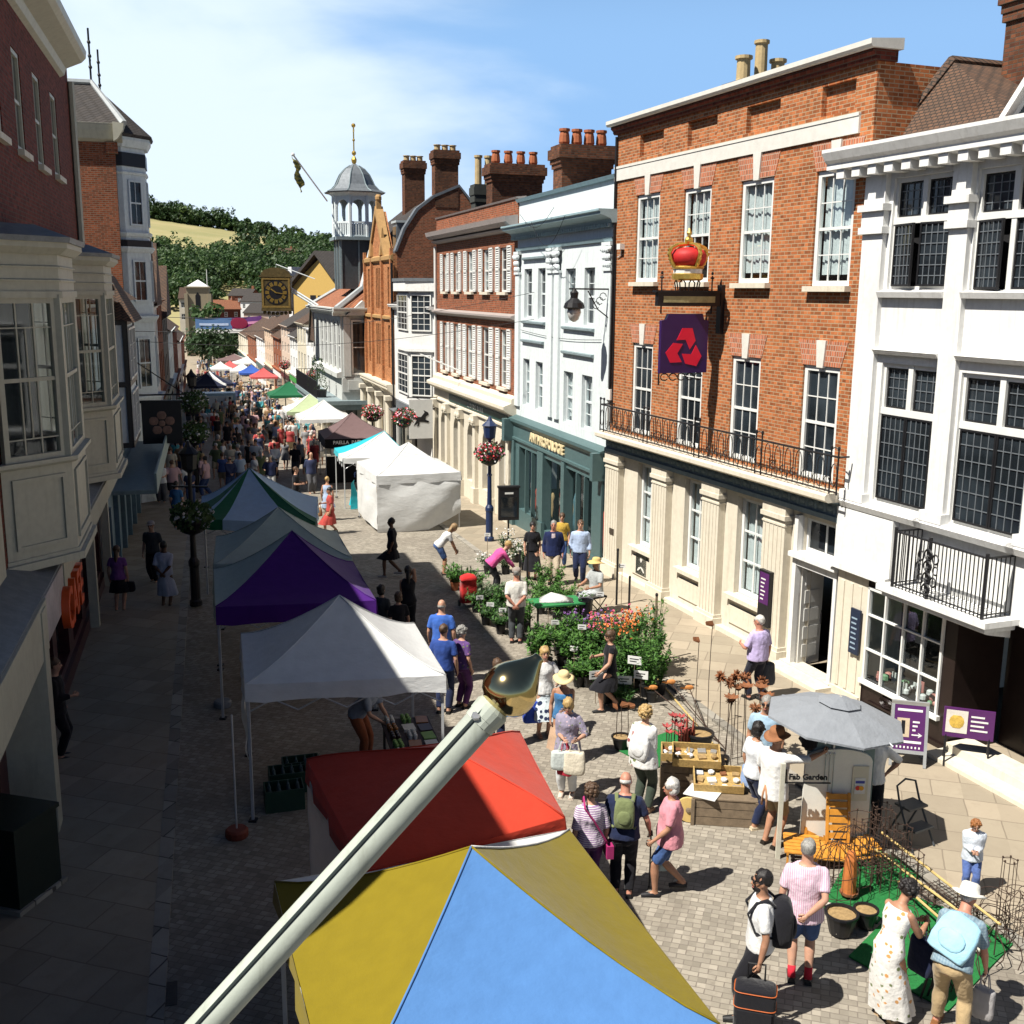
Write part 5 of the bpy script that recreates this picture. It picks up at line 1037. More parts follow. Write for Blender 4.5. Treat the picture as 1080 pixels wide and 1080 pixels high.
def cottage(px, py, Y, w, h, d, wallm, roofm, label, rz=0, ridge=2.2, chim=True):
    p = AT(px, py, Y); g = gz(Y); t = thing('cottage', label, 'house', (p.x, p.y, p.z-h), rz, 'houses at the foot of the hill')
    ops = [(-w/2+w*(i+.5)/3-.45, -w/2+w*(i+.5)/3+.45, z, z+1.3) for i in range(3) for z in ([h-2.0, h-4.6] if h > 5 else [h-2.0])]
    m = MB(); wall(m, -w/2, w/2, -6, h, ops, .15, -d/2); shell(m, -w/2, w/2, -6, h, d/2, -d/2); 
    for x in (-w/2, w/2-.1): m.loft([[(xx, y, z) for y, z in ((-d/2,h), (d/2,h), (0,h+ridge))] for xx in (x, x+.1)])
    m.build('wall', wallm, t)
    m = MB(); m.loft([[(x, y, z) for y, z in ((-d/2-.3,h-.1), (0,h+ridge+.1), (d/2+.3,h-.1), (d/2+.3,h+.1), (0,h+ridge+.3), (-d/2-.3,h+.1))] for x in (-w/2-.2, w/2+.2)]); r = m.build('roof', roofm, t)
    for o in ops: sash(t, *o, 2, 2, -d/2+.06, fw=.1, bar=.05)
    if chim: m = MB(); m.box(w/2-1.2, w/2-.4, -.4, .4, h+ridge*.4, h+ridge+1.2); m.build('chimney', BRICK_R, r)
    return t
cottage(234, 326, 300, 8, 6, 8, BRICK_D, TILE_O, 'brick house with red tiled roof right of the church tower', R(30))
cottage(203, 315, 250, 5, 9, 8, CREAM, TILE_B, 'tall cream house left of the church tower', R(10))
cottage(272, 318, 330, 7, 5, 9, WHITE, TILE_D, 'white cottage right of the hill road, dark roofed', R(-12))
cottage(258, 312, 380, 8, 5, 9, BRICK_D, TILE_D, 'dark brick cottage higher up the hill road', R(-10))
cottage(282, 330, 290, 9, 7, 9, plain('pink render', (.5,.36,.3), .8), TILE_D, 'pink rendered house just left of the clock', R(-14))
cottage(262, 352, 250, 12, 5, 8, CREAM, TILE_D, 'long cream building under the banner', R(5))
cottage(236, 352, 262, 10, 4, 8, weathered('grey render', (.3,.3,.28)), TILE_D, 'grey building at the foot of the street', R(2))
for i, (px, py) in enumerate(((300,267), (309,270), (318,268), (270,273))): cottage(px, py, 560, 9, 5, 7, WHITE, TILE_B, ['white villa among trees on the hillside, leftmost of three', 'white villa among trees on the hillside, middle of three', 'white villa among trees on the hillside, rightmost of three', 'white villa half hidden by trees left of the others'][i], R(-10+9*i))
mr = MB(); pts = [AT(262, 338, 335), AT(252, 329, 380), AT(243, 322, 420), AT(234, 316, 470)]
mr.loft([[p+Vector((-4,0,.6)), p+Vector((4,0,.6))] for p in pts], False, False); tag(mr.build('hill_road', plain('pale tarmac', (.3,.28,.25), .9)), kind='structure')
# terrain
def ztop(px): return 66-(px-159)*.125
def hz(x, y):
    px = 540+1140*x/y/1.0; t = max(0, min(1, (y-640)/260)); z = gz(min(y, 640)); zt = ztop(max(-400, min(700, px)))
    if y > 640: z = 26+(zt-26)*t
    if y > 900: z = zt-(y-900)*.03
    return z+2.0*noise.noise(Vector((x*.012, y*.012, 0)))*min(1, max(0, (y-330)/100))
m = MB(); ys = [345, 360, 380, 400, 430, 460, 500, 540, 580, 620, 640, 660, 690, 720, 760, 800, 840, 880, 900, 930, 1000, 1200, 1500, 2500]
m.smooth = True
m.loft([[(x*(y/900.0)*1.0, y, hz(x*(y/900.0), y)-.3) for x in range(-900, 901, 36)] for y in ys], False, False)
t = NT('dry hill grass'); c = t.coord()
k = t.mix(t.ramp(t.noise(c, .02, 6, .6), .35, .65), (.40,.34,.17), (.27,.26,.11)); k = t.mix(t.ramp(t.noise(t.n('ShaderNodeMapping', {'Vector': c, 'Scale': (.02,.15,.1)}).outputs[0], 1.5, 5), .5, .7, 0, .6), k, (.34,.29,.12))
tag(m.build('hill', t.set(Base_Color=k, Roughness=.95)), kind='structure')
m = MB(); m.loft([[(x, y, min(gz(min(y,345)), 0)-.7) for x in (-500, 500)] for y in (-60, 0, 28, 83, 125, 165, 250, 345)], False, False); tag(m.build('ground', FIELD_Z), kind='structure')
m = MB(); m.quad((-3000,-2000,-14), (3000,-2000,-14), (3000,3000,-14), (-3000,3000,-14)); tag(m.build('ground', plain('far ground', (.12,.13,.07), .9)), kind='structure')
LF = [leafmat('dark wood leaves', (.026,.06,.018), (.04,.082,.026), .3, .3), leafmat('mid wood leaves', (.042,.092,.025), (.062,.122,.033), .3, .3), leafmat('light wood leaves', (.075,.135,.038), (.11,.17,.052), .3, .3)]
BARK = plain('bark', (.09,.07,.05), .9, .3)
def crown(mb, c, rx_, rz, n, leaf, seed, tone=None):
    r_ = random.Random(seed); cl = []
    for _ in range(max(8, n//24)):
        v = Vector((r_.gauss(0,1), r_.gauss(0,1), r_.gauss(0,1))); v.normalize(); q = r_.uniform(.45, 1.0)
        cl.append((Vector((v.x*rx_*q, v.y*rx_*q, v.z*rz*q+rz*.1)), r_.uniform(.2,.42)*rx_, r_.choice((0,0,1,1,1,2)) if tone is None else tone))
    for p, rr, tn in cl:
        mb.mi = tn
        for _ in range(24):
            v = Vector((r_.gauss(0,1), r_.gauss(0,1), r_.gauss(0,1))); v.normalize()
            q = Vector(c)+p+v*rr*r_.uniform(.6,1.05); nrm = (v+Vector((r_.uniform(-.7,.7), r_.uniform(-.7,.7), r_.uniform(-.2,.9)))).normalized()
            a = nrm.orthogonal().normalized(); b = nrm.cross(a); s = leaf*r_.uniform(.6,1.3)
            mb.add([q-a*s, q-b*s*.7, q+a*s, q+b*s*.8], [(0,1,2,3)])
    mb.mi = 0
def tree(name, label, loc, h, rx_, n, leaf, seed, tone=None, group=None):
    t = thing(name, label, 'tree', loc, 0, group); r_ = random.Random(seed)
    m = MB(); m.tube([(0,0,-.5), (.1,0,h*.3), (0,.1,h*.6), (.05,0,h*.9)], [h*.03, h*.024, h*.016, h*.004], 8)
    for k in range(6):
        a = r_.random()*6.28; z = h*r_.uniform(.3,.6); m.tube([(0,0,z), (rx_*.4*math.cos(a), rx_*.4*math.sin(a), z+h*.12), (rx_*.75*math.cos(a), rx_*.75*math.sin(a), z+h*.2)], [h*.012, h*.008, h*.002], 5)
    m.build('trunk', BARK, t)
    m = MB(); crown(m, (0,0,h*.62), rx_, h*.4, n, leaf, seed, tone); m.build('crown', LF, t, fix=False); return t
woods = [MB(), MB()]; wr = random.Random(3)
def field_right(px): return px > 283
for k in range(520):
    px = 130+wr.random()*260; y = 395+wr.random()*(232 if px > 292 or px < 190 else 170); x = (px-540)/1140*y*1.0
    if 232 < px < 266 and y < 470: continue
    h = wr.uniform(10, 17)*(1.0 if y > 450 else .75); crown(woods[0], (x, y, hz(x,y)+h*.5), h*.42, h*.5, 290 if y < 520 else 220, .6 if y < 520 else .72, k+50, None)
for k in range(330):
    px = 120+wr.random()*270; right = max(0, (px-286)/22.0)
    y = wr.uniform(895, 945) if wr.random() > min(.75, right) else wr.uniform(640, 900); x = (px-540)/1140*y
    h = wr.uniform(11, 18) if px < 245 else wr.uniform(8, 13); crown(woods[1], (x, y, hz(x,y)+h*.48), h*.46, h*.5, 200, .95, k+900, None if wr.random() < .5 else 0)
tag(woods[0].build('woodland', LF, fix=False), 'dense broadleaved wood on the lower slope of the hill', 'woodland', kind='stuff')
tag(woods[1].build('woodland', LF, fix=False), 'dark belt of trees along the top of the hill above the dry field', 'woodland', kind='stuff')
p = AT(262, 285, 640); tree('tree', 'dark round tree standing out at the lower edge of the dry field', (p.x, p.y, hz(p.x, p.y)), 19, 11, 500, 1.1, 77, 0)
for i, (px, Y, h, rx_, lab) in enumerate(((222,185,7,3.2,'nearest dark tree at the left side of the street foot'), (234,195,7,3.6,'leafy tree behind the nearest one at the street foot'), (213,200,6.5,3.6,'tree half hidden by the shaded houses at the street foot'), (246,205,6.5,3,'rightmost small tree at the street foot, before the grey building'))):
    p = AT(px, 380, Y); tree('street_tree', lab, (p.x, p.y, gz(Y)), h, rx_, 1100, .3, 200+i, 0, 'trees at the street foot')
for i, (px, py, Y) in enumerate(((221,335,215), (296,322,340), (283,312,420))):
    p = AT(px, py, Y); tree('tree', ['green tree in front of the church tower', 'green tree by the cottages left of the clock', 'tree among the cottages above the clock banner'][i], (p.x, p.y, p.z-7), 9, 4.5, 300, .6, 300+i)
# banner across the street
bn = thing('street_banner', 'blue and magenta banner strung across the far end of the street', 'banner'); a, b = AT(206, 340, 190), AT(276, 338, 190); bn.location = a
m = MB(); v = b-a; m.tube([(-8,0,.9), v*.5+Vector((0,0,.4)), v+Vector((8,0,1.2))], .05, 4); m.build('rope', IRON, bn)
nA = .5
def cl_(t0, t1, z0, z1, nm, mt, dy=0):
    m = MB(); n = 6; m.loft([[v*(t0+(t1-t0)*i/n)+Vector((0,.05*math.sin(i)+dy,z+.4*((t0+(t1-t0)*i/n)-.5)**2*2)) for i in range(n+1)] for z in (z0, z1)], False, False); return m.build(nm, mt, bn)
cl_(0, .55, -1.3, .6, 'blue_panel', plain('blue banner cloth', (.1,.2,.4), .7)); cl_(.55, 1, -1.3, .6, 'magenta_panel', plain('magenta banner cloth', (.35,.02,.22), .7)); cl_(0, 1, -2.0, -1.3, 'white_border', WHITE_J); cl_(.56, 1, -.3, .6, 'purple_band', plain('purple banner cloth', (.13,.04,.2), .7), -.03); m = MB(); m.ell(tuple(v*.66+Vector((0,-.1,-.35))), (1.5,.03,1.0), 16, 8); m.build('red_roundel', plain('dark red banner print', (.25,.01,.05), .7), bn); cl_(.06, .5, -.7, -.3, 'print_line', plain('pale blue banner print', (.5,.6,.8), .6), -.06); cl_(.62, .95, -.65, -.2, 'print_line', plain('pink banner print', (.7,.3,.5), .6), -.06)
# ============================================================ MARKET STALLS
FRAME = plain('white steel pole', (.55,.56,.57), .4, .1, metal=.2)
CL = dict(white=(.78,.79,.78), blue=(.1,.25,.56), sky=(.5,.68,.85), yellow=(.25,.19,.01), red=(.62,.06,.03), purple=(.075,.012,.2), green=(.02,.16,.07), sage=(.48,.58,.52), pale=(.5,.6,.36), turq=(.03,.5,.6), brown=(.2,.13,.13), navy=(.015,.02,.05), pink=(.68,.13,.13), cobalt=(.05,.13,.5), black=(.012,.012,.015), aqua=(.15,.55,.55))
def fab(k): return cloth('%s stall canvas' % k, CL[k], .05, trans=.18, rough=.75, crease=True)
def stall(label, pts, ze, za, cols, apex=None, val=.24, n=10, legs=True, group='market stall canopies', sag=.08, pw=1.35, valcols=None, name='market_stall', flap=True, ridge=None):
    """pts: near-left, near-right, far-right, far-left corners; ze, za: eaves and peak above the street; cols: front, right, back, left cloths, each one colour or a list of (share, colour)"""
    P = [Vector((p[0], p[1])) for p in pts]; C0 = sum(P, Vector((0,0)))/4; g = gz(C0.y)
    t = thing(name, label, 'market stall', (C0.x, C0.y, g), 0, group)
    ap = Vector((apex[0], apex[1]))-C0 if apex else Vector((0,0)); P = [p-C0 for p in P]
    keys = []
    def mid(k):
        if k not in keys: keys.append(k)
        return keys.index(k)
    m = MB(); m.smooth = True; vm = MB()
    for i in range(4):
        a, b = P[i], P[(i+1) % 4]; segs = cols[i] if isinstance(cols[i], list) else [(1.0, cols[i])]
        aa = ap
        if ridge: aa = None
        s0 = 0.0
        for w_, k in segs:
            m.mi = mid(k); nn = max(2, int(n*w_)); rows = []
            for j in range(9):
                f = j/8
                row = []
                for q in range(nn+1):
                    u = s0+w_*q/nn; e = a+(b-a)*u
                    top = ap if not ridge else (ap+Vector(ridge)*((e-ap).dot(Vector(ridge).normalized())/max(1e-6, (a-b).length)))
                    p = e+(top-e)*f
                    wr_ = .022*noise.noise(Vector((u*7+i*3, f*5, ze)))*(1-f)+.008*noise.noise(Vector((u*19+i*3, f*11, ze)))*math.sin(math.pi*f)
                    z = ze+(za-ze)*(f**pw)-sag*math.sin(math.pi*u)*(1-f)*(.3+f)+wr_
                    row.append((p.x, p.y, z))
                rows.append(row)
            m.loft(rows, False, False)
            if val:
                vk = valcols[i] if valcols and valcols[i] else k; vm.mi = m.mi if not valcols else mid(vk)
                nrm = Vector(((b-a).y, -(b-a).x)).normalized()
                rr = []
                for f in (0, .5, 1):
                    rr.append([tuple((a+(b-a)*(s0+w_*q/nn)+nrm*(.006+.02*f+.03*f*math.sin(q*2.1+i)))[:])+(ze-val*f-(.02*math.sin(q*1.3) if f else 0)-.04*math.sin(math.pi*(s0+w_*q/nn))*.3,) for q in range(nn+1)])
                vm.smooth = True; vm.loft(rr, False, False)
            s0 += w_
    for i, p in enumerate(P):
        vm.mi = mid(cols[i] if not isinstance(cols[i], list) else cols[i][0][1]); vm.tube([tuple(p+(ap-p)*(j/8))+(ze+(za-ze)*((j/8)**pw)+.004,) for j in range(9)], .011, 5)
    o = len(m.v); m.v += vm.v; m.f += [[q+o for q in f] for f in vm.f]; m.m += vm.m; m.sm += vm.sm
    m.build('canopy', [fab(k) for k in keys], t)
    if legs:
        for p in P:
            q = p*.97; l = MB(); l.box(q.x-.02, q.x+.02, q.y-.02, q.y+.02, .03, ze); lo = l.build('leg', FRAME, t)
            f = MB(); f.box(q.x-.06, q.x+.06, q.y-.06, q.y+.06, 0, .03); f.build('foot', IRON, lo)
        f = MB()
        for a, b in zip(P, P[1:]+P[:1]):
            a, b = a*.97, b*.97
            for k in range(4):
                u0, u1 = k/4, (k+1)/4; z0, z1 = ((ze-.08, ze-.45) if k % 2 == 0 else (ze-.45, ze-.08)); p0, p1 = a+(b-a)*u0, a+(b-a)*u1; f.tube([(p0.x,p0.y,z0), (p1.x,p1.y,z1)], .012, 4); f.tube([(p0.x,p0.y,z1), (p1.x,p1.y,z0)], .012, 4)
        f.build('scissor_frame', FRAME, t)
    return t, P
def sidewall(t, a, b, z0, z1, k, name='side_wall', billow=.15, hem=None):
    m = MB(); m.smooth = True; nrm = Vector(((b-a).y, -(b-a).x)).normalized(); rows = []
    for j in range(13):
        f = j/12; row = []
        for q in range(21):
            u = q/20; p = a+(b-a)*u; w = billow*math.sin(math.pi*u)*math.sin(math.pi*f*.9)+.05*noise.noise(Vector((u*3+f*1.5, f*4, 5)))+.025*math.sin(u*13+f*9)*f
            lift = (hem(u) if hem else 0)*f
            row.append((p.x+nrm.x*w, p.y+nrm.y*w, z1+(z0-z1)*f+lift))
        rows.append(row)
    m.loft(rows, False, False); return m.build(name, fab(k), t)
def table(name, label, c, w, d, h, rz, topm, clothm=None, group=None):
    t = thing(name, label, 'table', c, rz, group); m = MB(); m.box(-w/2, w/2, -d/2, d/2, h-.04, h); m.build('tabletop', topm, t)
    for x in (-w/2+.05, w/2-.05):
        for y in (-d/2+.05, d/2-.05): l = MB(); l.box(x-.02, x+.02, y-.02, y+.02, 0, h-.04); l.build('leg', IRON, t)
    if clothm:
        m = MB(); m.smooth = True; n = 40; pr = []
        for k in range(n):
            a = k/n*4; s = int(a); f = a-s; cs = [(-1,-1), (1,-1), (1,1), (-1,1)]; p, q = cs[s], cs[(s+1) % 4]; pr.append(((p[0]+(q[0]-p[0])*f)*w/2, (p[1]+(q[1]-p[1])*f)*d/2))
        m.loft([[(x*.98, y*.98, h+.006) for x, y in pr], [(x*1.02, y*1.02, h+.004) for x, y in pr], [(x*(1.05+.02*math.sin(k*1.7)), y*(1.07+.03*math.sin(k*1.7)), h*.5) for k, (x, y) in enumerate(pr)], [(x*(1.06+.03*math.sin(k*1.7)), y*(1.1+.05*math.sin(k*1.7)), .08) for k, (x, y) in enumerate(pr)]], False); m.add([(x*.98, y*.98, h+.006) for x, y in pr], [tuple(range(n))]); m.build('table_cover', clothm, t)
    return t
# nearest first
stall('stall with a blue front panel and mustard yellow sides', [(-1.2,6.6), (1.72,7.76), (.66,10.98), (-2.34,9.85)], 2.1, 3.0, ['blue','yellow','white','yellow'], (-.34,8.94), val=.22, valcols=['blue','yellow','white','yellow'])
t, P = stall('bright red stall with low roof and white side sheet', [(-1.45,10.0), (.62,11.16), (.13,13.55), (-2.54,12.63)], 2.15, 2.62, ['red']*4, (-.75,11.95), val=.3, pw=.8, sag=.12)
sidewall(t, P[3]*1.0, P[0]*1.0, .25, 1.95, 'white', billow=.05)
t3, P3_ = stall('plain white stall with a pointed roof between the red and the purple stalls', [(-3.92,15.09), (-.98,15.57), (-1.7,18.18), (-4.57,17.51)], 2.2, 3.2, ['white']*4, (-2.7,16.39), val=.26)
sidewall(t3, P3_[3], P3_[0], 1.0, 2.0, 'white', 'curtain', .03)
stall('deep purple stall behind the plain white one', [(-5.42,19.06), (-2.54,19.58), (-3.4,22.5), (-6.2,21.8)], 2.2, 3.2, ['purple','purple','purple','sage'], (-4.38,21.01), val=.34)
stall('sage green stall standing right behind the purple one', [(-6.25,22.0), (-3.45,22.7), (-4.2,25.3), (-6.9,24.6)], 2.25, 3.2, ['sage','sage','sage','sage'], (-5.16,23.4), val=.24)
GS = [(.3,'green'), (.4,'sky'), (.3,'green')]
stall('pale blue and white stall with dark green stripes along its hips', [(-8.05,27.5), (-5.02,27.06), (-5.6,30.6), (-8.95,30.6)], 2.1, 3.1, [[(.18,'green'), (.64,'sky'), (.18,'green')], [(.2,'green'), (.8,'sky')], 'sky', [(.3,'sky'), (.4,'green'), (.3,'sky')]], (-7.3,29.6), val=.26)
t, P = stall('big white stall with its front closed by a billowing white sheet', [(-4.71,37.0), (-1.84,38.07), (-2.9,41.2), (-5.85,40.2)], 2.12, 3.0, ['white']*4, (-3.82,39.3), val=.3)
sidewall(t, P[0], P[1], .1, 1.85, 'white', 'front_sheet', .18, lambda u: .55*max(0, u-.6)/.4)
sidewall(t, P[3], P[0], .2, 1.85, 'white', 'side_wall', .1)
t, P = stall('white and turquoise stall behind the big white one', [(-6.7,42.3), (-4.0,43.1), (-4.9,46.0), (-7.5,45.1)], 2.1, 2.95, ['white','turq','turq',[(.5,'turq'), (.5,'white')]], (-5.3,44.3), val=.2)
m = MB(); m.smooth = True; m.loft([[(P[0].x+.3+.45*math.sin(q*.4)*f, P[0].y+.1*q-.3*f, 1.1-f*1.0) for q in range(10)] for f in (0,.5,1)], False, False); m.build('hanging_cloth', fab('turq'), t)
tp, P = stall('brown food stall with black valance lettered in white', [(-8.65,49.4), (-5.6,50.3), (-6.5,53.4), (-9.5,52.5)], 2.15, 3.15, ['brown']*4, (-7.7,51.6), val=.42, valcols=['black']*4)
bk = MB(); bk.T = faceT(P[0], P[1])[0]; LW_ = (P[1]-P[0]).length; bk.box(.05, LW_-.05, -.06, -.02, .1, 1.35); bo = bk.build('counter_front', fab('black'), tp)
ang = math.atan2((P[1]-P[0]).y, (P[1]-P[0]).x); mid_ = (P[0]+P[1])/2; nr = Vector(((P[1]-P[0]).y, -(P[1]-P[0]).x)).normalized()
def onfront(s, size, u, z, mat, off): q = P[0]+(P[1]-P[0])*u+nr*off; lettering(s, size, mat, bo, (q.x, q.y, z), (R(90), 0, ang), .004, .006)
onfront('PAELLA  PAELLA  PAELLA', .22, .5, 1.98, WHITE_J, .07); onfront('No Br', .5, .62, 1.0, WHITE_J, .075); onfront('f', .34, .42, .45, plain('social blue print', (.15,.25,.6), .5), .075)
q = P[0]+(P[1]-P[0])*.58+nr*.07; m = MB(); m.ell((q.x, q.y, .45), (.12,.01,.08), 8, 5); m.build('bird_mark', plain('social blue print', (.15,.25,.6), .5), bo)
m = MB(); m.T = faceT(P[0], P[1])[0]; m.box(.3, LW_*.75, .1, .5, 1.36, 1.75); m.build('menu_shelf', WHITE_J, tp)
def sq(px, py, w, rz=-.29, h=2.1):
    """a square stall of width w whose near eave centre is seen at a pixel"""
    c = G(px, py, h); d = Vector((math.cos(rz+.0), math.sin(rz+.0)))*w/2; f = Vector((math.sin(-rz)*-1, math.cos(rz)))*w; d = Vector((math.cos(-rz*1.0), math.sin(-rz*1.0)))*w/2; f = Vector((-d.y, d.x)).normalized()*w; c2 = Vector((c.x, c.y))
    return [c2-d, c2+d, c2+d+f, c2-d+f]
far = [(345,441,3.0,['white']*4,'bright white stall beyond the brown food stall'), (330,433,3.2,['pale','white','white','white'],'white and pale green stall beyond the bright white one'), (307,416,3.2,['green']*4,'dark green stall in the sunny crowd'), (279,397,3.0,['pink']*4,'coral red stall beyond the dark green one'),
 (266,393,3.0,['cobalt','cobalt','white','cobalt'],'cobalt blue stall behind the coral one'), (256,391,3.0,['white']*4,'white stall left of the cobalt one, far down the street'), (243,388,3.0,['pink']*4,'small red stall far down the street'), (233,389,3.0,['white']*4,'small white stall left of the far red one'), (262,383,4.5,['white']*4,'farthest wide white stall roof at the street foot'), (248,380,5,['brown','white','brown','brown'],'farthest dull beige stall roof at the street foot')]
for px, py, w, cs, lab in far: stall(lab, sq(px, py, w), 2.1, 3.05, cs, val=.2, n=6)
stall('white and navy stall in the shade before the far crowd', sq(222, 404, 4.2), 2.1, 3.2, [[(.15,'navy'), (.7,'white'), (.15,'navy')],'navy','navy','navy'], val=.2, n=8)
stall('navy stall over a pale blue serving cart', sq(219, 407, 3.2), 2.15, 3.1, ['navy','white','navy','navy'], val=.2, n=8)
c = G(232, 441); ca = thing('serving_cart', 'pale blue and white serving cart parked under the navy stall', 'cart', (c.x, c.y, gz(c.y)), .29)
m = MB(); m.box(-1.3, 1.3, 0, 1.6, .5, 2.0); m.build('body', plain('pale blue cart paint', (.4,.55,.65), .4), ca); m = MB(); m.box(-1.1, 1.1, -.02, .0, 1.0, 1.8); m.build('menu_board', WHITE_J, ca); m = MB(); m.box(-1.35, 1.35, -.05, 1.6, .2, .9); m.build('skirt', plain('dark blue cart paint', (.05,.09,.18), .4), ca)
for x in (-.9, .9): m = MB(); m.T = Matrix.Translation((x, .8, .25)) @ Matrix.Rotation(R(90), 4, 'Y'); m.lathe([(.25,-.6), (.25,.6)], 12); m.build('wheel', BLACK, ca)
# tables and goods under the canopies
BOOKW = plain('printed cards', (.6,.6,.58), .6, .1)
tb_ = table('trestle_table', 'trestle table spread with cards and jars beneath the white stall', (-1.55,16.3,0), .8, 2.0, .8, .25, plain('dark table cloth', (.05,.04,.05), .8))
gi = 0
for i in range(6):
    for j in range(3):
        gi += 1; a = .25; u, v = -.27+.27*j, -.85+.34*i; x, y = -1.55+u*math.cos(a)-v*math.sin(a), 16.3+u*math.sin(a)+v*math.cos(a)
        m = MB(); k = (i*3+j) % 5
        if j == 2: m.box(-.1, .1, -.14, .14, 0, .02)
        elif j == 1 and k > 1: m.box(-.1, .1, -.12, .12, 0, .05)
        else:
            for p in range(6): m.lathe([(.03,0), (.035,.08), (.02,.1)], 7, ((p % 2)*.08-.04, (p//2)*.09-.09, 0))
        o = m.build('goods', [BOOKW, plain('green label print', (.2,.35,.1), .6), plain('amber jars', (.3,.12,.03), .3), BOOKW, plain('dark jars', (.04,.02,.02), .3)][k]); o.location = (x, y, .801); o.rotation_euler = (0,0,a+rnd.uniform(-.1,.1)); tag(o, 'card or jar on the trestle table under the white stall', 'goods', 'goods on the trestle table')
for i, (px, py, h) in enumerate(((300,850,.35), (304,832,.35), (318,822,.35))):
    c = G(px, py); t = thing('crate', ['dark green crate of bottles in the shade left of the red stall, nearest', 'dark green crate behind the nearest one by the red stall', 'dark green crate farthest back by the red stall'][i], 'crate', (c.x, c.y, 0), .3, 'crates beside the red stall')
    GC = plain('dark green plastic crate', (.015,.05,.03), .5)
    m = MB(); m.box(-.3, .3, -.2, .2, .0, .03)
    for a, b, c_, d in ((-.3,.3,-.2,-.18), (-.3,.3,.18,.2), (-.3,-.28,-.18,.18), (.28,.3,-.18,.18)): m.box(a, b, c_, d, .03, h)
    m.build('box', GC, t); m = MB()
    for k in range(8): m.lathe([(.035,.03), (.035,.3), (.012,.36), (.012,.4)], 7, (-.22+.145*(k % 4), -.08+.16*(k//4), 0))
    m.build('bottles', plain('bottle glass', (.1,.14,.14), .2), t)
# weights and litter bins on the left, in the shade
for i, (px, py) in enumerate(((235,745), (250,882))):
    c = G(px, py); t = thing('pole_weight', ['grey weight block at the foot of the white stall pole', 'dull orange weight block on the shaded setts'][i], 'weight', (c.x, c.y, 0)); m = MB(); m.lathe([(.16,0), (.17,.03), (.17,.1), (.14,.13), (.03,.13)], 14); m.build('block', [plain('grey plastic', (.2,.22,.24), .6), plain('dull orange plastic', (.2,.04,.02), .6)][i], t); m = MB(); m.tube([(0,0,.13), (0,0,1.9)], .015, 5); m.build('pole', FRAME, t)
c = G(14, 945); t = thing('litter_bin', 'dark litter bin on a pale plinth at the left edge of the shaded pavement', 'bin', (c.x, c.y, .05), -.27); m = MB(); m.box(-.45, .45, -.4, .4, .06, 1.1); m.box(-.48, .48, -.43, .43, 1.1, 1.16); m.build('body', plain('dark green bin paint', (.015,.025,.02), .4), t); m = MB(); m.box(-.5, .5, -.46, .46, 0, .06); m.build('plinth', KERBM, t); m = MB(); m.box(-.25, .25, -.41, -.395, .75, .95); m.build('opening', BLACK, t)
# flagpole with gilt finial, running out from below the camera
f0, f1 = AT(168, 1135, 2.35), AT(519, 748, 2.62); d = (f1-f0).normalized(); f00 = f0-d*1.6
fp = thing('flagpole', 'pale green grey flagpole with a dark rope and gilt finial crossing the foreground', 'flagpole', f00)
m = MB(); m.smooth = True; L = (f1-f00).length; m.tube([(0,0,0), d*L*.5, d*(L-.001)], [.043,.042,.041], 20); m.smooth = False; m.tube([d*(L-.05), d*(L-.02)], .044, 20); m.tube([d*(L-.03), d*L, d*(L+.012)], [.046,.048,.04], 20)
m.build('pole', weathered('pale grey green pole paint', (.42,.46,.4), (.2,.21,.16), .6, .6, 3.0), fp)
up = Vector((.2,-.55,.8)); up = (up-d*up.dot(d)).normalized(); sd = d.cross(up)
m = MB(); off = up*.9+sd*-.12; off.normalize(); m.tube([off*.044, d*L*.5+off*.043, d*(L-.01)+off*.042], .005, 6); m.build('halyard', plain('dark rope', (.02,.03,.03), .8), fp)
m = MB(); m.tube([d*(L-.04)+off*.043, d*(L-.035)+off*.05], .012, 6); m.build('cleat', STEEL, fp)
FIN = plain('polished gilt finial', (.62,.5,.25), .12, .15, metal=1.0)
u1 = d.orthogonal().normalized(); w1 = d.cross(u1)
m = MB(); m.smooth = True; prof = [(.05,.0), (.054,.006), (.07,.014), (.083,.03), (.088,.05), (.088,.068), (.083,.086), (.072,.103), (.057,.12), (.042,.136), (.029,.152), (.02,.166), (.018,.175), (.002,.178)]
m.loft([[d*(L+.01+h*.98)+u1*(r*.82*math.cos(k*math.pi/14))+w1*(r*.82*math.sin(k*math.pi/14)) for k in range(28)] for r, h in prof]); fo = m.build('finial', FIN, fp)
# standing lamp post with flower basket, information post
HB = [leafmat('basket leaves', (.03,.07,.015), (.06,.12,.03)), plain('red petals', (.6,.03,.04), .6), plain('pink petals', (.75,.25,.35), .6), plain('white petals', (.75,.72,.7), .6), plain('orange petals', (.7,.2,.03), .6)]
def basket(label, c, r, seed, group='hanging flower baskets', dens=900, mix=(0,0,0,0,1,1,2,3)):
    t = thing('flower_basket', label, 'flower basket', c, 0, group); r_ = random.Random(seed)
    m = MB(); m.lathe([(.03,-r*.9), (r*.5,-r*.7), (r*.75,-r*.2), (r*.78,0), (r*.6,0)], 12); m.build('basket', BLACK, t)
    m = MB()
    for _ in range(dens):
        v = Vector((r_.gauss(0,1), r_.gauss(0,1), r_.gauss(0,1))); v.normalize(); v = Vector((v.x*r, v.y*r, v.z*r*.75+r*.1))*r_.uniform(.6,1.12); a = Vector((r_.uniform(-1,1), r_.uniform(-1,1), r_.uniform(-1,1))).normalized()*r*.1; b = a.orthogonal().normalized()*r*.085
        m.mi = r_.choice(mix); m.add([v-a, v-b, v+a, v+b], [(0,1,2,3)])
    m.build('flowers', HB, t, fix=False); return t
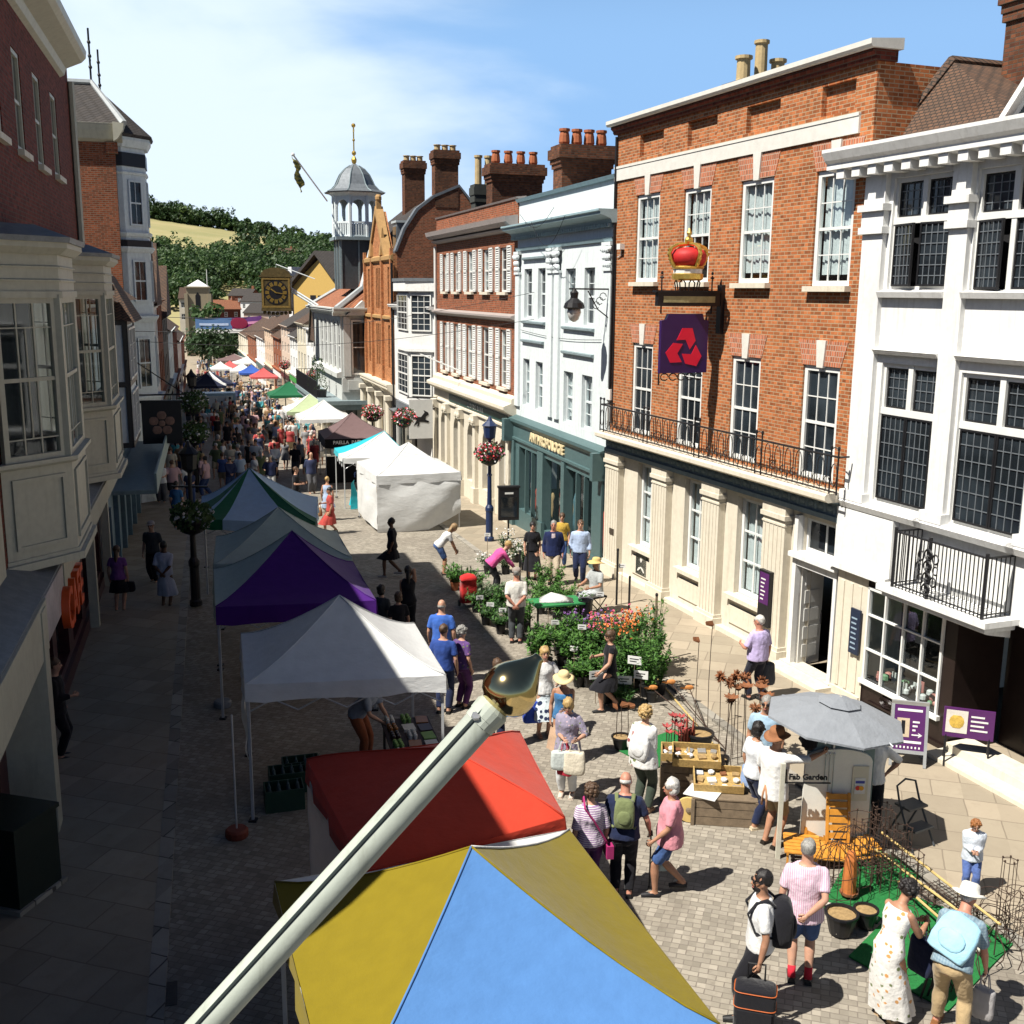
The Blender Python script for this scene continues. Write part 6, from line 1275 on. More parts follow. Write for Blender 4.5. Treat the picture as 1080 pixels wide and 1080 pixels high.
def lamppost(label, px, py, col, h=4.6, lamp=True):
    c = G(px, py); t = thing('lamp_post', label, 'lamp post', (c.x, c.y, gz(c.y)+.05)); pm = plain(col+' lamp post paint', dict(navy=(.015,.03,.09), black=(.01,.01,.013))[col], .4)
    m = MB(); m.lathe([(.16,0), (.16,.12), (.12,.16), (.12,1.0), (.14,1.05), (.14,1.15), (.08,1.25), (.065,2.2), (.09,2.25), (.06,2.3), (.05,h)], 12); m.tube([(-.45,0,h-.35), (.45,0,h-.35)], .025, 6); m.build('post', pm, t)
    m = MB(); m.lathe([(.05,h), (.18,h+.1), (.22,h+.45), (.26,h+.5), (.1,h+.65), (.03,h+.8)], 8); m.build('lantern', pm, t); return t, c
t, c = lamppost('navy lamp post with flower basket beside the plant stall', 516, 572, 'navy', 3.4)
basket('red and pink flower basket on the navy lamp post', (c.x, c.y, gz(c.y)+3.0), .46, 1)
for i, (px, py, Y, r) in enumerate(((393,436,55,.62), (426,441,47,.6), (332,396,84,.7), (300,385,100,.6))):
    p = AT(px, py, Y); basket(['white and red flower basket in front of the terracotta house', 'pink flower basket near the white bay house', 'mixed flower basket under the town hall balcony', 'flower basket beyond the town hall'][i], p, r*.85, 5+i, dens=700); l = MB(); l.tube([(p.x,p.y,p.z), (p.x,p.y,gz(p.y))], .05, 6); tag(l.build('basket_pole', IRON), ['thin pole under the white and red flower basket', 'thin pole under the pink flower basket', 'thin pole under the town hall flower basket', 'thin pole under the farthest flower basket'][i], 'pole')
t, c = lamppost('black lamp post with a dark flower basket on the shaded left side', 207, 640, 'black', 3.4)
basket('dark leafy basket with white flowers on the shaded lamp post', (c.x, c.y, 2.3), .5, 21, mix=(0,0,0,0,0,0,0,0,0,0,3))
t, c = lamppost('black lamp post farther down the shaded side', 208, 520, 'black', 4.5)
for k, z in enumerate((2.6, 3.9)): basket(['lower dark basket on the farther shaded lamp post', 'upper dark basket on the farther shaded lamp post'][k], (c.x, c.y, gz(c.y)+z), .6, 31+k, mix=(0,0,0,0,0,0,0,0,3))
c = G(536, 580); t = thing('information_panel', 'black framed information panel on a thin post beside the navy lamp post', 'sign', (c.x, c.y, gz(c.y)+.05), .2); m = MB(); m.box(-.33, .33, -.08, .08, .95, 2.0); m.box(-.36, .36, -.1, .1, 2.0, 2.06); m.build('case', BLACK, t); m = MB(); m.tube([(0,0,0), (0,0,.95)], .03, 6); m.build('post', IRON, t); m = MB(); m.box(-.26, .26, -.086, -.081, 1.05, 1.7); m.build('screen', DGLASS, t); m = MB(); m.box(-.14, .14, -.086, -.081, 1.8, 1.86); m.build('print_line', WHITE_J, t)
# ============================================================ PEOPLE
_tmp = bpy.data.scenes.new('workshop')
def remesh(mb, vox, sm=3):
    me = bpy.data.meshes.new('lump'); me.from_pydata(mb.v, [], mb.f)
    o = bpy.data.objects.new('lump', me); _tmp.collection.objects.link(o)
    r = o.modifiers.new('r', 'REMESH'); r.mode = 'VOXEL'; r.voxel_size = vox; r.use_smooth_shade = True
    s = o.modifiers.new('s', 'SMOOTH'); s.factor = .5; s.iterations = sm
    vl = _tmp.view_layers[0]; vl.update(); dg = vl.depsgraph
    m2 = bpy.data.meshes.new_from_object(o.evaluated_get(dg))
    bpy.data.objects.remove(o); bpy.data.meshes.remove(me); return m2
def addmesh(mb, me, mi=0):
    o = len(mb.v); mb.v.extend([tuple(v.co) for v in me.vertices])
    for p in me.polygons: mb.f.append([i+o for i in p.vertices]); mb.m.append(mi); mb.sm.append(True)
    bpy.data.meshes.remove(me)
def skinmat(k):
    c = dict(fair=(.56,.31,.21), tan=(.45,.23,.14), ruddy=(.55,.25,.17), dark=(.12,.06,.035))[k]
    n = k+' skin'
    if n not in MATS:
        t = NT(n); cc = t.coord(); t.set(Base_Color=t.mix(t.ramp(t.noise(cc, 9, 4), .35, .65), c, tuple(x*.85 for x in c)), Roughness=.55); t.b.inputs['Subsurface Weight'].default_value = .08; t.b.inputs['Subsurface Radius'].default_value = (.02,.008,.004); MATS[n] = t.mat
    return MATS[n]
EYE = plain('eyes and brows', (.03,.02,.015), .4); LIP = plain('lips', (.4,.12,.1), .5)
HAIRC = dict(grey=(.3,.29,.27), white=(.62,.6,.56), blonde=(.5,.33,.13), brown=(.1,.055,.03), black=(.015,.012,.012), ginger=(.33,.13,.04), sandy=(.34,.22,.11))
def hairmat(k):
    n = k+' hair'
    if n not in MATS:
        t = NT(n); c = t.n('ShaderNodeMapping', {'Vector': t.coord(), 'Scale': (60,60,6)}).outputs[0]; f = t.ramp(t.noise(c, 2, 3), .3, .7); a = HAIRC[k]
        t.set(Base_Color=t.mix(f, tuple(x*.4 for x in a), tuple(min(1, x*1.35) for x in a)), Roughness=.5); t.bump(t.noise(c, 2, 3), .6, .01); MATS[n] = t.mat
    return MATS[n]
def ik(a, b, l1, l2, pole):
    a, b = Vector(a), Vector(b); d = b-a; L = d.length
    if L > (l1+l2)*.999: b = a+d.normalized()*(l1+l2)*.999; d = b-a; L = d.length
    x = (l1*l1-l2*l2+L*L)/(2*L); h = math.sqrt(max(0, l1*l1-x*x)); n = d.normalized(); p = Vector(pole); p = (p-n*p.dot(n)); p = p.normalized() if p.length > 1e-6 else n.orthogonal().normalized()
    return a+n*x+p*h, b
class Fig: pass
def skeleton(h=1.72, fem=False, bend=0, stride=0, legs=None, arms=('hang','hang'), head=(0,0), fat=0, seat=None, lift=0):
    F = Fig(); F.k = h/1.72; b = R(bend); F.fem = fem; F.fat = fat
    hz_ = .91 if seat is None else seat+.1
    F.pel = Vector((0, -.22*math.sin(b), hz_-.04*abs(stride)*2)); F.up = Vector((0, math.sin(b), math.cos(b))); F.fwd = Vector((0, math.cos(b), -math.sin(b)))
    sw = .155 if fem else .18
    S_ = lambda x, y, z: F.pel + Vector((x,0,0)) + F.fwd*y + F.up*z
    F.S = S_
    F.neck = S_(0, .0, .56); hp, hy = head; q = b*.75+R(hp)
    hu = Vector((0, math.sin(q), math.cos(q))); F.hu = hu; F.hf = Vector((0, math.cos(q), -math.sin(q)))
    yaw = Matrix.Rotation(R(-hy), 3, hu); F.hf = yaw @ F.hf; F.hr = F.hf.cross(hu); F.hc = F.neck+hu*.128+F.hf*.024
    F.sh = [S_(-sw, 0, .455), S_(sw, 0, .455)]
    F.hip = [F.pel+Vector((-.09,0,-.03)), F.pel+Vector((.09,0,-.03))]
    F.ank = []; F.kn = []; F.foot = []
    if seat is not None: legs = [(-.1,.42,.08), (.12,.38,.08)]
    elif legs is None: legs = [(-.09, stride, .08+(.06 if stride < -.1 else 0)), (.09, -stride, .08+(.06 if stride > .1 else 0))]
    for i in (0, 1):
        k, a = ik(F.hip[i], legs[i], .43, .415, (0.05*(-1 if i == 0 else 1), 1, .1)); F.kn.append(k); F.ank.append(a)
    F.el = []; F.ha = []; F.el_dir = []
    for i, a in enumerate(arms):
        sx = -1 if i == 0 else 1
        T = dict(hang=lambda: F.sh[i]+Vector((sx*.07,.05+.1*math.sin(b),-.52)), swingf=lambda: F.sh[i]+Vector((sx*.05,.25,-.45)), swingb=lambda: F.sh[i]+Vector((sx*.07,-.22,-.46)), bent=lambda: S_(sx*.2,.28,.2), front=lambda: S_(sx*.04,.24,.17), behind=lambda: S_(sx*.03,-.17,.02), hip=lambda: S_(sx*.22,.0,.1), chin=lambda: S_(sx*.07,.16,.56), carry=lambda: F.sh[i]+Vector((sx*.09,.02,-.53)))
        tg = T[a]() if isinstance(a, str) else Vector(a)
        pole = (sx*.5,-1,-.2) if a != 'hip' else (sx,-.3,0)
        if a == 'behind': pole = (sx*1.0,-.4,.2)
        e, w = ik(F.sh[i], tg, .29, .255, pole); F.el.append(e); F.ha.append(w)
    return F
def ring(c, x, y, rx_, ry_, n=14): return [c+x*(rx_*math.cos(2*math.pi*k/n))+y*(ry_*math.sin(2*math.pi*k/n)) for k in range(n)]
TOR = [(-.14,.085,.08), (-.09,.15,.115), (.0,.172,.125), (.08,.155,.112), (.16,.14,.1), (.26,.16,.112), (.36,.182,.12), (.43,.19,.108), (.47,.172,.092), (.505,.125,.078), (.54,.08,.066)]
TORF = [(-.14,.085,.08), (-.09,.165,.125), (.0,.178,.132), (.08,.15,.11), (.17,.122,.09), (.26,.135,.1), (.35,.155,.13), (.43,.162,.102), (.47,.146,.085), (.505,.105,.07), (.54,.066,.058)]
def torso(mb, F, z0, z1, ex, waist=0.0, keep=False):
    X = Vector((1,0,0)); T = TORF if F.fem else TOR; rs = []
    def at(z):
        for a, b in zip(T, T[1:]):
            if a[0] <= z <= b[0]: f = (z-a[0])/(b[0]-a[0]); return a[1]+(b[1]-a[1])*f, a[2]+(b[2]-a[2])*f
        return T[0][1:] if z < T[0][0] else T[-1][1:]
    n = 12
    for i in range(n+1):
        z = z0+(z1-z0)*i/n; rx_, ry_ = at(max(z, .0) if keep else z); k_ = .1*max(0, -z-.02) if keep else 0; rx_ += k_*1.6; ry_ += k_; g = F.fat*max(0, 1-abs(z-.1)/.32); w = waist*max(0, 1-abs(z-.14)/.25)
        rs.append(ring(F.S(0, .6*g, z), X, F.fwd, rx_+ex+g*.8+w, ry_+ex+g+w))
    mb.loft(rs)
def limb(mb, a, m, b, r0, r1, r2, t=1.0, ex0=0, ex1=0):
    """upper and lower part of a limb; t is how far along it is covered (0 to 1)"""
    a, m, b = Vector(a), Vector(m), Vector(b)
    pts = [a, a.lerp(m,.3), a.lerp(m,.65), m, m.lerp(b,.3), m.lerp(b,.65), b]; rr = [r0, r0*1.02, (r0+r1)/2*1.02, r1, r1*1.06, (r1+r2)/2, r2]
    n = t*6; P = []; Q = []
    for i in range(7):
        if i <= n: P.append(pts[i]); Q.append(rr[i]+ex0+(ex1-ex0)*i/6)
    if n < 6 and n > int(n): i = int(n); f = n-i; P.append(pts[i].lerp(pts[i+1], f)); Q.append(rr[i]+(rr[i+1]-rr[i])*f+ex0+(ex1-ex0)*n/6)
    mb.ell(P[0], (Q[0]*.98,)*3, 10, 6); mb.tube(P, Q, 10)
def wrinkle(mb, a, f, seed):
    for i, p in enumerate(mb.v):
        q = Vector(p); mb.v[i] = tuple(q+noise.noise_vector(Vector((q.x*f, q.y*f, q.z*f*.6))+Vector((seed,0,0)))*a)
def bodymesh(F, vox, face=True, beard=None):
    m = MB(); torso(m, F, -.14, .53, 0)
    m.tube([F.neck-F.up*.06, F.hc-F.hu*.05], .054 if F.fem else .064, 10)
    rot = Matrix((F.hr, F.hf, F.hu)).transposed()
    m.ell(F.hc+F.hu*.025-F.hf*.008, (.076,.096,.1), 14, 9, rot); m.ell(F.hc-F.hu*.045+F.hf*.02, (.056,.068,.07), 12, 8, rot); m.ell(F.hc-F.hu*.085+F.hf*.05, (.028,.028,.024), 8, 6, rot)
    if face:
        m.tube([F.hc+F.hf*.085+F.hu*.02, F.hc+F.hf*.108-F.hu*.018, F.hc+F.hf*.088-F.hu*.026], [.01,.016,.012], 7)
        for s in (-1, 1): m.ell(F.hc+F.hr*(.076*s)-F.hu*.005, (.012,.02,.032), 7, 5, rot)
    for i in (0, 1):
        limb(m, F.sh[i], F.el[i], F.ha[i], .05, .04, .027); limb(m, F.hip[i], F.kn[i], F.ank[i], .088, .058, .038)
        d = (F.ha[i]-F.el[i]).normalized()
        a = F.ank[i]; m.tube([a+Vector((0,-.05,-.045)), a+Vector((0,.02,-.035)), a+Vector((0,.1,-.055)), a+Vector((0,.17,-.062))], [.034,.042,.036,.022], 9); m.tube([a+Vector((0,0,.03)), a+Vector((0,-.01,-.04))], .038, 8)
        m.ell(F.ha[i]+d*.05, (.02,.036,.055), 9, 7, d.to_track_quat('Z', 'Y').to_matrix())
    out = MB(); addmesh(out, remesh(m, vox))
    if face:
        out.smooth = True
        for i in (0, 1):       # fingers, rooted inside the palm
            d = (F.ha[i]-F.el[i]).normalized(); q = d.to_track_quat('Z', 'Y').to_matrix(); X, Y = q @ Vector((1,0,0)), q @ Vector((0,1,0)); cu = X if X.dot(Vector((1 if i == 0 else -1, .3, 0))) > 0 else -X
            for k, L in enumerate((.062,.075,.07,.055)):
                o = F.ha[i]+d*.075+Y*(-.027+.018*k); out.tube([o, o+d*L*.45+cu*.008, o+d*L*.75+cu*.025, o+d*L*.8+cu*.045], [.0095,.009,.008,.006], 6)
            o = F.ha[i]+d*.03+Y*.03; out.tube([o, o+d*.03+Y*.02+cu*.01, o+d*.06+Y*.02+cu*.025], [.011,.01,.007], 6)
        for s in (-1, 1):
            out.mi = 1; out.ell(F.hc+F.hf*.083+F.hr*(.031*s)+F.hu*.018, (.015,.008,.009), 7, 5, rot); out.tube([F.hc+F.hf*.09+F.hr*(.016*s)+F.hu*.037, F.hc+F.hf*.084+F.hr*(.05*s)+F.hu*.038], .0055, 5)
        out.mi = 2; out.tube([F.hc+F.hf*.082-F.hr*.022-F.hu*.053, F.hc+F.hf*.092-F.hu*.052, F.hc+F.hf*.082+F.hr*.024-F.hu*.053], .007, 5)
    return out
def hairmesh(F, style, seed):
    m = MB(); m.smooth = True; rot = Matrix((F.hr, F.hf, F.hu)).transposed(); c = F.hc
    if style == 'bald': m.ell(c-F.hf*.026+F.hu*.004, (.08,.083,.05), 14, 8, rot, .1, seed)
    elif style == 'short': m.ell(c+F.hu*.042-F.hf*.022, (.083,.1,.1), 22, 15, rot, .14, seed)
    elif style == 'bob': m.ell(c+F.hu*.04-F.hf*.02, (.092,.104,.104), 22, 15, rot, .18, seed); m.ell(c-F.hu*.03-F.hf*.035, (.094,.08,.085), 14, 9, rot, .15, seed+1)
    elif style == 'curly':
        r_ = random.Random(seed); m.ell(c+F.hu*.04-F.hf*.02, (.092,.1,.104), 14, 9, rot, .2, seed)
        for _ in range(46):
            v = Vector((r_.gauss(0,1), r_.gauss(0,1)-.5, r_.gauss(0,1)+.5)).normalized()
            if v.y > .55 and v.z < .5: continue
            m.ell(c+rot @ Vector((v.x*.092, v.y*.1-.015, v.z*.1+.03)), (.03,.03,.03), 7, 5)
    elif style == 'long':
        m.ell(c+F.hu*.04-F.hf*.02, (.09,.104,.104), 16, 11, rot, .12, seed)
        b = c-F.hf*.07; m.tube([b+F.hu*.03, b-F.hu*.1, b-F.hu*.22-F.hf*.02, b-F.hu*.34-F.hf*.0], [(.085,.05),(.095,.05),(.09,.045),(.05,.025)], 12)
    elif style == 'bun': m.ell(c+F.hu*.042-F.hf*.02, (.084,.1,.1), 16, 11, rot, .06, seed); m.ell(c+F.hu*.06-F.hf*.12, (.045,.045,.045), 10, 7, rot, .2, seed)
    if style != 'curly': 
        for i, p in enumerate(m.v): m.v[i] = tuple(Vector(p)+noise.noise_vector(Vector(p)*28)*.009+noise.noise_vector(Vector(p)*70)*.004)
    return m
def hatmesh(F, kind):
    m = MB(); m.smooth = True; rot = Matrix((F.hr, F.hf, F.hu)).transposed().to_4x4(); rot.translation = F.hc+F.hu*.055-F.hf*.01; m.T = rot @ Matrix.Rotation(R(6), 4, 'X')
    if kind == 'cap': m.lathe([(.093,-.01), (.1,.01), (.096,.05), (.07,.085), (.02,.1), (.002,.1)], 18); m.T = rot; m.loft([[(x*.085, .07+y, -.002+.0*x) for x, y in ((-1,0), (-.8,.08), (0,.11), (.8,.08), (1,0))], [(x*.085, .07+y, .012) for x, y in ((-1,0), (-.8,.08), (0,.11), (.8,.08), (1,0))]])
    else:
        w = dict(straw=.2, sun=.19, brown=.17, white=.175)[kind]; n = 24
        prof = [(.1,.0), (w*.75,-.012), (w,-.02), (w+.004,-.014), (w*.75,.0), (.104,.012), (.1,.06), (.09,.1), (.06,.118), (.02,.112), (.001,.11)]
        m.loft([[(r*math.cos(2*math.pi*k/n), r*1.12*math.sin(2*math.pi*k/n), z+(.018*math.cos(4*math.pi*k/n) if r > .12 else 0)) for k in range(n)] for r, z in prof])
    return m
PEOPLE = {}
def person(label, pos, heading, h=1.72, fem=False, skin='fair', top=None, sleeve=.38, bottom=None, kind='trousers', hair=('short','brown'), hat=None, shoes=(.02,.02,.02), vox=.0145, neckline=.526, hem=-.05, extra=None, socks=None, glasses=False, beard=None, loose=.018, group=None, z=None, skirt_len=.5, dress=None, name='person', stretch=1.0, **pose):
    F = skeleton(h, fem, **pose); seed = len(PEOPLE)*1.37
    if isinstance(pos, tuple): pos = G(*pos)
    zz = gz(pos.y) if z is None else z
    if pos.x > kx(pos.y)+.1: zz += .05
    b = bodymesh(F, vox)
    o = b.build('person', [skinmat(skin), EYE, LIP], fix=False); o.name = 'person'
    if name != 'person': o.name = name
    o.location = (pos.x, pos.y, zz); o.rotation_euler = (0,0,R(-heading)); o.scale = (F.k*stretch, F.k*stretch, F.k)
    tag(o, label, 'person', group)
    def part(nm, mb, mats, vx=None, wr=.007):
        if vx: q = MB(); addmesh(q, remesh(mb, vx, 2)); wrinkle(q, wr, 11, seed); wrinkle(q, wr*.5, 27, seed); mb = q
        return mb.build(nm, mats, o, fix=not vx)
    vx = vox*1.12
    if top:
        m = MB(); torso(m, F, hem, neckline, loose+.003, .018 if not fem else .01, True)
        if sleeve:
            for i in (0, 1): limb(m, F.sh[i], F.el[i], F.ha[i], .05, .04, .027, sleeve, .014, .02+.014*(1-sleeve))
        part('top', m, top, vx)
    if bottom and kind in ('trousers','shorts','crop'):
        m = MB(); torso(m, F, -.14, .07, .012); t = dict(trousers=.97, shorts=.46, crop=.8)[kind]; e1 = dict(trousers=.026, shorts=.04, crop=.03)[kind]
        for i in (0, 1): limb(m, F.hip[i], F.kn[i], F.ank[i]+Vector((0,0,.0)), .088, .058, .038, t, .014, e1)
        part('trousers' if kind == 'trousers' else 'shorts', m, bottom, vx)
    elif bottom:
        z1 = .16 if kind == 'skirt' else .49; m = MB(); m.smooth = True; rs = []; n = 40
        zs = [z1, .1, 0.0, -.1] if kind == 'skirt' else [z1, .44, .35, .25, .16, .08, 0, -.1]
        T = TORF if fem else TOR
        for zq in zs:
            rx_, ry_ = next(((a[1]+(b_[1]-a[1])*(zq-a[0])/(b_[0]-a[0]), a[2]+(b_[2]-a[2])*(zq-a[0])/(b_[0]-a[0])) for a, b_ in zip(T, T[1:]) if a[0] <= zq <= b_[0]), T[1][1:])
            rs.append(ring(F.S(0,0,zq), Vector((1,0,0)), F.fwd, rx_+.017, ry_+.017, n))
        base = F.S(0,0,-.1); my = (F.kn[0].y+F.kn[1].y)/2; sy = abs(F.kn[0].y-F.kn[1].y)/2
        for f in (.3,.6,.8,1.0):
            zc = base.z-skirt_len*f; cy = base.y+(my-base.y)*f*.8; c = Vector((0,cy,zc)); r = ring(c, Vector((1,0,0)), Vector((0,1,0)), .205+.06*f, .165+.06*f+sy*1.25*f, n)
            rs.append([p+(p-c)*(.07*f*math.sin(k*.94+seed)+.05*f*math.sin(k*2.2)) for k, p in enumerate(r)])
        m.loft(rs, False)
        part('dress' if kind == 'dress' else 'skirt', m, bottom)
    if shoes:
        for i in (0, 1): m = MB(); a = F.ank[i]; m.tube([a+Vector((0,-.06,-.05)), a+Vector((0,.03,-.045)), a+Vector((0,.12,-.055)), a+Vector((0,.19,-.06))], [(.038,.034),(.045,.04),(.044,.032),(.028,.02)], 10); m.box(a.x-.042, a.x+.042, a.y-.065, a.y+.19, a.z-.082, a.z-.066); m.smooth = True; part('shoe', m, plain('shoe %.2f %.2f %.2f' % shoes, shoes, .5))
    if socks:
        for i in (0, 1): m = MB(); m.smooth = True; d = (F.kn[i]-F.ank[i]).normalized(); m.tube([F.ank[i]-d*.03, F.ank[i]+d*.1], .046, 10); part('sock', m, socks)
    if hair: part('hair', hairmesh(F, hair[0], int(seed*10)), hairmat(hair[1]))
    if beard:
        m = MB(); m.smooth = True; rot = Matrix((F.hr, F.hf, F.hu)).transposed(); m.ell(F.hc-F.hu*.062+F.hf*.026, (.058,.07,.058), 12, 8, rot, .05, 3); part('beard', m, hairmat(beard))
    if hat: part('hat', hatmesh(F, hat[0]), hat[1])
    if glasses:
        m = MB(); rot = Matrix((F.hr, F.hf, F.hu)).transposed()
        for s in (-1, 1): m.ell(F.hc+F.hf*.094+F.hr*(.033*s)+F.hu*.018, (.027,.008,.02), 10, 6, rot); m.tube([F.hc+F.hf*.09+F.hr*(.06*s)+F.hu*.022, F.hc+F.hr*(.08*s)+F.hu*.015], .004, 4)
        part('glasses', m, BLACK)
    if extra: extra(F, o, part)
    F.M = Matrix.Translation((pos.x, pos.y, zz)) @ Matrix.Rotation(R(-heading), 4, 'Z') @ Matrix.Diagonal((F.k*stretch, F.k*stretch, F.k, 1)); F.o = o; F.heading = heading
    PEOPLE[label] = F; return F
C = lambda n, col, *a, **k: cloth(n, col, *a, **k)
NAVY = C('navy cotton', (.015,.022,.06)); BLACKC = C('black cotton', (.012,.012,.016)); WHITEC = C('white cotton', (.72,.72,.71)); DENIM = C('blue denim', (.05,.1,.25), .3); KHAKI = C('khaki cotton', (.3,.23,.13)); GREYC = C('dark grey cotton', (.05,.055,.06)); OLIVE = C('dark olive cotton', (.045,.06,.045)); CREAMC = C('cream cotton', (.6,.57,.5))
def bagthing(label, F, hand, kind, mat, cat='bag', drop=.02, size=(.3,.12,.32), rz=0, name='bag'):
    p = F.M @ F.ha[hand] + (F.M.to_3x3() @ (F.ha[hand]-F.el[hand])).normalized()*.09
    t = thing(name, label, cat, p, R(-F.heading)+R(rz)); w, d, h_ = size
    m = MB(); m.smooth = True; n = 20; rs = []
    for f, s in ((0,.9), (.08,1.0), (.4,1.04), (.75,1.1), (.95,1.02), (1,.9)):
        rs.append([(w/2*s*(1 if kind == 'x' else 1)*math.copysign(abs(math.cos(a))**.5, math.cos(a)), d/2*s*math.copysign(abs(math.sin(a))**.6, math.sin(a))*(1+.2*f), -drop-.14-h_*f) for a in [2*math.pi*k/n for k in range(n)]])
    m.loft(rs); wrinkle(m, .012, 9, w*10); m.build('body', mat, t)
    m = MB()
    for s in (-1, 1): m.tube([(-w*.25, s*d*.3, -drop-.15), (-w*.15, s*d*.15, -.02), (w*.15, s*d*.15, -.02), (w*.25, s*d*.3, -drop-.15)], .007, 5)
    m.build('handle', mat, t); return t
def backpack(label, F, mat, size=(.3,.17,.44), z=.3, rot=0, straps=True, name='backpack', cat='backpack', front=False):
    w, d, h_ = size; t = thing(name, label, cat, F.o.location, R(-F.heading)); t.scale = F.o.scale
    c = F.S(0, -(.095+d/2), z); q = Matrix((Vector((1,0,0)), F.fwd, F.up)).transposed().to_4x4(); q.translation = c
    m = MB(); m.smooth = True; m.T = q @ Matrix.Rotation(R(rot), 4, 'Y'); n = 20
    rs = [[(w/2*s*math.copysign(abs(math.cos(a))**.55, math.cos(a)), d/2*s2*math.copysign(abs(math.sin(a))**.55, math.sin(a)), h_*(f-.5)) for a in [2*math.pi*k/n for k in range(n)]] for f, s, s2 in ((0,.75,.7), (.04,.95,.95), (.3,1.04,1.1), (.7,1.0,1.0), (.92,.85,.8), (1,.5,.5))]
    m.loft(rs); m.ell((0,-d*.5,-h_*.12), (w*.36,d*.22,h_*.25), 12, 8); wrinkle(m, .008, 12, 4); m.build('body', mat, t)
    if straps:
        m = MB()
        for s in (-1, 1): m.tube([F.S(s*.1,-.13,.47), F.S(s*.11,-.04,.545), F.S(s*.11,.07,.5), F.S(s*.13,.155,.38), F.S(s*.165,.08,.2), F.S(s*.13,-.13,.12)], [(.026,.012)]*6, 6)
        m.build('strap', mat, t)
    return t
# ---- the sunny side, nearest first
F = person('man in a white tee with a dark beard wheeling a black suitcase', (797,1073), 278, 1.80, skin='tan', top=WHITEC, bottom=BLACKC, hair=('short','black'), beard='black', glasses=True, arms=('carry', 'hang'), stride=.16, head=(0,-10))
backpack('big black backpack on the man in the white tee', F, BLACKC, (.33,.22,.5), .27)
hw = F.M @ F.ha[0]
cs = thing('suitcase', 'black wheeled suitcase with orange trim held by the bearded man', 'suitcase', (hw.x-.05, hw.y-.08, 0), R(-15)); SC = cloth('black suitcase fabric', (.012,.012,.016))
m = MB(); m.smooth = True; n = 24; m.loft([[(.22*s*math.copysign(abs(math.cos(a))**.35, math.cos(a)), .13*s*math.copysign(abs(math.sin(a))**.35, math.sin(a)), z) for a in [2*math.pi*k/n for k in range(n)]] for z, s in ((.06,.94), (.08,1), (.6,1), (.64,.97), (.655,.9))]); m.build('body', SC, cs)
m = MB(); m.box(-.18, .18, -.15, -.132, .12, .42); m.build('pocket', SC, cs); m = MB()
for z in (.44, .62): m.tube([(.222*math.copysign(abs(math.cos(a))**.35, math.cos(a)), .133*math.copysign(abs(math.sin(a))**.35, math.sin(a)), z) for a in [2*math.pi*k/24 for k in range(25)]], .006, 5)
m.build('orange_trim', plain('orange piping', (.5,.12,.03), .5), cs); m = MB(); m.tube([(-.09,.1,.65), (-.09,.1,hw.z-.02), (.09,.1,hw.z-.02), (.09,.1,.65)], .012, 6); m.build('handle', IRON, cs)
for s in (-1, 1): m = MB(); m.tube([(s*.16-.02,.1,.05), (s*.16+.02,.1,.05)], .05, 10); m.build('wheel', BLACK, cs)
person('man in a pink striped shirt and denim shorts, seen from behind', (843,1035), 12, 1.80, top=C('pink striped cotton', (.62,.38,.5), .1, 'stripe', (.72,.62,.68), 14), bottom=DENIM, kind='shorts', hair=('short','grey'), shoes=(.03,.03,.03), socks=plain('red socks', (.55,.02,.04), .9), arms=('hang','behind'), hem=-.12, loose=.03)
F = person('woman with curly black hair in a long white floral dress', (935,1074), 62, 1.68, True, 'tan', bottom=C('white floral cotton', (.72,.71,.68), .05, 'floral', (.6,.3,.1), 11), kind='dress', hair=('curly','black'), shoes=(.5,.35,.2), arms=((-.05,.42,1.1),(.08,.42,1.12)), bend=14, head=(22,0), skirt_len=.7)
bagthing('navy blue cloth bag hanging beside the woman in the floral dress', F, 0, 'x', NAVY, size=(.3,.12,.42), drop=.1)
F = person('stooping man in a white hat and beige trousers', (1000,1090), 38, 1.75, skin='ruddy', top=C('blue check cotton', (.16,.25,.33), .1, 'check', (.3,.4,.45), 10), sleeve=.42, bottom=C('beige cotton', (.42,.31,.17)), hair=('short','white'), hat=('white', plain('white straw hat', (.72,.7,.64), .8)), shoes=(.3,.13,.05), bend=34, head=(8,0), arms=((-.3,.4,.78),'hang'), legs=[(-.16,.1,.08),(.16,-.12,.08)], loose=.03)
backpack('light blue cloth bag slung on the stooping man', F, C('light blue canvas', (.33,.58,.72)), (.42,.12,.46), .26, 18, straps=False, name='bag', cat='bag')
bagthing('thin white plastic bag with red print hanging from the stooping man', F, 1, 'x', C('thin plastic bag', (.6,.58,.58), trans=.4), size=(.22,.12,.34), drop=.04)
wk = F.M @ F.ha[0]; t = thing('walker', 'folded black walking frame the stooping man leans on', 'walker', (wk.x, wk.y, 0), .4); m = MB()
for s in (-1, 1): m.tube([(s*.05,-.12,.02), (s*.06,0,.5), (s*.03,0,wk.z-.05)], .014, 6); m.tube([(s*.05,.12,.02), (s*.06,0,.5)], .014, 6)
for z in (.2, .35, .5, .62): m.tube([(-.07,0,z), (.07,0,z+.05)], .01, 5)
m.build('tubes', IRON, t); m = MB(); m.tube([(-.08,0,wk.z-.05), (.08,0,wk.z-.05)], .02, 6); m.build('grip', BLACK, t)
person('small ginger haired boy in a pale long sleeved top at the edge of the sculptures', (1021,946), 195, 1.1, top=C('pale blue white cotton', (.62,.67,.75)), sleeve=.95, bottom=C('blue boy shorts', (.1,.16,.4)), hair=('curly','ginger'), shoes=(.1,.1,.12), arms=('front','front'), head=(25,0), vox=.017, loose=.03, hem=-.12)
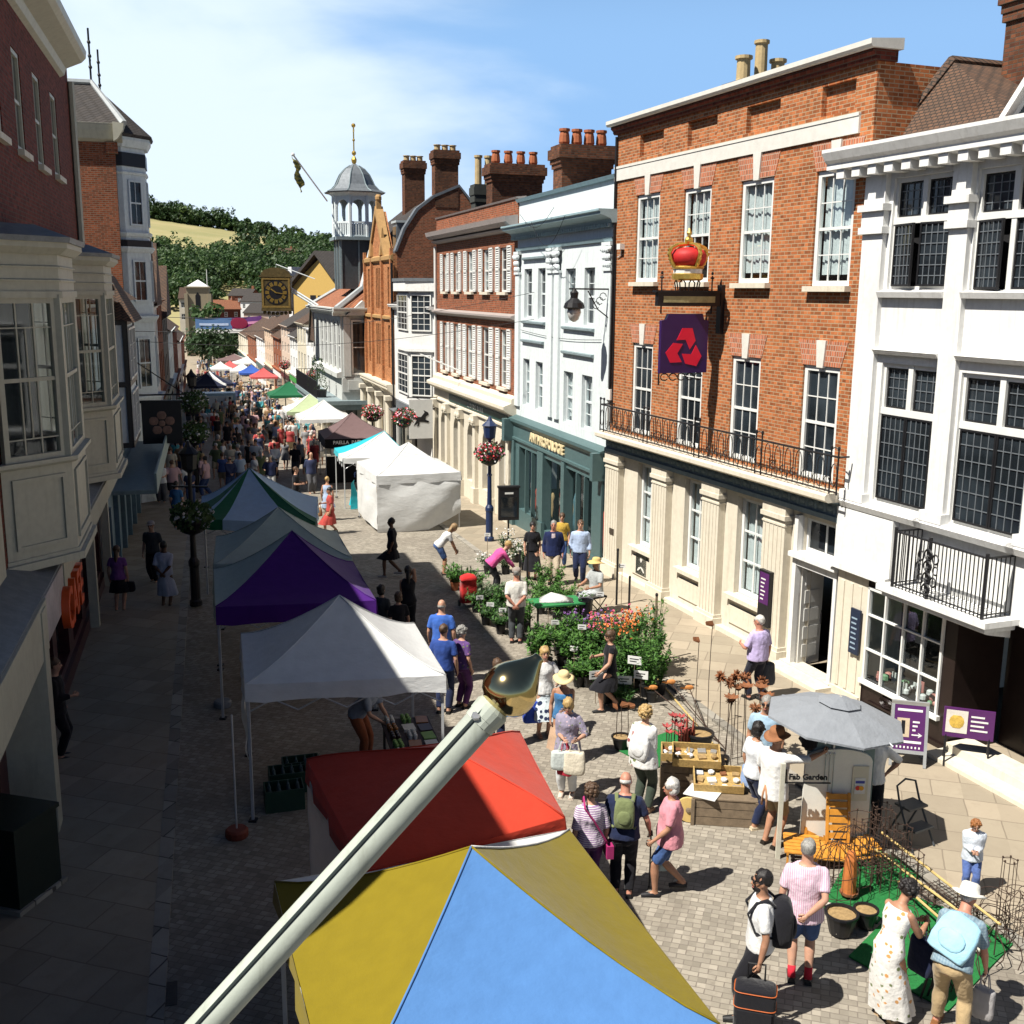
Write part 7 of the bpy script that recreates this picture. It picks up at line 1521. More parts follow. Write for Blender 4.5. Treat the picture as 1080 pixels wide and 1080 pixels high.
F = person('white haired woman in a pink tee and denim shorts striding left', (705,942), 272, 1.66, True, 'tan', top=C('pink cotton', (.66,.27,.32)), bottom=DENIM, kind='shorts', hair=('bob','white'), shoes=(.015,.015,.018), stride=.2, arms=('swingf','hang'), hem=-.13, loose=.035, fat=.03, sleeve=.42)
bagthing('crumpled pale plastic bag hanging behind the woman in the pink tee', F, 1, 'x', C('pale plastic bag', (.45,.55,.58), trans=.3), size=(.24,.12,.3))
F = person('old man in a navy tee leaning on a walking stick', (656,945), 8, 1.74, skin='ruddy', top=NAVY, bottom=BLACKC, hair=('bald','white'), arms=('hang',(.33,.16,.88)), bend=8, head=(10,0), loose=.03)
backpack('olive green backpack on the old man with the stick', F, C('olive canvas', (.17,.2,.09)), (.26,.14,.38), .33)
w = F.M @ F.ha[1]; t = thing('walking_stick', 'thin dark walking stick with curved handle held by the old man in navy', 'walking stick', (w.x+.03, w.y+.06, 0)); m = MB(); m.tube([(0,0,0), (0,0,w.z-.08), (0,-.02,w.z-.02), (0,-.07,w.z), (0,-.12,w.z-.04)], .011, 6); m.build('stick', BLACK, t); m = MB(); m.lathe([(.018,0), (.018,.04), (.012,.05)], 8); m.build('rubber_tip', BLACK, t)
F = person('brown haired woman in a white and mauve striped top by the mustard stall', (621,948), 350, 1.64, True, top=C('mauve striped jersey', (.35,.22,.4), .1, 'hstripe', (.72,.68,.7), 11), sleeve=.5, bottom=C('purple cotton', (.1,.03,.12)), hair=('curly','brown'), arms=('hang','hang'), loose=.03)
m = MB(); m.tube([F.S(-.12,-.16,.47), F.S(0,-.17,.3), F.S(.17,-.15,.0), F.S(.22,-.05,-.1)], .014, 6); m.tube([F.S(-.12,-.16,.47), F.S(-.1,0,.56), F.S(-.08,.15,.42)], .014, 6); t = thing('shoulder_bag', 'small magenta shoulder bag on the woman in stripes', 'bag', F.o.location, F.o.rotation_euler.z); m.build('strap', plain('magenta strap', (.4,.03,.15), .6), t); m = MB(); p = F.S(.24,-.05,-.17); m.box(p.x-.05, p.x+.04, p.y-.11, p.y+.11, p.z-.1, p.z+.08); m.build('body', plain('magenta strap', (.4,.03,.15), .6), t)
F = person('blonde woman in a white embroidered blouse and olive trousers looking at the goods', (677,856), 38, 1.74, True, top=C('white floral blouse', (.74,.73,.71), .05, 'floral', (.35,.1,.1), 7), sleeve=.66, bottom=OLIVE, kind='trousers', hair=('curly','blonde'), shoes=(.4,.25,.15), arms=('hang','front'), hem=-.14, loose=.045)
backpack('white cloth bag hanging on the back of the woman in the embroidered blouse', F, WHITEC, (.32,.1,.4), .2, 10, straps=False, name='bag', cat='bag')
F = person('blonde woman in a patterned blouse and white trousers carrying three shopping bags', (598,838), 192, 1.66, True, top=C('mauve patterned blouse', (.3,.27,.36), .1, 'floral', (.6,.45,.5), 16), sleeve=.6, bottom=C('white trousers', (.66,.68,.7)), hair=('bob','blonde'), shoes=(.6,.5,.42), arms=('bent','front'), head=(18,0), hem=-.14, loose=.035)
bagthing('cream canvas tote bag with a brown print', F, 0, 'x', C('cream canvas', (.66,.6,.48)), size=(.32,.1,.38))
bagthing('large grey white paper bag held out to the left', F, 1, 'x', C('grey paper bag', (.55,.6,.58)), size=(.42,.12,.3), rz=15)
bagthing('small red paper bag behind the pale ones', F, 1, 'x', C('red paper bag', (.5,.02,.05)), size=(.24,.1,.32), drop=.1, rz=-20)
person('woman in a straw sun hat and blue vest top', (593,803), 186, 1.62, True, 'tan', top=C('mid blue jersey', (.05,.17,.36)), sleeve=0, neckline=.42, bottom=C('tan linen', (.45,.3,.2)), kind='skirt', hair=('long','brown'), hat=('sun', plain('pale straw', (.7,.56,.3), .9)), arms=('front','hang'), head=(15,0))
F = person('blonde woman in a white tee and a spotted skirt with a blue shoulder bag', (573,775), 168, 1.68, True, top=WHITEC, bottom=C('spotted skirt', (.6,.68,.72), .05, 'dots', (.02,.03,.08), 9), kind='skirt', hair=('bob','blonde'), shoes=(.3,.15,.1), arms=('bent','hang'), skirt_len=.42, hem=-.08)
bagthing('royal blue shoulder bag on the woman in the spotted skirt', F, 1, 'x', C('royal blue canvas', (.03,.07,.4)), size=(.34,.14,.4), drop=-.1)
bagthing('white carrier bag held by the woman in the spotted skirt', F, 0, 'x', WHITEC, size=(.26,.12,.3))
F = person('woman in a knee length black dress walking past the flower stall', (642,749), 262, 1.62, True, top=BLACKC, sleeve=.15, bottom=BLACKC, kind='dress', hair=('bob','brown'), shoes=(.02,.02,.02), stride=.17, arms=('swingf','bent'), skirt_len=.32, glasses=True)
person('man in a flat cap and cream shirt with his hands clasped behind him', (544,678), 3, 1.76, skin='ruddy', top=C('off white shirt', (.62,.6,.55)), bottom=GREYC, hair=('short','grey'), hat=('cap', C('grey tweed', (.3,.25,.22), .2)), arms=('behind','behind'), hem=-.04, loose=.04, sleeve=.45)
person('woman in a bright pink jacket bending over the plants', (523,628), 75, 1.66, True, top=C('bright pink jacket', (.7,.1,.32)), sleeve=.9, bottom=BLACKC, hair=('short','blonde'), bend=46, arms=((-.1,.55,.7),(.1,.55,.72)), loose=.035, vox=.018)
F = person('seated man in a straw hat and grey tee beside the plants', (628,648), 235, 1.74, skin='tan', top=C('grey jersey', (.4,.42,.42)), bottom=C('light check trousers', (.35,.4,.42), .1, 'check', (.6,.6,.6), 10), hair=('short','grey'), hat=('straw', plain('yellow straw', (.62,.45,.18), .9)), seat=.45, arms=((-.2,.35,.72),(.15,.4,.72)), vox=.018, loose=.03)
t = thing('folding_stool', 'dark folding stool under the seated man in the straw hat', 'stool', F.o.location, F.o.rotation_euler.z); m = MB(); m.box(-.2, .2, -.2, .2, .42, .455); m.build('seat', BLACKC, t)
for s in (-1, 1): m = MB(); m.tube([(s*.18,-.2,0), (s*.18,.2,.42)], .014, 6); m.tube([(s*.18,.2,0), (s*.18,-.2,.42)], .014, 6); m.build('leg', IRON, t)
person('man in a pale blue shirt and navy trousers walking up the sunny pavement', (611,617), 186, 1.80, top=C('pale blue shirt', (.42,.52,.72)), sleeve=.85, bottom=NAVY, hair=('short','brown'), stride=.12, arms=('hang','hang'), vox=.018)
def shirtfront(F, o, part):
    m = MB(); m.smooth = True; m.loft([[F.S(x, .128+.01*(1-abs(x)*20)+(.015 if z > .3 else 0), z) for x in (-w, -w/2, 0, w/2, w)] for z, w in ((.02,.02),(.2,.035),(.4,.05),(.5,.045))], False, False); part('shirt', m, C('pale pink shirt', (.66,.55,.6)))
person('man in a navy blazer and beige trousers on the sunny pavement', (583,618), 184, 1.80, skin='ruddy', top=C('navy blazer wool', (.012,.02,.075)), sleeve=.95, bottom=C('stone chinos', (.48,.4,.3)), hair=('short','grey'), stride=.1, extra=shirtfront, hem=-.12, loose=.03, vox=.018)
person('dark haired woman in a black top outside the teal shop', (561,612), 178, 1.64, True, top=BLACKC, sleeve=.4, bottom=BLACKC, kind='skirt', hair=('long','black'), stride=.1, vox=.018)
person('woman in a mustard top behind the man in the blazer', (592,600), 188, 1.64, True, top=C('mustard jersey', (.5,.33,.06)), bottom=DENIM, hair=('long','brown'), vox=.02)
person('young woman stooping in a white tee and denim shorts beside the terracotta pots', (468,606), 82, 1.66, True, 'tan', top=WHITEC, sleeve=.35, bottom=DENIM, kind='shorts', hair=('long','sandy'), bend=42, arms=((-.05,.4,.7),(.08,.35,.72)), vox=.018)
person('woman in a loose black dress walking left across the sunlit setts', (414,608), 268, 1.72, True, 'dark', top=BLACKC, sleeve=.5, bottom=BLACKC, kind='dress', hair=('short','black'), shoes=(.3,.3,.3), stride=.22, arms=('hang','hang'), skirt_len=.25, vox=.018)
F = person('woman in a long brick red dress walking with a tan bag', (349,563), 255, 1.66, True, 'tan', top=C('brick red cotton', (.42,.06,.05)), bottom=C('brick red cotton', (.42,.06,.05)), kind='dress', hair=('bun','black'), stride=.2, skirt_len=.42, arms=('hang','bent'), vox=.02)
bagthing('tan shoulder bag on the woman in the red dress', F, 1, 'x', C('tan leather', (.3,.17,.08)), size=(.36,.14,.26))
F = person('fair haired woman in a pale blue sundress seen from behind', (346,549), 2, 1.66, True, 'tan', bottom=C('pale blue sundress', (.4,.5,.68)), kind='dress', hair=('bun','blonde'), vox=.02, skirt_len=.3)
bagthing('cream bag carried by the woman in the sundress', F, 0, 'x', CREAMC, size=(.26,.12,.28))
F = person('white haired man in a lilac shirt and dark trousers walking along the bank front', (797,741), 330, 1.74, skin='ruddy', top=C('lilac shirt', (.5,.42,.68)), bottom=C('dark navy trousers', (.015,.016,.03)), hair=('short','white'), arms=('bent','carry'), stride=.1, hem=-.06, loose=.035, sleeve=.45, fat=.03, head=(0,-25))
bagthing('dark grey rucksack carried low by the man in the lilac shirt', F, 1, 'x', C('dark grey rucksack', (.04,.045,.06)), size=(.32,.18,.44), drop=-.1, name='rucksack', cat='rucksack')
person('grey haired man in sunglasses and a light blue shirt beside the goods', (803,846), 205, 1.78, skin='tan', top=C('light blue shirt', (.33,.47,.6)), bottom=GREYC, hair=('short','grey'), glasses=True)
F = person('dark haired woman in a white tee and navy trousers at the trays', (792,872), 70, 1.68, True, 'tan', top=C('grey white jersey', (.62,.64,.67)), bottom=NAVY, hair=('bob','black'), shoes=(.6,.5,.35), arms=('hang','hang'), glasses=True, head=(10,-15))
bagthing('blue and white patterned bag at the side of the woman at the trays', F, 0, 'x', C('blue patterned bag', (.25,.36,.6), .1, 'floral', (.65,.7,.75), 12), size=(.34,.14,.3), drop=-.25)
def apron(F, o, part):
    m = MB(); m.smooth = True; m.tube([F.S(.19*math.cos(a), .145*math.sin(a), .05) for a in [2*math.pi*k/20 for k in range(21)]], (.012,.02), 6); m.tube([F.S(0,-.16,.05), F.S(-.03,-.175,-.1), F.S(-.04,-.18,-.25)], .016, 6); m.tube([F.S(0,-.16,.05), F.S(.04,-.175,-.1), F.S(.05,-.18,-.3)], .016, 6); part('apron_strings', m, C('tan apron tape', (.42,.22,.12)))
person('stallholder in a brown hat, white shirt and khaki shorts reaching to the right', (812,892), 55, 1.80, skin='tan', top=WHITEC, sleeve=.55, bottom=KHAKI, kind='shorts', hair=('short','brown'), hat=('brown', plain('brown felt hat', (.3,.13,.06), .9)), shoes=(.02,.015,.012), arms=('bent',(.45,.42,1.45)), extra=apron, loose=.04, hem=-.16)
person('trader in a white shirt half hidden behind the white display board', (914,880), 190, 1.72, skin='tan', top=WHITEC, sleeve=.5, bottom=BLACKC, hair=('short','black'), arms=('hip','hip'))
# ---- in the shade
person('bald man in a bright blue tee seen from behind in the shade', (466,722), 8, 1.80, top=C('bright blue cotton', (.05,.14,.5)), bottom=NAVY, hair=('bald','grey'), vox=.018)
person('man in a darker blue tee at the right of the white stall', (468,752), 12, 1.76, top=C('darker blue cotton', (.03,.07,.28)), bottom=NAVY, hair=('short','brown'), vox=.018)
person('grey curly haired woman in a purple patterned top in the shade', (487,746), 40, 1.64, True, top=C('purple pattern', (.12,.06,.2), .1, 'floral', (.4,.2,.35), 14), bottom=C('purple cotton', (.1,.03,.12)), hair=('curly','grey'), vox=.018)
person('woman with long dark hair and bare shoulders beside the purple stall', (431,672), 350, 1.70, True, 'tan', top=BLACKC, sleeve=0, bottom=BLACKC, hair=('long','black'), vox=.018, arms=('front','chin'))
person('dark haired shopper half under the purple stall', (403,692), 20, 1.62, True, top=GREYC, bottom=BLACKC, hair=('bob','black'), vox=.02)
person('second dark shopper near the white stall roof', (421,700), 340, 1.60, True, top=BLACKC, bottom=BLACKC, hair=('bob','brown'), vox=.02)
person('shopper in a white and dark outfit just beneath the gilt finial', (524,790), 345, 1.66, True, top=C('blue white blouse', (.45,.5,.65)), bottom=NAVY, hair=('bob','brown'), vox=.018)
person('stallholder in pale grey stooping under the white stall', (385,805), 110, 1.70, top=C('pale grey jersey', (.3,.33,.4)), bottom=C('dull orange apron', (.3,.09,.04)), hair=('short','brown'), bend=38, arms=((-.05,.45,.85),(.1,.4,.85)), vox=.018)
person('man in black sitting on the table behind the striped stall', (313,540), 95, 1.78, top=BLACKC, bottom=BLACKC, hair=('short','brown'), vox=.02, arms=('bent','bent'))
person('person in black standing farther back behind the striped stall', (312,505), 180, 1.72, top=BLACKC, bottom=GREYC, hair=('short','black'), vox=.022)
person('person in a long white gown with hands behind the back on the shaded pavement', (176,640), 5, 1.70, top=C('white gown', (.5,.52,.62)), sleeve=.5, bottom=C('white gown', (.5,.52,.62)), kind='dress', hair=('short','black'), skin='dark', arms=('behind','behind'), skirt_len=.5, vox=.018, loose=.03)
F = person('woman in a purple top with a shoulder bag by the shaded shopfronts', (127,645), 355, 1.68, True, top=C('purple top', (.2,.07,.26)), sleeve=.3, bottom=BLACKC, kind='skirt', hair=('long','brown'), vox=.018, skirt_len=.3)
bagthing('black shoulder bag on the woman in purple', F, 1, 'x', BLACKC, size=(.3,.12,.26), drop=-.15)
person('person in a pale cap and dark clothes coming up the shaded pavement', (163,615), 185, 1.74, top=GREYC, bottom=BLACKC, hair=('short','brown'), hat=('cap', C('pale cap', (.45,.42,.4))), vox=.02, stride=.1)
person('man in a dark suit standing against the maroon shopfront', (64,800), 75, 1.80, top=BLACKC, sleeve=.95, bottom=BLACKC, hair=('short','brown'), vox=.018, hem=-.14, arms=('hang','front'))
person('person in a pale top cut by the left edge of the picture', (6,838), 70, 1.68, True, top=C('pale blue top', (.25,.3,.45)), bottom=BLACKC, hair=('bob','brown'), vox=.018, arms=('hang','bent'))
person('person in a blue tee walking down the shaded pavement', (188,558), 5, 1.72, True, top=C('mid blue jersey', (.05,.17,.36)), bottom=C('blue skirt', (.06,.09,.3)), kind='skirt', hair=('short','black'), vox=.022)
# ---- the crowd farther down: a dozen figures, copied with other clothes
ti = NT('crowd clothing'); ti.set(Base_Color=ti.n('ShaderNodeObjectInfo').outputs['Color'], Roughness=.9)
tj = NT('crowd trousers'); rd = tj.n('ShaderNodeObjectInfo').outputs['Random']; cr_ = tj.n('ShaderNodeValToRGB'); tj.put(cr_.inputs[0], rd); cr_.color_ramp.interpolation = 'CONSTANT'
for i, (p_, c_) in enumerate(((0,(.02,.02,.03,1)), (.25,(.04,.07,.18,1)), (.45,(.35,.28,.18,1)), (.6,(.1,.1,.11,1)), (.75,(.6,.6,.58,1)), (.88,(.16,.05,.05,1)))):
    e = cr_.color_ramp.elements[i] if i < 2 else cr_.color_ramp.elements.new(p_); e.position = p_; e.color = c_
tj.set(Base_Color=cr_.outputs[0], Roughness=.9)
th = NT('crowd hair'); rd = th.n('ShaderNodeObjectInfo').outputs['Random']; ch_ = th.n('ShaderNodeValToRGB'); th.put(ch_.inputs[0], th.math('FRACT', th.math('MULTIPLY', rd, 7.3))); ch_.color_ramp.interpolation = 'CONSTANT'
for i, (p_, c_) in enumerate(((0,(.015,.012,.012,1)), (.3,(.1,.055,.03,1)), (.55,(.4,.27,.12,1)), (.75,(.5,.48,.45,1)))):
    e = ch_.color_ramp.elements[i] if i < 2 else ch_.color_ramp.elements.new(p_); e.position = p_; e.color = c_
th.set(Base_Color=ch_.outputs[0], Roughness=.7)
def lowfig(fem, kind, sl, hair, seed, **pose):
    F = skeleton(1.72, fem, **pose); b = bodymesh(F, .03, False)
    m = MB(); torso(m, F, -.1, .5, .03, .02, True)
    for i in (0, 1): limb(m, F.sh[i], F.el[i], F.ha[i], .05, .04, .027, sl, .02, .03)
    if kind == 'dress': m.loft([ring(F.S(0,0,z), Vector((1,0,0)), Vector((0,1,0)), r, r*.85) for z, r in ((.15,.17), (-.1,.21), (-.35,.25))])
    addmesh(b, remesh(m, .032, 1), 1)
    if kind != 'dress':
        m = MB(); torso(m, F, -.14, .0, .022)
        for i in (0, 1): limb(m, F.hip[i], F.kn[i], F.ank[i], .088, .058, .038, .97 if kind == 'trousers' else .5, .025, .035)
        addmesh(b, remesh(m, .032, 1), 2)
    b.mi = 3; h_ = hairmesh(F, hair, seed); o = len(b.v); b.v += h_.v; b.f += [[q+o for q in f] for f in h_.f]; b.m += [3]*len(h_.f); b.sm += [True]*len(h_.f)
    return b
protos = []
for i, a in enumerate([(False,'trousers',.4,'short',dict(stride=.15)), (True,'dress',.2,'long',dict(stride=.1)), (False,'shorts',.4,'short',dict(arms=('bent','hang'))), (True,'trousers',.35,'bob',dict(arms=('front','hang'))), (True,'shorts',.2,'bun',dict(stride=.18)), (False,'trousers',.9,'bald',dict(arms=('behind','behind'))), (True,'dress',.4,'bob',dict()), (False,'shorts',.45,'short',dict(stride=-.18,arms=('swingb','bent')))]):
    b = lowfig(*a[:4], i, **a[4]); me = bpy.data.meshes.new('person'); me.from_pydata(b.v, [], b.f)
    for q in (skinmat('fair'), ti.mat, tj.mat, th.mat): me.materials.append(q)
    me.polygons.foreach_set('material_index', b.m); me.polygons.foreach_set('use_smooth', [True]*len(b.f)); me.update(); protos.append((me, a[1]))
TOPS = [('white',(.72,.72,.72)), ('black',(.015,.015,.018)), ('navy',(.02,.03,.09)), ('pale blue',(.38,.48,.62)), ('grey',(.3,.3,.31)), ('white',(.7,.7,.68)), ('dull red',(.38,.05,.05)), ('cream',(.6,.54,.42)), ('black',(.02,.02,.02)), ('turquoise',(.07,.32,.36)), ('pale pink',(.6,.38,.4)), ('dark blue',(.04,.08,.24)), ('white',(.75,.75,.74)), ('tan',(.35,.22,.12)), ('olive',(.1,.13,.06)), ('grey',(.2,.2,.21)), ('navy',(.03,.04,.1))]
cr2 = random.Random(11); taken = []
def blocked(x, y):
    for o in STALLS:
        if abs(x-o[0]) < o[2] and abs(y-o[1]) < o[2]: return True
    return any((x-a)**2+(y-b)**2 < .3 for a, b in taken)
STALLS = [(o.location.x, o.location.y, 1.9) for o in bpy.data.objects if o.name.startswith('market_stall') and o.parent is None]
def crowd(n, ya, yb, xa, xb, where, pw=1.0):
    k = tries = 0
    while k < n and tries < n*60:
        tries += 1; y = ya+(yb-ya)*cr2.random()**pw; w0, w1 = lx(y)+.6, kx(y)+.8; x = w0+(w1-w0)*cr2.uniform(xa, xb)
        if blocked(x, y): continue
        taken.append((x, y)); me, kd = cr2.choice(protos); cn, cc = cr2.choice(TOPS); o = link('person', me); k += 1
        s = cr2.uniform(.9,1.06); o.location = (x, y, gz(y)); fc = cr2.choice((0,0,0,1,1,1,2,3)); o.rotation_euler = (0,0,(.3,3.4,1.7,4.6)[fc]+cr2.uniform(-.4,.4)); o.scale = (s*cr2.uniform(.95,1.12), s, s); o.color = (*cc, 1)
        tag(o, 'person in %s %s %s %s' % (cn, {'dress': 'dress', 'trousers': 'top and trousers', 'shorts': 'top and shorts'}[kd], ('walking away', 'coming uphill', 'turned sideways', 'turned sideways')[fc], where), 'person', 'people in the market crowd')
crowd(34, 42, 62, .02, .42, 'in the shade past the striped stall')
crowd(24, 44, 64, .42, .78, 'near the brown food stall')
crowd(62, 62, 88, .08, .85, 'between the green and brown stalls')
crowd(70, 88, 125, .1, .92, 'before the coral stall')
crowd(50, 125, 200, .1, .9, 'at the foot of the street')
bpy.data.scenes.remove(_tmp)
# ============================================================ PLANT STALL
PL = [leafmat('garden leaves fresh', (.06,.17,.03), (.12,.27,.05), 8, .3), leafmat('garden leaves deep', (.025,.075,.018), (.05,.12,.03), 8, .3), leafmat('garden leaves grey', (.14,.2,.11), (.2,.27,.15), 8, .3)]
FLW = {k: plain(k+' flowers', c, .6) for k, c in dict(orange=(.75,.22,.05), pink=(.7,.15,.25), white=(.75,.74,.7), purple=(.25,.12,.35), red=(.55,.03,.04), yellow=(.7,.5,.05)).items()}
POTB = plain('black plastic pot', (.015,.015,.016), .5); POTT = POT_R
def plant(label, pos, h, r, seed, tone=0, fl=None, upright=.5, pot=POTB, nst=18, per=20, leaf=.055, group='potted plants at the flower stall', pr=.12):
    r_ = random.Random(seed); z = gz(pos.y)+(.05 if pos.x > kx(pos.y)+.1 else 0)
    t = thing('potted_plant', label, 'plant', (pos.x, pos.y, z), 0, group)
    m = MB(); m.lathe([(pr*.75,0), (pr,pr*1.7), (pr*1.08,pr*1.7), (pr*1.08,pr*1.95), (pr*.8,pr*1.85)], 10); m.build('pot', pot, t)
    m = MB(); s = MB()
    for k in range(nst):
        a = r_.random()*6.28; sp = r*r_.uniform(.3,1.0); hh = h*r_.uniform(.6,1.0); b = Vector((0,0,pr*1.7)); e = Vector((sp*math.cos(a), sp*math.sin(a), hh)); q = b.lerp(e,.5)+Vector((0,0,hh*.12*upright))
        s.tube([b, q, e], [.006,.005,.003], 4)
        for j in range(per):
            f = r_.uniform(.15,1.02); c = b.lerp(q, f*2) if f < .5 else q.lerp(e, f*2-1)
            v = Vector((r_.gauss(0,1), r_.gauss(0,1), r_.gauss(0,.6)+.3)).normalized(); n_ = (v+Vector((0,0,.7))).normalized(); w = v.cross(n_).normalized(); L = leaf*r_.uniform(.7,1.5)
            m.mi = r_.choice((tone, tone, tone, 1 if tone != 1 else 0)); c = c+v*.015; m.add([c, c+v*L*.6+w*L*.35, c+v*L*1.5, c+v*L*.6-w*L*.35], [(0,1,2,3)])
    m.build('foliage', PL, t, fix=False); s.build('stems', PL[1], t)
    if fl:
        m = MB()
        for k in range(int(nst*1.3)):
            a = r_.random()*6.28; sp = r*r_.uniform(.2,1.05); c = Vector((sp*math.cos(a), sp*math.sin(a), h*r_.uniform(.78,1.12)))
            for j in range(4): v = Vector((r_.uniform(-1,1), r_.uniform(-1,1), r_.uniform(-.3,1))).normalized()*.038; w = v.orthogonal().normalized()*.028; m.add([c-w, c+v, c+w, c-v*.3], [(0,1,2,3)])
        m.build('flowers', FLW[fl], t, fix=False)
    return t
pr_ = random.Random(5)
def bed(n, px0, px1, py0, py1, h, r, tone, fl, lab, **k):
    for i in range(n):
        u = (i+.5)/n; p = G(px0+(px1-px0)*u+pr_.uniform(-7,7), py0+(py1-py0)*pr_.random())
        plant(lab, p, h*pr_.uniform(.8,1.2), r*pr_.uniform(.85,1.2), pr_.randint(0,9999), tone, fl, **k)
bed(5, 474,512, 612,626, .55, .3, 0, None, 'bushy green plant in a terracotta pot by the red trolley', pot=POTT)
bed(5, 515,560, 588,606, .75, .32, 2, 'white', 'white flowered potted plant beside the navy lamp post')
bed(8, 506,542, 632,670, .6, .34, 1, None, 'deep green potted plant between red trolley and capped man')
bed(11, 548,604, 626,676, .85, .38, 0, None, 'tall fresh green potted plant around the green table', nst=18)
bed(4, 500,520, 626,645, .55, .28, 2, None, 'grey leaved potted plant behind the red trolley bag')
bed(5, 600,632, 668,690, .6, .3, 1, 'purple', 'dusky purple flowered potted plant beside the green table')
bed(9, 566,620, 690,715, .85, .3, 0, None, 'spiky upright potted plant behind the woman in spotted skirt', upright=1.5, leaf=.07)
bed(9, 610,660, 716,738, .7, .34, 0, None, 'low green potted plant among the large price cards')
bed(7, 636,676, 686,704, .85, .34, 1, 'orange', 'orange flowered potted plant behind the woman in black')
bed(4, 622,650, 684,700, .8, .3, 1, 'pink', 'pink flowered potted plant beside the orange flowered ones')
bed(8, 660,696, 712,740, 1.15, .34, 0, None, 'tall bushy potted shrub next to the thick stake', nst=20, upright=1.2)
bed(3, 676,692, 695,715, 1.7, .22, 0, None, 'slender tall potted shrub beside the thick stake', nst=10, per=22, upright=1)
bed(3, 640,668, 738,748, .45, .25, 1, None, 'small dark potted plant before the price cards')
CARD = plain('white price card', (.78,.78,.76), .6, .04)
for i, (px, py, h, big) in enumerate(((628,742,.62,1),(640,742,.62,1),(658,744,.55,1),(675,742,.62,1),(668,738,.85,1),(613,700,.85,0),(585,692,.8,0),(605,712,.6,0),(506,650,.5,0),(530,664,.5,0),(517,660,.55,0),(632,664,.9,0),(514,590,.8,0),(560,600,.8,0),(655,640,1.1,0),(578,660,.7,0))):
    p = G(px, py); t = thing('price_card', ['small white price card among the plants', 'large white price card before the plants'][big], 'card', (p.x, p.y, gz(p.y)), pr_.uniform(-.4,.4), 'price cards at the plant stall'); s = .14 if big else .09
    m = MB(); m.box(-s, s, -.004, .004, h-s*.8, h+s*.4); m.build('card', CARD, t); m = MB(); m.tube([(0,.008,0), (0,.008,h)], .008, 5); m.build('stick', WOOD, t)
    m = MB()
    for k in range(2): m.box(-s*.7, s*(.6-.3*k), -.006, -.0045, h-s*.1-.05*k, h+s*.04-.05*k)
    m.build('handwriting', IRON, t)
for i, (px, py, h) in enumerate(((650,640,1.5), (690,700,1.55), (548,628,1.2), (556,622,1.3), (663,650,1.0))):
    p = G(px, py); t = thing('garden_stake', ['dark garden stake with a white tag at the back of the stall', 'thick dark stake at the right end of the stall', 'dark stake among the middle plants', 'taller dark stake just behind the middle one', 'short dark stake near the orange flowers'][i], 'stake', (p.x, p.y, gz(p.y)), 0, 'garden stakes'); m = MB(); m.tube([(0,0,0), (0,0,h)], .028, 7); m.build('post', WOOD if i == 1 else IRON, t); m = MB(); m.ell((0,0,h), (.035,.035,.05), 7, 5); m.build('knob', IRON, t)
p = G(586, 668); t = table('display_table', 'green topped table with a peaked white cloth among the plants', (p.x, p.y, gz(p.y)), 1.2, .7, .8, .3, plain('green baize', (.03,.22,.07), .9))
m = MB(); m.smooth = True; m.loft([[(-.4,-.2,.81), (.4,-.2,.81), (.4,.2,.81), (-.4,.2,.81)], [(-.1,-.1,.95), (.12,-.1,.9), (.1,.1,.93), (-.12,.1,.98)]]); tag(m.build('folded_cloth', WHITEC), 'crumpled white cloth lying on the green table', 'cloth'); bpy.data.objects['folded_cloth'].location = (p.x, p.y, gz(p.y)); 
p = G(617, 668); t = thing('black_bucket', 'black bucket standing beside the green table', 'bucket', (p.x, p.y, gz(p.y)+.05)); m = MB(); m.lathe([(.14,0), (.17,.75), (.18,.75), (.18,.8), (.15,.78), (.12,.1)], 14); m.build('body', BLACK, t); m = MB(); m.tube([(.17*math.cos(a), 0, .78+.05*math.sin(a)) for a in [math.pi*k/8 for k in range(9)]], .008, 5); m.build('handle', STEEL, t)
p = G(494, 640); t = thing('shopping_trolley', 'bright red fabric shopping trolley bag parked by the plants', 'trolley', (p.x, p.y, gz(p.y)), .3); m = MB(); m.smooth = True; n = 20
m.loft([[(.2*s*math.copysign(abs(math.cos(a))**.32, math.cos(a)), .14*s*math.copysign(abs(math.sin(a))**.32, math.sin(a)), z) for a in [2*math.pi*k/n for k in range(n)]] for z, s in ((.12,.9), (.14,1), (.5,1.03), (.7,1.0), (.71,1.08), (.8,1.0), (.86,.55))]); wrinkle(m, .022, 9, 5); m.build('body', cloth('red trolley fabric', (.6,.03,.03)), t); m = MB(); m.tube([(-.12,.18,.1), (-.12,.22,1.02), (.12,.22,1.02), (.12,.18,.1)], .012, 6); m.build('handle', IRON, t)
for s in (-1, 1): m = MB(); m.tube([(s*.2-.02,.16,.08), (s*.2+.02,.16,.08)], .08, 12); m.build('wheel', BLACK, t)
# ============================================================ RUSTY GARDEN SCULPTURES
RUST = plain('rusted steel', (.22,.085,.035), .85, .45, scale=14); RUSTD = plain('dark rusted wire', (.05,.028,.02), .8, .4, scale=14); GRASS = plain('artificial turf', (.015,.17,.04), .95, .3, scale=30, bump=.8, bscale=160)
def mat_(label, pts):
    c = sum((Vector((p.x, p.y)) for p in pts), Vector((0,0)))/len(pts); m = MB(); m.prism([(p.x-c.x, p.y-c.y) for p in pts], .0, .022); o = m.build('turf_mat', GRASS); o.location = (c.x, c.y, .004+(.055 if c.x > kx(c.y)-.35 else 0)); tag(o, label, 'mat', 'artificial turf mats')
mat_('green turf mat under the potted sculptures beside the woman in the embroidered blouse', [G(652,792), G(690,812), G(745,790), G(712,770)])
mat_('green turf mat under the wire cages beside the man in stripes', [G(866,958), G(925,975), G(975,920), G(905,888)])
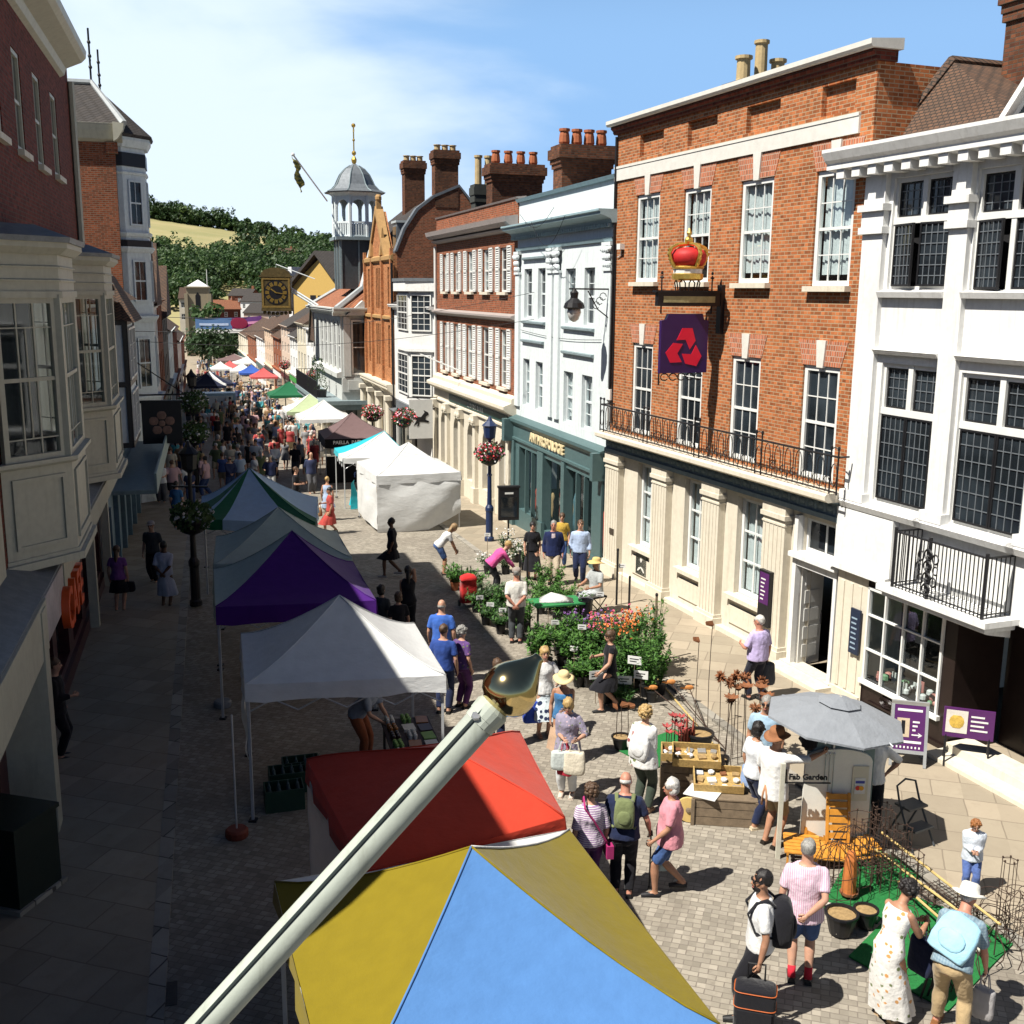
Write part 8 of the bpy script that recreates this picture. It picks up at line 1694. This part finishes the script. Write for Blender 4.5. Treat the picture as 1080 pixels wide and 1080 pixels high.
mat_('green turf mat under the tangle of wires beside the woman in the floral dress', [G(895,1010), G(1000,1068), G(1075,990), G(960,945)])
def flowerstem(label, px, py, h, kind, lean=(0,0), sc=1):
    p = G(px, py); t = thing('metal_flower', label, 'sculpture', (p.x, p.y, .06 if p.x > kx(p.y) else 0), pr_.random()*6, 'rusty metal flowers'); e = Vector((lean[0], lean[1], h)); m = MB(); m.tube([(0,0,0), e*.5+Vector((.02,0,0)), e], .007, 5); m.build('stem', RUSTD, t); m = MB(); r_ = random.Random(int(px*7+py))
    if kind == 'pom':
        for k in range(60): v = Vector((r_.gauss(0,1), r_.gauss(0,1), r_.gauss(0,1))).normalized(); a = v.orthogonal().normalized()*.03; m.add([e-a+v*.02, e+v*.12*sc, e+a+v*.02], [(0,1,2)])
        m.ell(e, (.06*sc,.06*sc,.05*sc), 8, 6)
    elif kind == 'disc':
        for k in range(9): a = k*.7; d = Vector((math.cos(a), math.sin(a), .4)); w = Vector((-math.sin(a), math.cos(a), 0))*.045; m.add([e-w*.4, e+d*.08+w, e+d*.15*sc, e+d*.08-w], [(0,1,2,3)])
        m.ell(e, (.05,.05,.03), 8, 5)
    else: m.loft([[e+Vector((.0,0,-.04)), e+Vector((.03,0,0)), e+Vector((0,.01,.08)), e+Vector((-.03,0,0))], [e+Vector((.1,.05,-.02)), e+Vector((.12,.05,.03)), e+Vector((.1,.06,.06)), e+Vector((.08,.05,.03))]])
    m.build('flower_head', RUST, t)
for px, py, h, k in ((757,800,1.5,'pom'), (765,802,1.45,'pom'), (772,800,1.55,'pom'), (778,806,1.35,'disc'), (786,806,1.4,'disc'), (794,804,1.38,'disc'), (800,800,1.42,'pom'), (806,812,1.3,'disc'), (770,812,1.3,'disc'), (782,798,1.5,'pom'), (790,815,1.2,'pom'), (763,810,1.25,'pom')): flowerstem('rusty metal flower on a tall thin stem', px, py, h, k, (pr_.uniform(-.1,.1), pr_.uniform(-.1,.1)))
for px, py, h, lab in ((733,772,1.75,'tall thin metal rod standing among the sculptures'), (746,775,2.1,'tallest thin metal rod among the sculptures')): flowerstem(lab, px, py, h, 'bird')
for i, (a, b) in enumerate((((762,786,.0),(690,728,.9)), ((765,790,.0),(709,722,1.0)), ((750,782,0),(728,728,.8)))):
    p, q = G(a[0], a[1]), G(b[0], b[1], b[2]*.4); t = thing('leaning_rod', ['long rod leaning left with a rusty bird at its tip, lowest of three', 'long rod leaning left with a rusty tip, middle one of three', 'shorter rod leaning left with a rusty tip, rightmost of three'][i], 'sculpture', p, 0, 'leaning rods'); m = MB(); v = q-p; m.tube([(0,0,0), v], .01, 5); m.build('rod', RUSTD, t); m = MB(); m.loft([[v, v+Vector((.06,.02,.03)), v+Vector((.03,0,.07))], [v+Vector((-.2,.02,.03)), v+Vector((-.18,.02,.05)), v+Vector((-.19,.0,.06))]]); m.ell(v+Vector((-.02,0,.06)), (.09,.04,.05), 8, 5); m.build('bird', plain('orange rusted bird', (.55,.22,.06), .8, .3), t)
def pot_(label, px, py, r, h, fillc=(.33,.22,.1), z=0):
    p = G(px, py); t = thing('plant_pot', label, 'pot', (p.x, p.y, (.06 if p.x > kx(p.y)-.3 else .026)+z), 0, 'pots among the sculptures'); m = MB(); m.lathe([(r*.7,0), (r,h*.9), (r*1.08,h*.9), (r*1.08,h), (r*.92,h), (r*.9,h*.85)], 16); m.build('pot', BLACK, t); m = MB(); m.lathe([(.01,h*.86), (r*.9,h*.86), (r*.9,h*.87), (.01,h*.89)], 14); m.build('filling', plain('straw filling', fillc, .9, .4, scale=20), t)
pot_('small black pot with straw in the middle of the sunlit setts', 655, 790, .17, .22); pot_('large dark pot behind the trays of goods', 737, 795, .24, .38); pot_('dark bowl on legs beside the trays', 757, 830, .16, .5); pot_('black round pot with wood chips beside the man in stripes', 886, 985, .2, .28); pot_('smaller black pot right of the wood chip pot', 912, 978, .15, .24)
for i, (px, h) in enumerate(((648,.75), (652,.8), (659,.78))): flowerstem('thin wire standing in the small black pot', px+2, 789, h, 'bird')
for i in range(11):
    p = G(702+pr_.random()*26, 792+pr_.random()*16); t = thing('metal_lily', 'red metal flower in the low cluster behind the trays', 'sculpture', (p.x, p.y, .02), pr_.random()*6, 'low painted metal flowers'); h = pr_.uniform(.4,.7); m = MB(); m.tube([(0,0,0), (.02,0,h)], .008, 5); m.build('stem', RUSTD, t); m = MB()
    for k in range(6): a = k*1.05; d = Vector((math.cos(a), math.sin(a), .7))*.1; w = Vector((-math.sin(a), math.cos(a), 0))*.03; e = Vector((.02,0,h)); m.add([e, e+d*.6+w, e+d, e+d*.6-w], [(0,1,2,3)])
    m.build('petals', plain('dull red petals', (.35,.05,.05), .7, .3), t)
for i in range(5):
    p = G(716+i*3.5, 802-i*1.5); t = thing('metal_spike', 'upright rusty red metal spike behind the trays', 'sculpture', (p.x, p.y, .02), 0, 'rusty spikes'); h = .55+.12*(i % 3); m = MB(); m.loft([[(.03*math.cos(a), .03*math.sin(a), 0) for a in (0,1.57,3.14,4.71)], [(.035*math.cos(a), .035*math.sin(a), h*.6) for a in (0,1.57,3.14,4.71)], [(.003*math.cos(a), .003*math.sin(a), h) for a in (0,1.57,3.14,4.71)]]); m.build('blade', plain('rusty red paint', (.28,.06,.04), .8, .4), t); m = MB(); m.box(-.06, .06, -.06, .06, 0, .02); m.build('base', RUSTD, t)
# trays of goods on timber crates
TRAYW = plain('wicker tray', (.42,.28,.1), .85, .4, scale=25)
def crate(label, px, py, w, d, h, rz, z=0):
    p = G(px, py); t = thing('timber_crate', label, 'crate', (p.x, p.y, z), rz, 'timber crates under the trays'); 
    m = MB(); n = max(3, int(h/.11))
    for k in range(n):
        z0, z1 = h*k/n+.006, h*(k+1)/n-.006; m.box(-w/2, w/2, -d/2, -d/2+.018, z0, z1); m.box(-w/2, w/2, d/2-.018, d/2, z0, z1); m.box(-w/2, -w/2+.018, -d/2+.019, d/2-.019, z0, z1); m.box(w/2-.018, w/2, -d/2+.019, d/2-.019, z0, z1)
    m.build('slats', WOOD, t); m = MB(); m.box(-w/2-.01, w/2+.01, -d/2-.01, d/2+.01, h, h+.02); m.build('lid', WOOD, t)
    for x in (-w/2, w/2):
        for y in (-d/2, d/2): m = MB(); m.box(x-.025, x+.025, y-.025, y+.025, 0, h-.001); m.build('corner_post', WOOD, t)
    return p
def tray(label, px, py, h, w, d, rz, tilt=10):
    p = G(px, py, h); t = thing('goods_tray', label, 'tray', p, rz, 'wicker trays of small goods'); t.rotation_euler = (R(tilt), 0, rz)
    m = MB(); m.box(-w/2, w/2, -d/2, d/2, 0, .02); m.build('base', TRAYW, t)
    m = MB(); m.box(-w/2, w/2, -d/2, -d/2+.02, .02, .13); m.box(-w/2, w/2, d/2-.02, d/2, .02, .13); m.box(-w/2, -w/2+.02, -d/2+.02, d/2-.02, .02, .13); m.box(w/2-.02, w/2, -d/2+.02, d/2-.02, .02, .13); m.build('rim', TRAYW, t)
    k = 0
    for i in range(4):
        for j in range(3):
            m = MB(); x, y = -w/2+w*(i+.5)/4, -d/2+d*(j+.5)/3; r_ = pr_.random(); s = .3+.5*pr_.random()
            if r_ < .6: m.box(-.06*s-.02, .06*s+.02, -.05*s-.02, .05*s+.02, 0, .03)
            else: m.lathe([(.02,0), (.05,.02), (.05,.05), (.02,.07)], 9)
            o = m.build('trinket', [CARD, plain('silver trinket', (.5,.52,.55), .3, metal=.6), RUST, plain('straw filling', (.5,.35,.12), .9), plain('pale paper', (.65,.66,.68), .7)][pr_.randint(0,4)]); mt = Matrix.Translation(p) @ t.rotation_euler.to_matrix().to_4x4() @ Matrix.Translation((x, y, .021)); o.matrix_world = mt @ Matrix.Rotation(pr_.uniform(-.4,.4), 4, 'Z'); tag(o, 'small trinket lying in the '+label.split(',')[0].replace('wicker tray','tray'), 'trinket', 'trinkets in the trays')
crate('front timber crate, open slatted, under the lower tray', 762, 862, .95, .6, .42, -.12); crate('rear timber crate under the higher tray', 735, 838, .8, .55, .62, -.12); crate('narrow dark crate left of the trays', 712, 838, .45, .5, .6, -.12)
tray('lower wicker tray heaped with pale trinkets', 757, 825, .5, .75, .55, -.12); tray('higher wicker tray of pale cards, behind the lower one', 734, 800, .68, .75, .5, -.12); tray('small flat wicker tray, farthest left', 712, 797, .64, .45, .4, -.12, 5)
p = G(735, 842, .42); m = MB(); m.box(-.25, .25, -.2, .2, 0, .015); o = m.build('printed_sheets', CARD); o.location = (G(762,862).x-.33, G(762,862).y-.08, .445); o.rotation_euler = (0,0,-.5); tag(o, 'white printed sheets lying on the front crate left of the tray', 'paper')
p = G(726, 868); t = thing('wooden_disc', 'round yellow wooden disc leaning on the front crate', 'disc', (p.x, p.y, .0), -.3); m = MB(); m.lathe([(.2,0), (.21,.02), (.2,.045)], 18); m.v = [(x, z, y+.21) for x, y, z in m.v]; m.build('face', plain('pale yellow wood', (.6,.42,.15), .7, .2), t); m = MB(); m.ell((0,-.01,.21), (.05,.02,.05), 8, 5); m.build('centre_hole', WOOD, t)
# white board, post sign, orange slatted timber, parasol
p = G(870, 897); bz = -.02; t = thing('display_board', 'tall white display board with arched top and a card payment sign', 'board', (p.x+.12, p.y+.05, .03), 0)
m = MB(); n = 10; m.prism_xz([(-.48,0), (.48,0), (.48,1.35)]+[(.48*math.cos(math.pi*i/n)*1.0, 1.35+.18*math.sin(math.pi*i/n)) for i in range(n+1)][1:], -.03, .03); m.build('panel', plain('white board paint', (.82,.81,.74), .5, .06), t)
m = MB(); m.box(-.44, .52, .031, .07, 1.3, 1.72); m.box(.46, .52, .03, .07, 0, 1.3); m.build('backboard', plain('grey green board', (.2,.27,.25), .6), t)
m = MB(); m.box(.2, .43, -.045, -.031, .75, 1.28); cd = m.build('payment_sign', plain('cream card', (.7,.66,.52), .6, .04), t); m = MB(); m.box(.24, .39, -.051, -.046, .86, 1.1); m.build('sticker', CARD, cd)
for i, (x, c) in enumerate(((.285,(.7,.05,.04)), (.335,(.85,.4,.03)))): m = MB(); m.lathe([(.035,0), (.035,.004)], 14); m.v = [(x_+x, -.053-z-.004*i, y+.95) for x_, y, z in m.v]; m.build('disc_mark', plain('card mark %d' % i, c, .5), cd)
m = MB(); m.box(.25, .38, -.053, -.0515, 1.02, 1.06); m.build('blue_mark', plain('card mark blue', (.06,.08,.4), .5), cd)
for k in range(3): m = MB(); m.tube([(-.2+.06*k,-.04,1.0-.1*k), (-.2+.06*k,-.045,1.45)], .006, 5); m.ell((-.2+.06*k,-.045,1.46), (.02,.01,.03), 7, 5); m.build('hanging_rod', STEEL, t)
m = MB(); m.smooth = True; m.ell((-.15,.15,1.85), (.3,.14,.17), 12, 8, None, .5, 3); m.ell((-.42,.05,1.72), (.14,.1,.22), 10, 7, None, .5, 5); wrinkle(m, .03, 8, 2); o = m.build('black_cover', BLACKC); o.location = (p.x+.12, p.y+.05, 0); tag(o, 'crumpled black parasol cover draped over the top of the white board', 'cover')
p = G(820, 905); t = thing('sign_post', 'pale timber post with a small cut out metal name sign', 'sign', (p.x, p.y, 0)); m = MB(); m.box(-.03, .03, -.025, .025, 0, 1.45); m.build('post', plain('pale painted timber', (.6,.58,.48), .6), t); m = MB(); m.box(.03, .06, -.008, .008, 1.17, 1.36); m.box(.03, .68, -.008, .008, 1.15, 1.17); m.build('metal_strip', IRON, t)
lettering('Fab Garden', .115, IRON, t, (.36, 0, 1.245), depth=.006, bold=.004)
for i, (px, py, rz, tl, w, h) in enumerate(((857,893,.1,-12,.32,.75), (880,900,-.05,-10,.34,.9))):
    p = G(px, py); t = thing('slatted_panel', ['orange slatted timber panel leaning on the white board, left one', 'taller orange slatted timber panel leaning on the white board, right one'][i], 'chair back', (p.x, p.y-.12, .04), rz, 'orange slatted panels'); t.rotation_euler = (R(tl), 0, rz); m = MB(); m.box(-w/2, -w/2+.04, -.02, .02, 0, h); m.box(w/2-.04, w/2, -.02, .02, 0, h); m.build('frame', WOOD_O, t); m = MB()
    for k in range(8): m.box(-w/2+.04, w/2-.04, -.012, .012, h*(k+.15)/8, h*(k+.85)/8)
    m.build('slats', WOOD_O, t)
p = G(893, 908); t = thing('garden_lounger', 'orange slatted timber lounger lying flat before the white board', 'lounger', (p.x-.12, p.y, .03), .12); m = MB()
for k in range(11): y0 = -.55+.1*k; z = .12+.10*abs(k-5)/5*(1 if k < 5 else .5); m.T = Matrix.Rotation(R(90), 4, 'Z'); m.box(-.22, .22, y0+.008, y0+.092, z, z+.02)
m.T = None; m.build('slats', WOOD_O, t); m = MB()
for y in (-.24, .24): m.tube([(-.6,y,.22), (-.3,y,.15), (0,y,.11), (.3,y,.13), (.6,y,.16)], .025, 6)
m.build('side_rails', WOOD_O, t)
for x in (-.45, .4):
    for y in (-.2, .2): m = MB(); m.box(x-.02, x+.02, y-.02, y+.02, 0, .16); m.build('leg', WOOD_O, t)
p = G(838, 908); t = thing('garden_lounger', 'orange slatted timber seat half hidden behind the man in stripes', 'lounger', (p.x+.1, p.y+.05, .03), -.2); m = MB()
for k in range(6): m.box(-.25, .25, -.3+.1*k, -.22+.1*k, .2, .22)
m.build('slats', WOOD_O, t); m = MB()
for x in (-.22, .2): m.box(x, x+.03, -.3, .3, .17, .2)
m.build('frame', WOOD_O, t)
for x in (-.2, .2):
    for y in (-.25, .25): m = MB(); m.box(x-.015, x+.015, y-.015, y+.015, 0, .17); m.build('leg', WOOD_O, t)
um = thing('parasol', 'grey fabric parasol with a vent cap over the white display board', 'parasol', (4.62, 14.45, .03)); PF = cloth('grey parasol canvas', (.27,.29,.32), .06, trans=.1)
m = MB(); m.smooth = False; T = Matrix.Translation((0,0,2.0)) @ Matrix.Rotation(R(7), 4, 'Y') @ Matrix.Rotation(R(4), 4, 'X') @ Matrix.Rotation(R(10), 4, 'Z'); m.T = T
def rg(r, z, n=8): return [(r*math.cos(2*math.pi*k/n), r*math.sin(2*math.pi*k/n)*.85, z) for k in range(n)]
m.loft([rg(1.02,-.02), rg(.6,.13), rg(.26,.22), rg(.02,.25)], False); m.loft([rg(1.02,-.02), rg(1.025,-.05)], False); m.build('canopy', PF, um); m = MB(); m.T = T; m.loft([rg(.32,.235), rg(.18,.29), rg(.02,.33)], False); m.build('vent_cap', PF, um)
m = MB(); m.T = T
for k in range(6): a = 2*math.pi*k/6; m.tube([(.03*math.cos(a),.03*math.sin(a),.22), (1.0*math.cos(a),.85*math.sin(a),-.04)], .01, 4); m.tube([(.02,0,-.1), (.5*math.cos(a),.43*math.sin(a),.12)], .008, 4)
m.build('ribs', STEEL, um); m = MB(); m.tube([(0,0,.05), (0,0,2.28)], .022, 8); m.build('pole', STEEL, um); m = MB(); m.lathe([(.26,0), (.26,.06), (.06,.1), (.04,.3)], 14); m.build('base', BLACK, um)
p = G(962, 893); t = thing('step_stool', 'grey folding steel step stool with round hand rail', 'step stool', (p.x, p.y, .055), .5)
DKS = plain('dark grey steel tube', (.06,.07,.08), .4)
m = MB(); m.tube([(-.22,-.2,0), (-.2,.12,.62), (-.19,.2,.86), (.0,.22,.92), (.19,.2,.86), (.2,.12,.62), (.22,-.2,0)], .016, 6); m.tube([(-.2,.34,0), (-.18,.05,.6)], .014, 6); m.tube([(.2,.34,0), (.18,.05,.6)], .014, 6); m.build('frame', DKS, t)
for z, y, d in ((.56,.08,.14), (.28,-.08,.11)): m = MB(); m.box(-.19, .19, y-d, y+d, z, z+.03); m.build('tread', DKS, t)
# A-board and low sign by the shop
p = G(955, 806); t = thing('pavement_sign', 'purple pavement board in a grey frame with a white arrow', 'sign', (p.x, p.y, .055), -.25); ALU = plain('brushed aluminium', (.5,.52,.53), .4, .1, metal=.5)
for s in (-1, 1):
    m = MB(); m.T = Matrix.Translation((0, s*.22, 0)) @ Matrix.Rotation(R(s*12), 4, 'X')
    for a, b, c, d in ((-.3,-.25,0,1.12), (.25,.3,0,1.12), (-.25,.25,1.05,1.12), (-.25,.25,.22,.28)): m.box(a, b, -.015, .015, c, d)
    fr = m.build('frame', ALU, t); m = MB(); m.T = Matrix.Translation((0, s*.22, 0)) @ Matrix.Rotation(R(s*12), 4, 'X'); m.box(-.25, .25, -.008, .008, .28, 1.05); m.build('panel', PURP, fr)
pt = Matrix.Translation((0, -.22, 0)) @ Matrix.Rotation(R(-12), 4, 'X')
def onp(nm, mt, x0, x1, z0, z1, y=-.0125): m = MB(); m.T = pt; m.box(x0, x1, y, -.0085, z0, z1); m.build(nm, mt, t)
onp('picture', plain('beige print', (.55,.45,.32), .6), -.2, .0, .5, .82); onp('bottle_print', BLACK, -.13, -.07, .55, .78, -.014); onp('heading_line', CARD, -.2, .2, .94, .98); onp('print_line', CARD, -.2, .2, .4, .44)
for k in range(3): onp('print_line', CARD, .05, .16-.03*k, .7-.07*k+.05, .73-.07*k+.05)
onp('arrow', CARD, .04, .17, .535, .555)
m = MB(); m.T = pt; m.loft([[(x, y, z) for x, z in ((.14,.5), (.21,.545), (.14,.59), (.165,.545))] for y in (-.0125, -.0085)]); m.build('arrow_head', CARD, t)
for k in range(7): onp('print_mark', CARD, -.2+.06*k, -.175+.06*k, .31, .345)
p = G(1012, 812); t = thing('notice_stand', 'purple landscape notice with a food picture on two black legs', 'sign', (p.x+.1, p.y+.05, .055), -.33); m = MB(); m.box(-.4, .4, -.02, .02, .5, 1.02); pn = m.build('panel', PURP, t)
for x in (-.34, .34): m = MB(); m.tube([(x,-.12,0), (x,.0,.55)], .018, 6); m.tube([(x,.16,0), (x,.0,.5)], .018, 6); m.build('leg', BLACK, t)
m = MB(); m.box(-.36, -.02, -.026, -.021, .58, .98); m.build('picture', plain('white food print', (.7,.66,.6), .6), pn); m = MB(); m.ell((-.19,-.028,.78), (.12,.006,.13), 10, 6); m.build('food_print', plain('yellow food print', (.6,.4,.08), .6, .5, scale=14), pn)
for k in range(4): m = MB(); m.box(.03, .3-.06*(k % 2), -.026, -.021, .64+.08*k, .67+.08*k); m.build('print_line', CARD, pn)
# wire plant supports
def obelisk(label, pos, r, h, n, hoops, kind='tower', mat=RUSTD, z=.06):
    t = thing('plant_support', label, 'plant support', (pos.x, pos.y, z), pr_.random()*3, 'rusty wire plant supports'); m = MB()
    for k in range(n):
        a = 2*math.pi*k/n
        if kind == 'dome': m.tube([(r*math.cos(a), r*math.sin(a), 0), (r*math.cos(a), r*math.sin(a), h*.55), (r*.7*math.cos(a), r*.7*math.sin(a), h*.85), (.02*math.cos(a), .02*math.sin(a), h)], .005, 5)
        else: m.tube([(r*math.cos(a), r*math.sin(a), 0), (r*.9*math.cos(a), r*.9*math.sin(a), h)], .005, 5); m.ell((r*.9*math.cos(a), r*.9*math.sin(a), h), (.015,.015,.015), 6, 4)
    m.build('uprights', mat, t); m = MB()
    for f in hoops: m = MB(); m.tube([(r*(1-.1*f)*math.cos(2*math.pi*k/18), r*(1-.1*f)*math.sin(2*math.pi*k/18), h*f) for k in range(18)], .005, 5, closed=True); m.build('hoop', mat, t)
obelisk('round domed wire cage, leftmost on the turf, beside the man in stripes', G(880,950), .3, .8, 10, (.15,.5), 'dome'); obelisk('domed wire cage behind the leftmost one', G(895,935), .3, .85, 10, (.1,.5), 'dome')
for i, (px, py, r, h) in enumerate(((915,940,.16,.95), (928,932,.15,1.0), (938,946,.14,.85), (925,915,.13,.9), (948,930,.13,.75), (905,920,.2,.8), (958,955,.15,.7))): obelisk('straight wire tower behind the curly haired woman', G(px, py), r, h, 6, (.3,.7,.98))
for i, (px, py, r, h) in enumerate(((1058,975,.1,.85), (1070,990,.18,.6), (1045,985,.2,.5), (1085,1000,.2,.7))): obelisk(['tall ring topped wire support at the right edge', 'wide wire hoop support at the right edge', 'low wire hoop support behind the stooping man', 'wire support cut off by the right edge'][i], G(px, py), r, h, 5, (.5,.98), 'dome' if i else 'tower')
for i in range(16):
    px, py = 955+pr_.random()*110, 965+pr_.random()*70; p = G(px, py); t = thing('wire_hoop', 'bent wire hoop in the low tangle of wires', 'plant support', (p.x, p.y, .06), pr_.random()*6, 'tangle of wire hoops'); m = MB(); r = pr_.uniform(.15,.35); m.tube([(r*math.cos(math.pi*k/10), .08*math.sin(k), r*1.3*math.sin(math.pi*k/10)) for k in range(11)], .007, 5); m.build('hoop', RUSTD, t); m = MB(); m.tube([(-r,0,0), (-r*.4,.1,r*1.5)], .006, 5); m.build('spike', RUSTD, t)
CANE = plain('bamboo cane', (.55,.4,.16), .6, .3, scale=8)
for i, (a, b, h0, h1) in enumerate((((930,878),(1055,975),.45,.5), (((922),895),(1010,960),.35,.3), ((948,930),(1010,985),.2,.25), ((965,985),(1012,1025),.45,.4), ((690,712),(755,788),.03,.03))):
    p, q = G(a[0], a[1], h0), G(b[0], b[1], h1); t = thing('bamboo_cane', ['longest pale bamboo cane rail in front of the boy', 'pale cane rail left of the longest one', 'short pale cane low in the wire tangle', 'yellow cane held between the two shoppers', 'pale cane lying on the ground left of the rods'][i], 'cane', p, 0, 'bamboo canes'); m = MB(); v = q-p; m.tube([(0,0,0), v], .018, 7); m.build('cane', CANE, t)
    if i < 2:
        for f in (.02,.35,.68,.98):
            m = MB(); g = p+v*f; m.tube([v*f+Vector((0,0,.05)), v*f+Vector((0,0,-(g.z-.06)))], .008, 5); m.build('support_wire', RUSTD, t)
p = G(893, 952); t = thing('metal_cone', 'orange rusty metal column inside the domed wire cages', 'sculpture', (p.x+.05, p.y+.1, .08), 0); m = MB(); m.lathe([(.1,0), (.08,.5), (.05,.6)], 9); m.build('column', plain('bright orange rust', (.5,.16,.04), .8, .3), t); m = MB(); m.lathe([(.12,0), (.12,.03)], 9); m.build('base', RUST, t)
for i, (a, b) in enumerate((((868,958),(925,975)), ((880,990),(905,975)), ((918,1030),(945,1050)), ((990,1000),(1040,1010)))):
    p, q = G(*a), G(*b); t = thing('timber_batten', ['long white batten along the left turf mat', 'short pale batten by the wood chip pot', 'pale batten at the front corner of the turf', 'white batten beside the stooping man'][i], 'batten', (p.x, p.y, .07), math.atan2(q.y-p.y, q.x-p.x), 'battens on the turf'); L = (q-p).length; m = MB(); m.box(0, L, -.025, .025, 0, .03); m.build('batten', plain('pale timber batten', (.6,.57,.48), .7), t)
for i, (px, py) in enumerate(((925,935), (985,960))):
    p = G(px, py); t = thing('metal_grid', ['dark square wire mesh lying among the cages', 'bundle of dark steel strips lying in the tangle'][i], 'grid', (p.x, p.y, .25 if i else .35), .4); m = MB()
    for k in range(9): m.tube([(-.25+.06*k,-.22,0), (-.25+.06*k,.22,.02)], .006, 4)
    m.build('bars', RUSTD, t); m = MB()
    for k in range(7): m.tube([(-.25,-.2+.065*k,.004), (.25,-.2+.065*k,.018)], .006, 4)
    m.build('cross_bars', RUSTD, t); m = MB(); m.tube([(0,0,0), (0,0,-.3 if not i else -.18)], .02, 6); m.build('foot', RUSTD, t)
# overhead wires strung across the street, pigeons of dirt on the setts
wi = thing('overhead_wire', 'thin cable sagging across the street from the pale house', 'cable', (0,0,0)); a, b = LPt(16, .1), P2N+D2*7
def wire(z0, z1): m = MB(); m.tube([(a.x+(b.x-a.x)*k/12, a.y+(b.y-a.y)*k/12, z0+(z1-z0)*k/12-.5*math.sin(math.pi*k/12)) for k in range(13)], .008, 4); m.build('cable', BLACK, wi)
wire(6.5, 7.9); wire(6.2, 7.0)
# iron covers in the paving
for i, (px, py) in enumerate(((158,1052), (640,985))):
    c = G(px, py); t = thing('drain_cover', ['square iron cover in the shaded setts below the flagpole', 'square iron cover in the sunlit setts beside the mustard stall'][i], 'drain cover', (c.x, c.y, .003), ROAD_A); m = MB(); m.box(-.3, .3, -.22, .22, 0, .006); m.build('plate', plain('worn iron', (.05,.048,.045), .6, .3), t); m = MB()
    for k in range(6): m.box(-.26, .26, -.18+.065*k, -.15+.065*k, .0065, .009)
    m.build('ribs', plain('worn iron', (.05,.048,.045), .6, .3), t)
# where several things of a kind stay alike, say which one by counting along the row
ORD = 'first second third fourth fifth sixth seventh eighth ninth tenth eleventh twelfth'.split()
bpy.context.view_layer.update()
same = {}
for o in S.objects:
    if o.parent is None and o.get('label'): same.setdefault(o['label'], []).append(o)
def across(o):
    q = o.matrix_world.translation-CP; return q.dot(RT)/max(.1, q.dot(FW))
for lab, os_ in same.items():
    if 1 < len(os_) <= 24 and len(lab.split()) <= 13:
        os_.sort(key=across); n = len(os_)
        for i, o in enumerate(os_): o['label'] = lab+(', %s from left' % ORD[i] if i <= n//2 and i < 12 else ', %s from right' % ORD[n-1-i])
    if len(lab.split()) > 13: print('LONG', len(lab.split()), len(os_), lab)
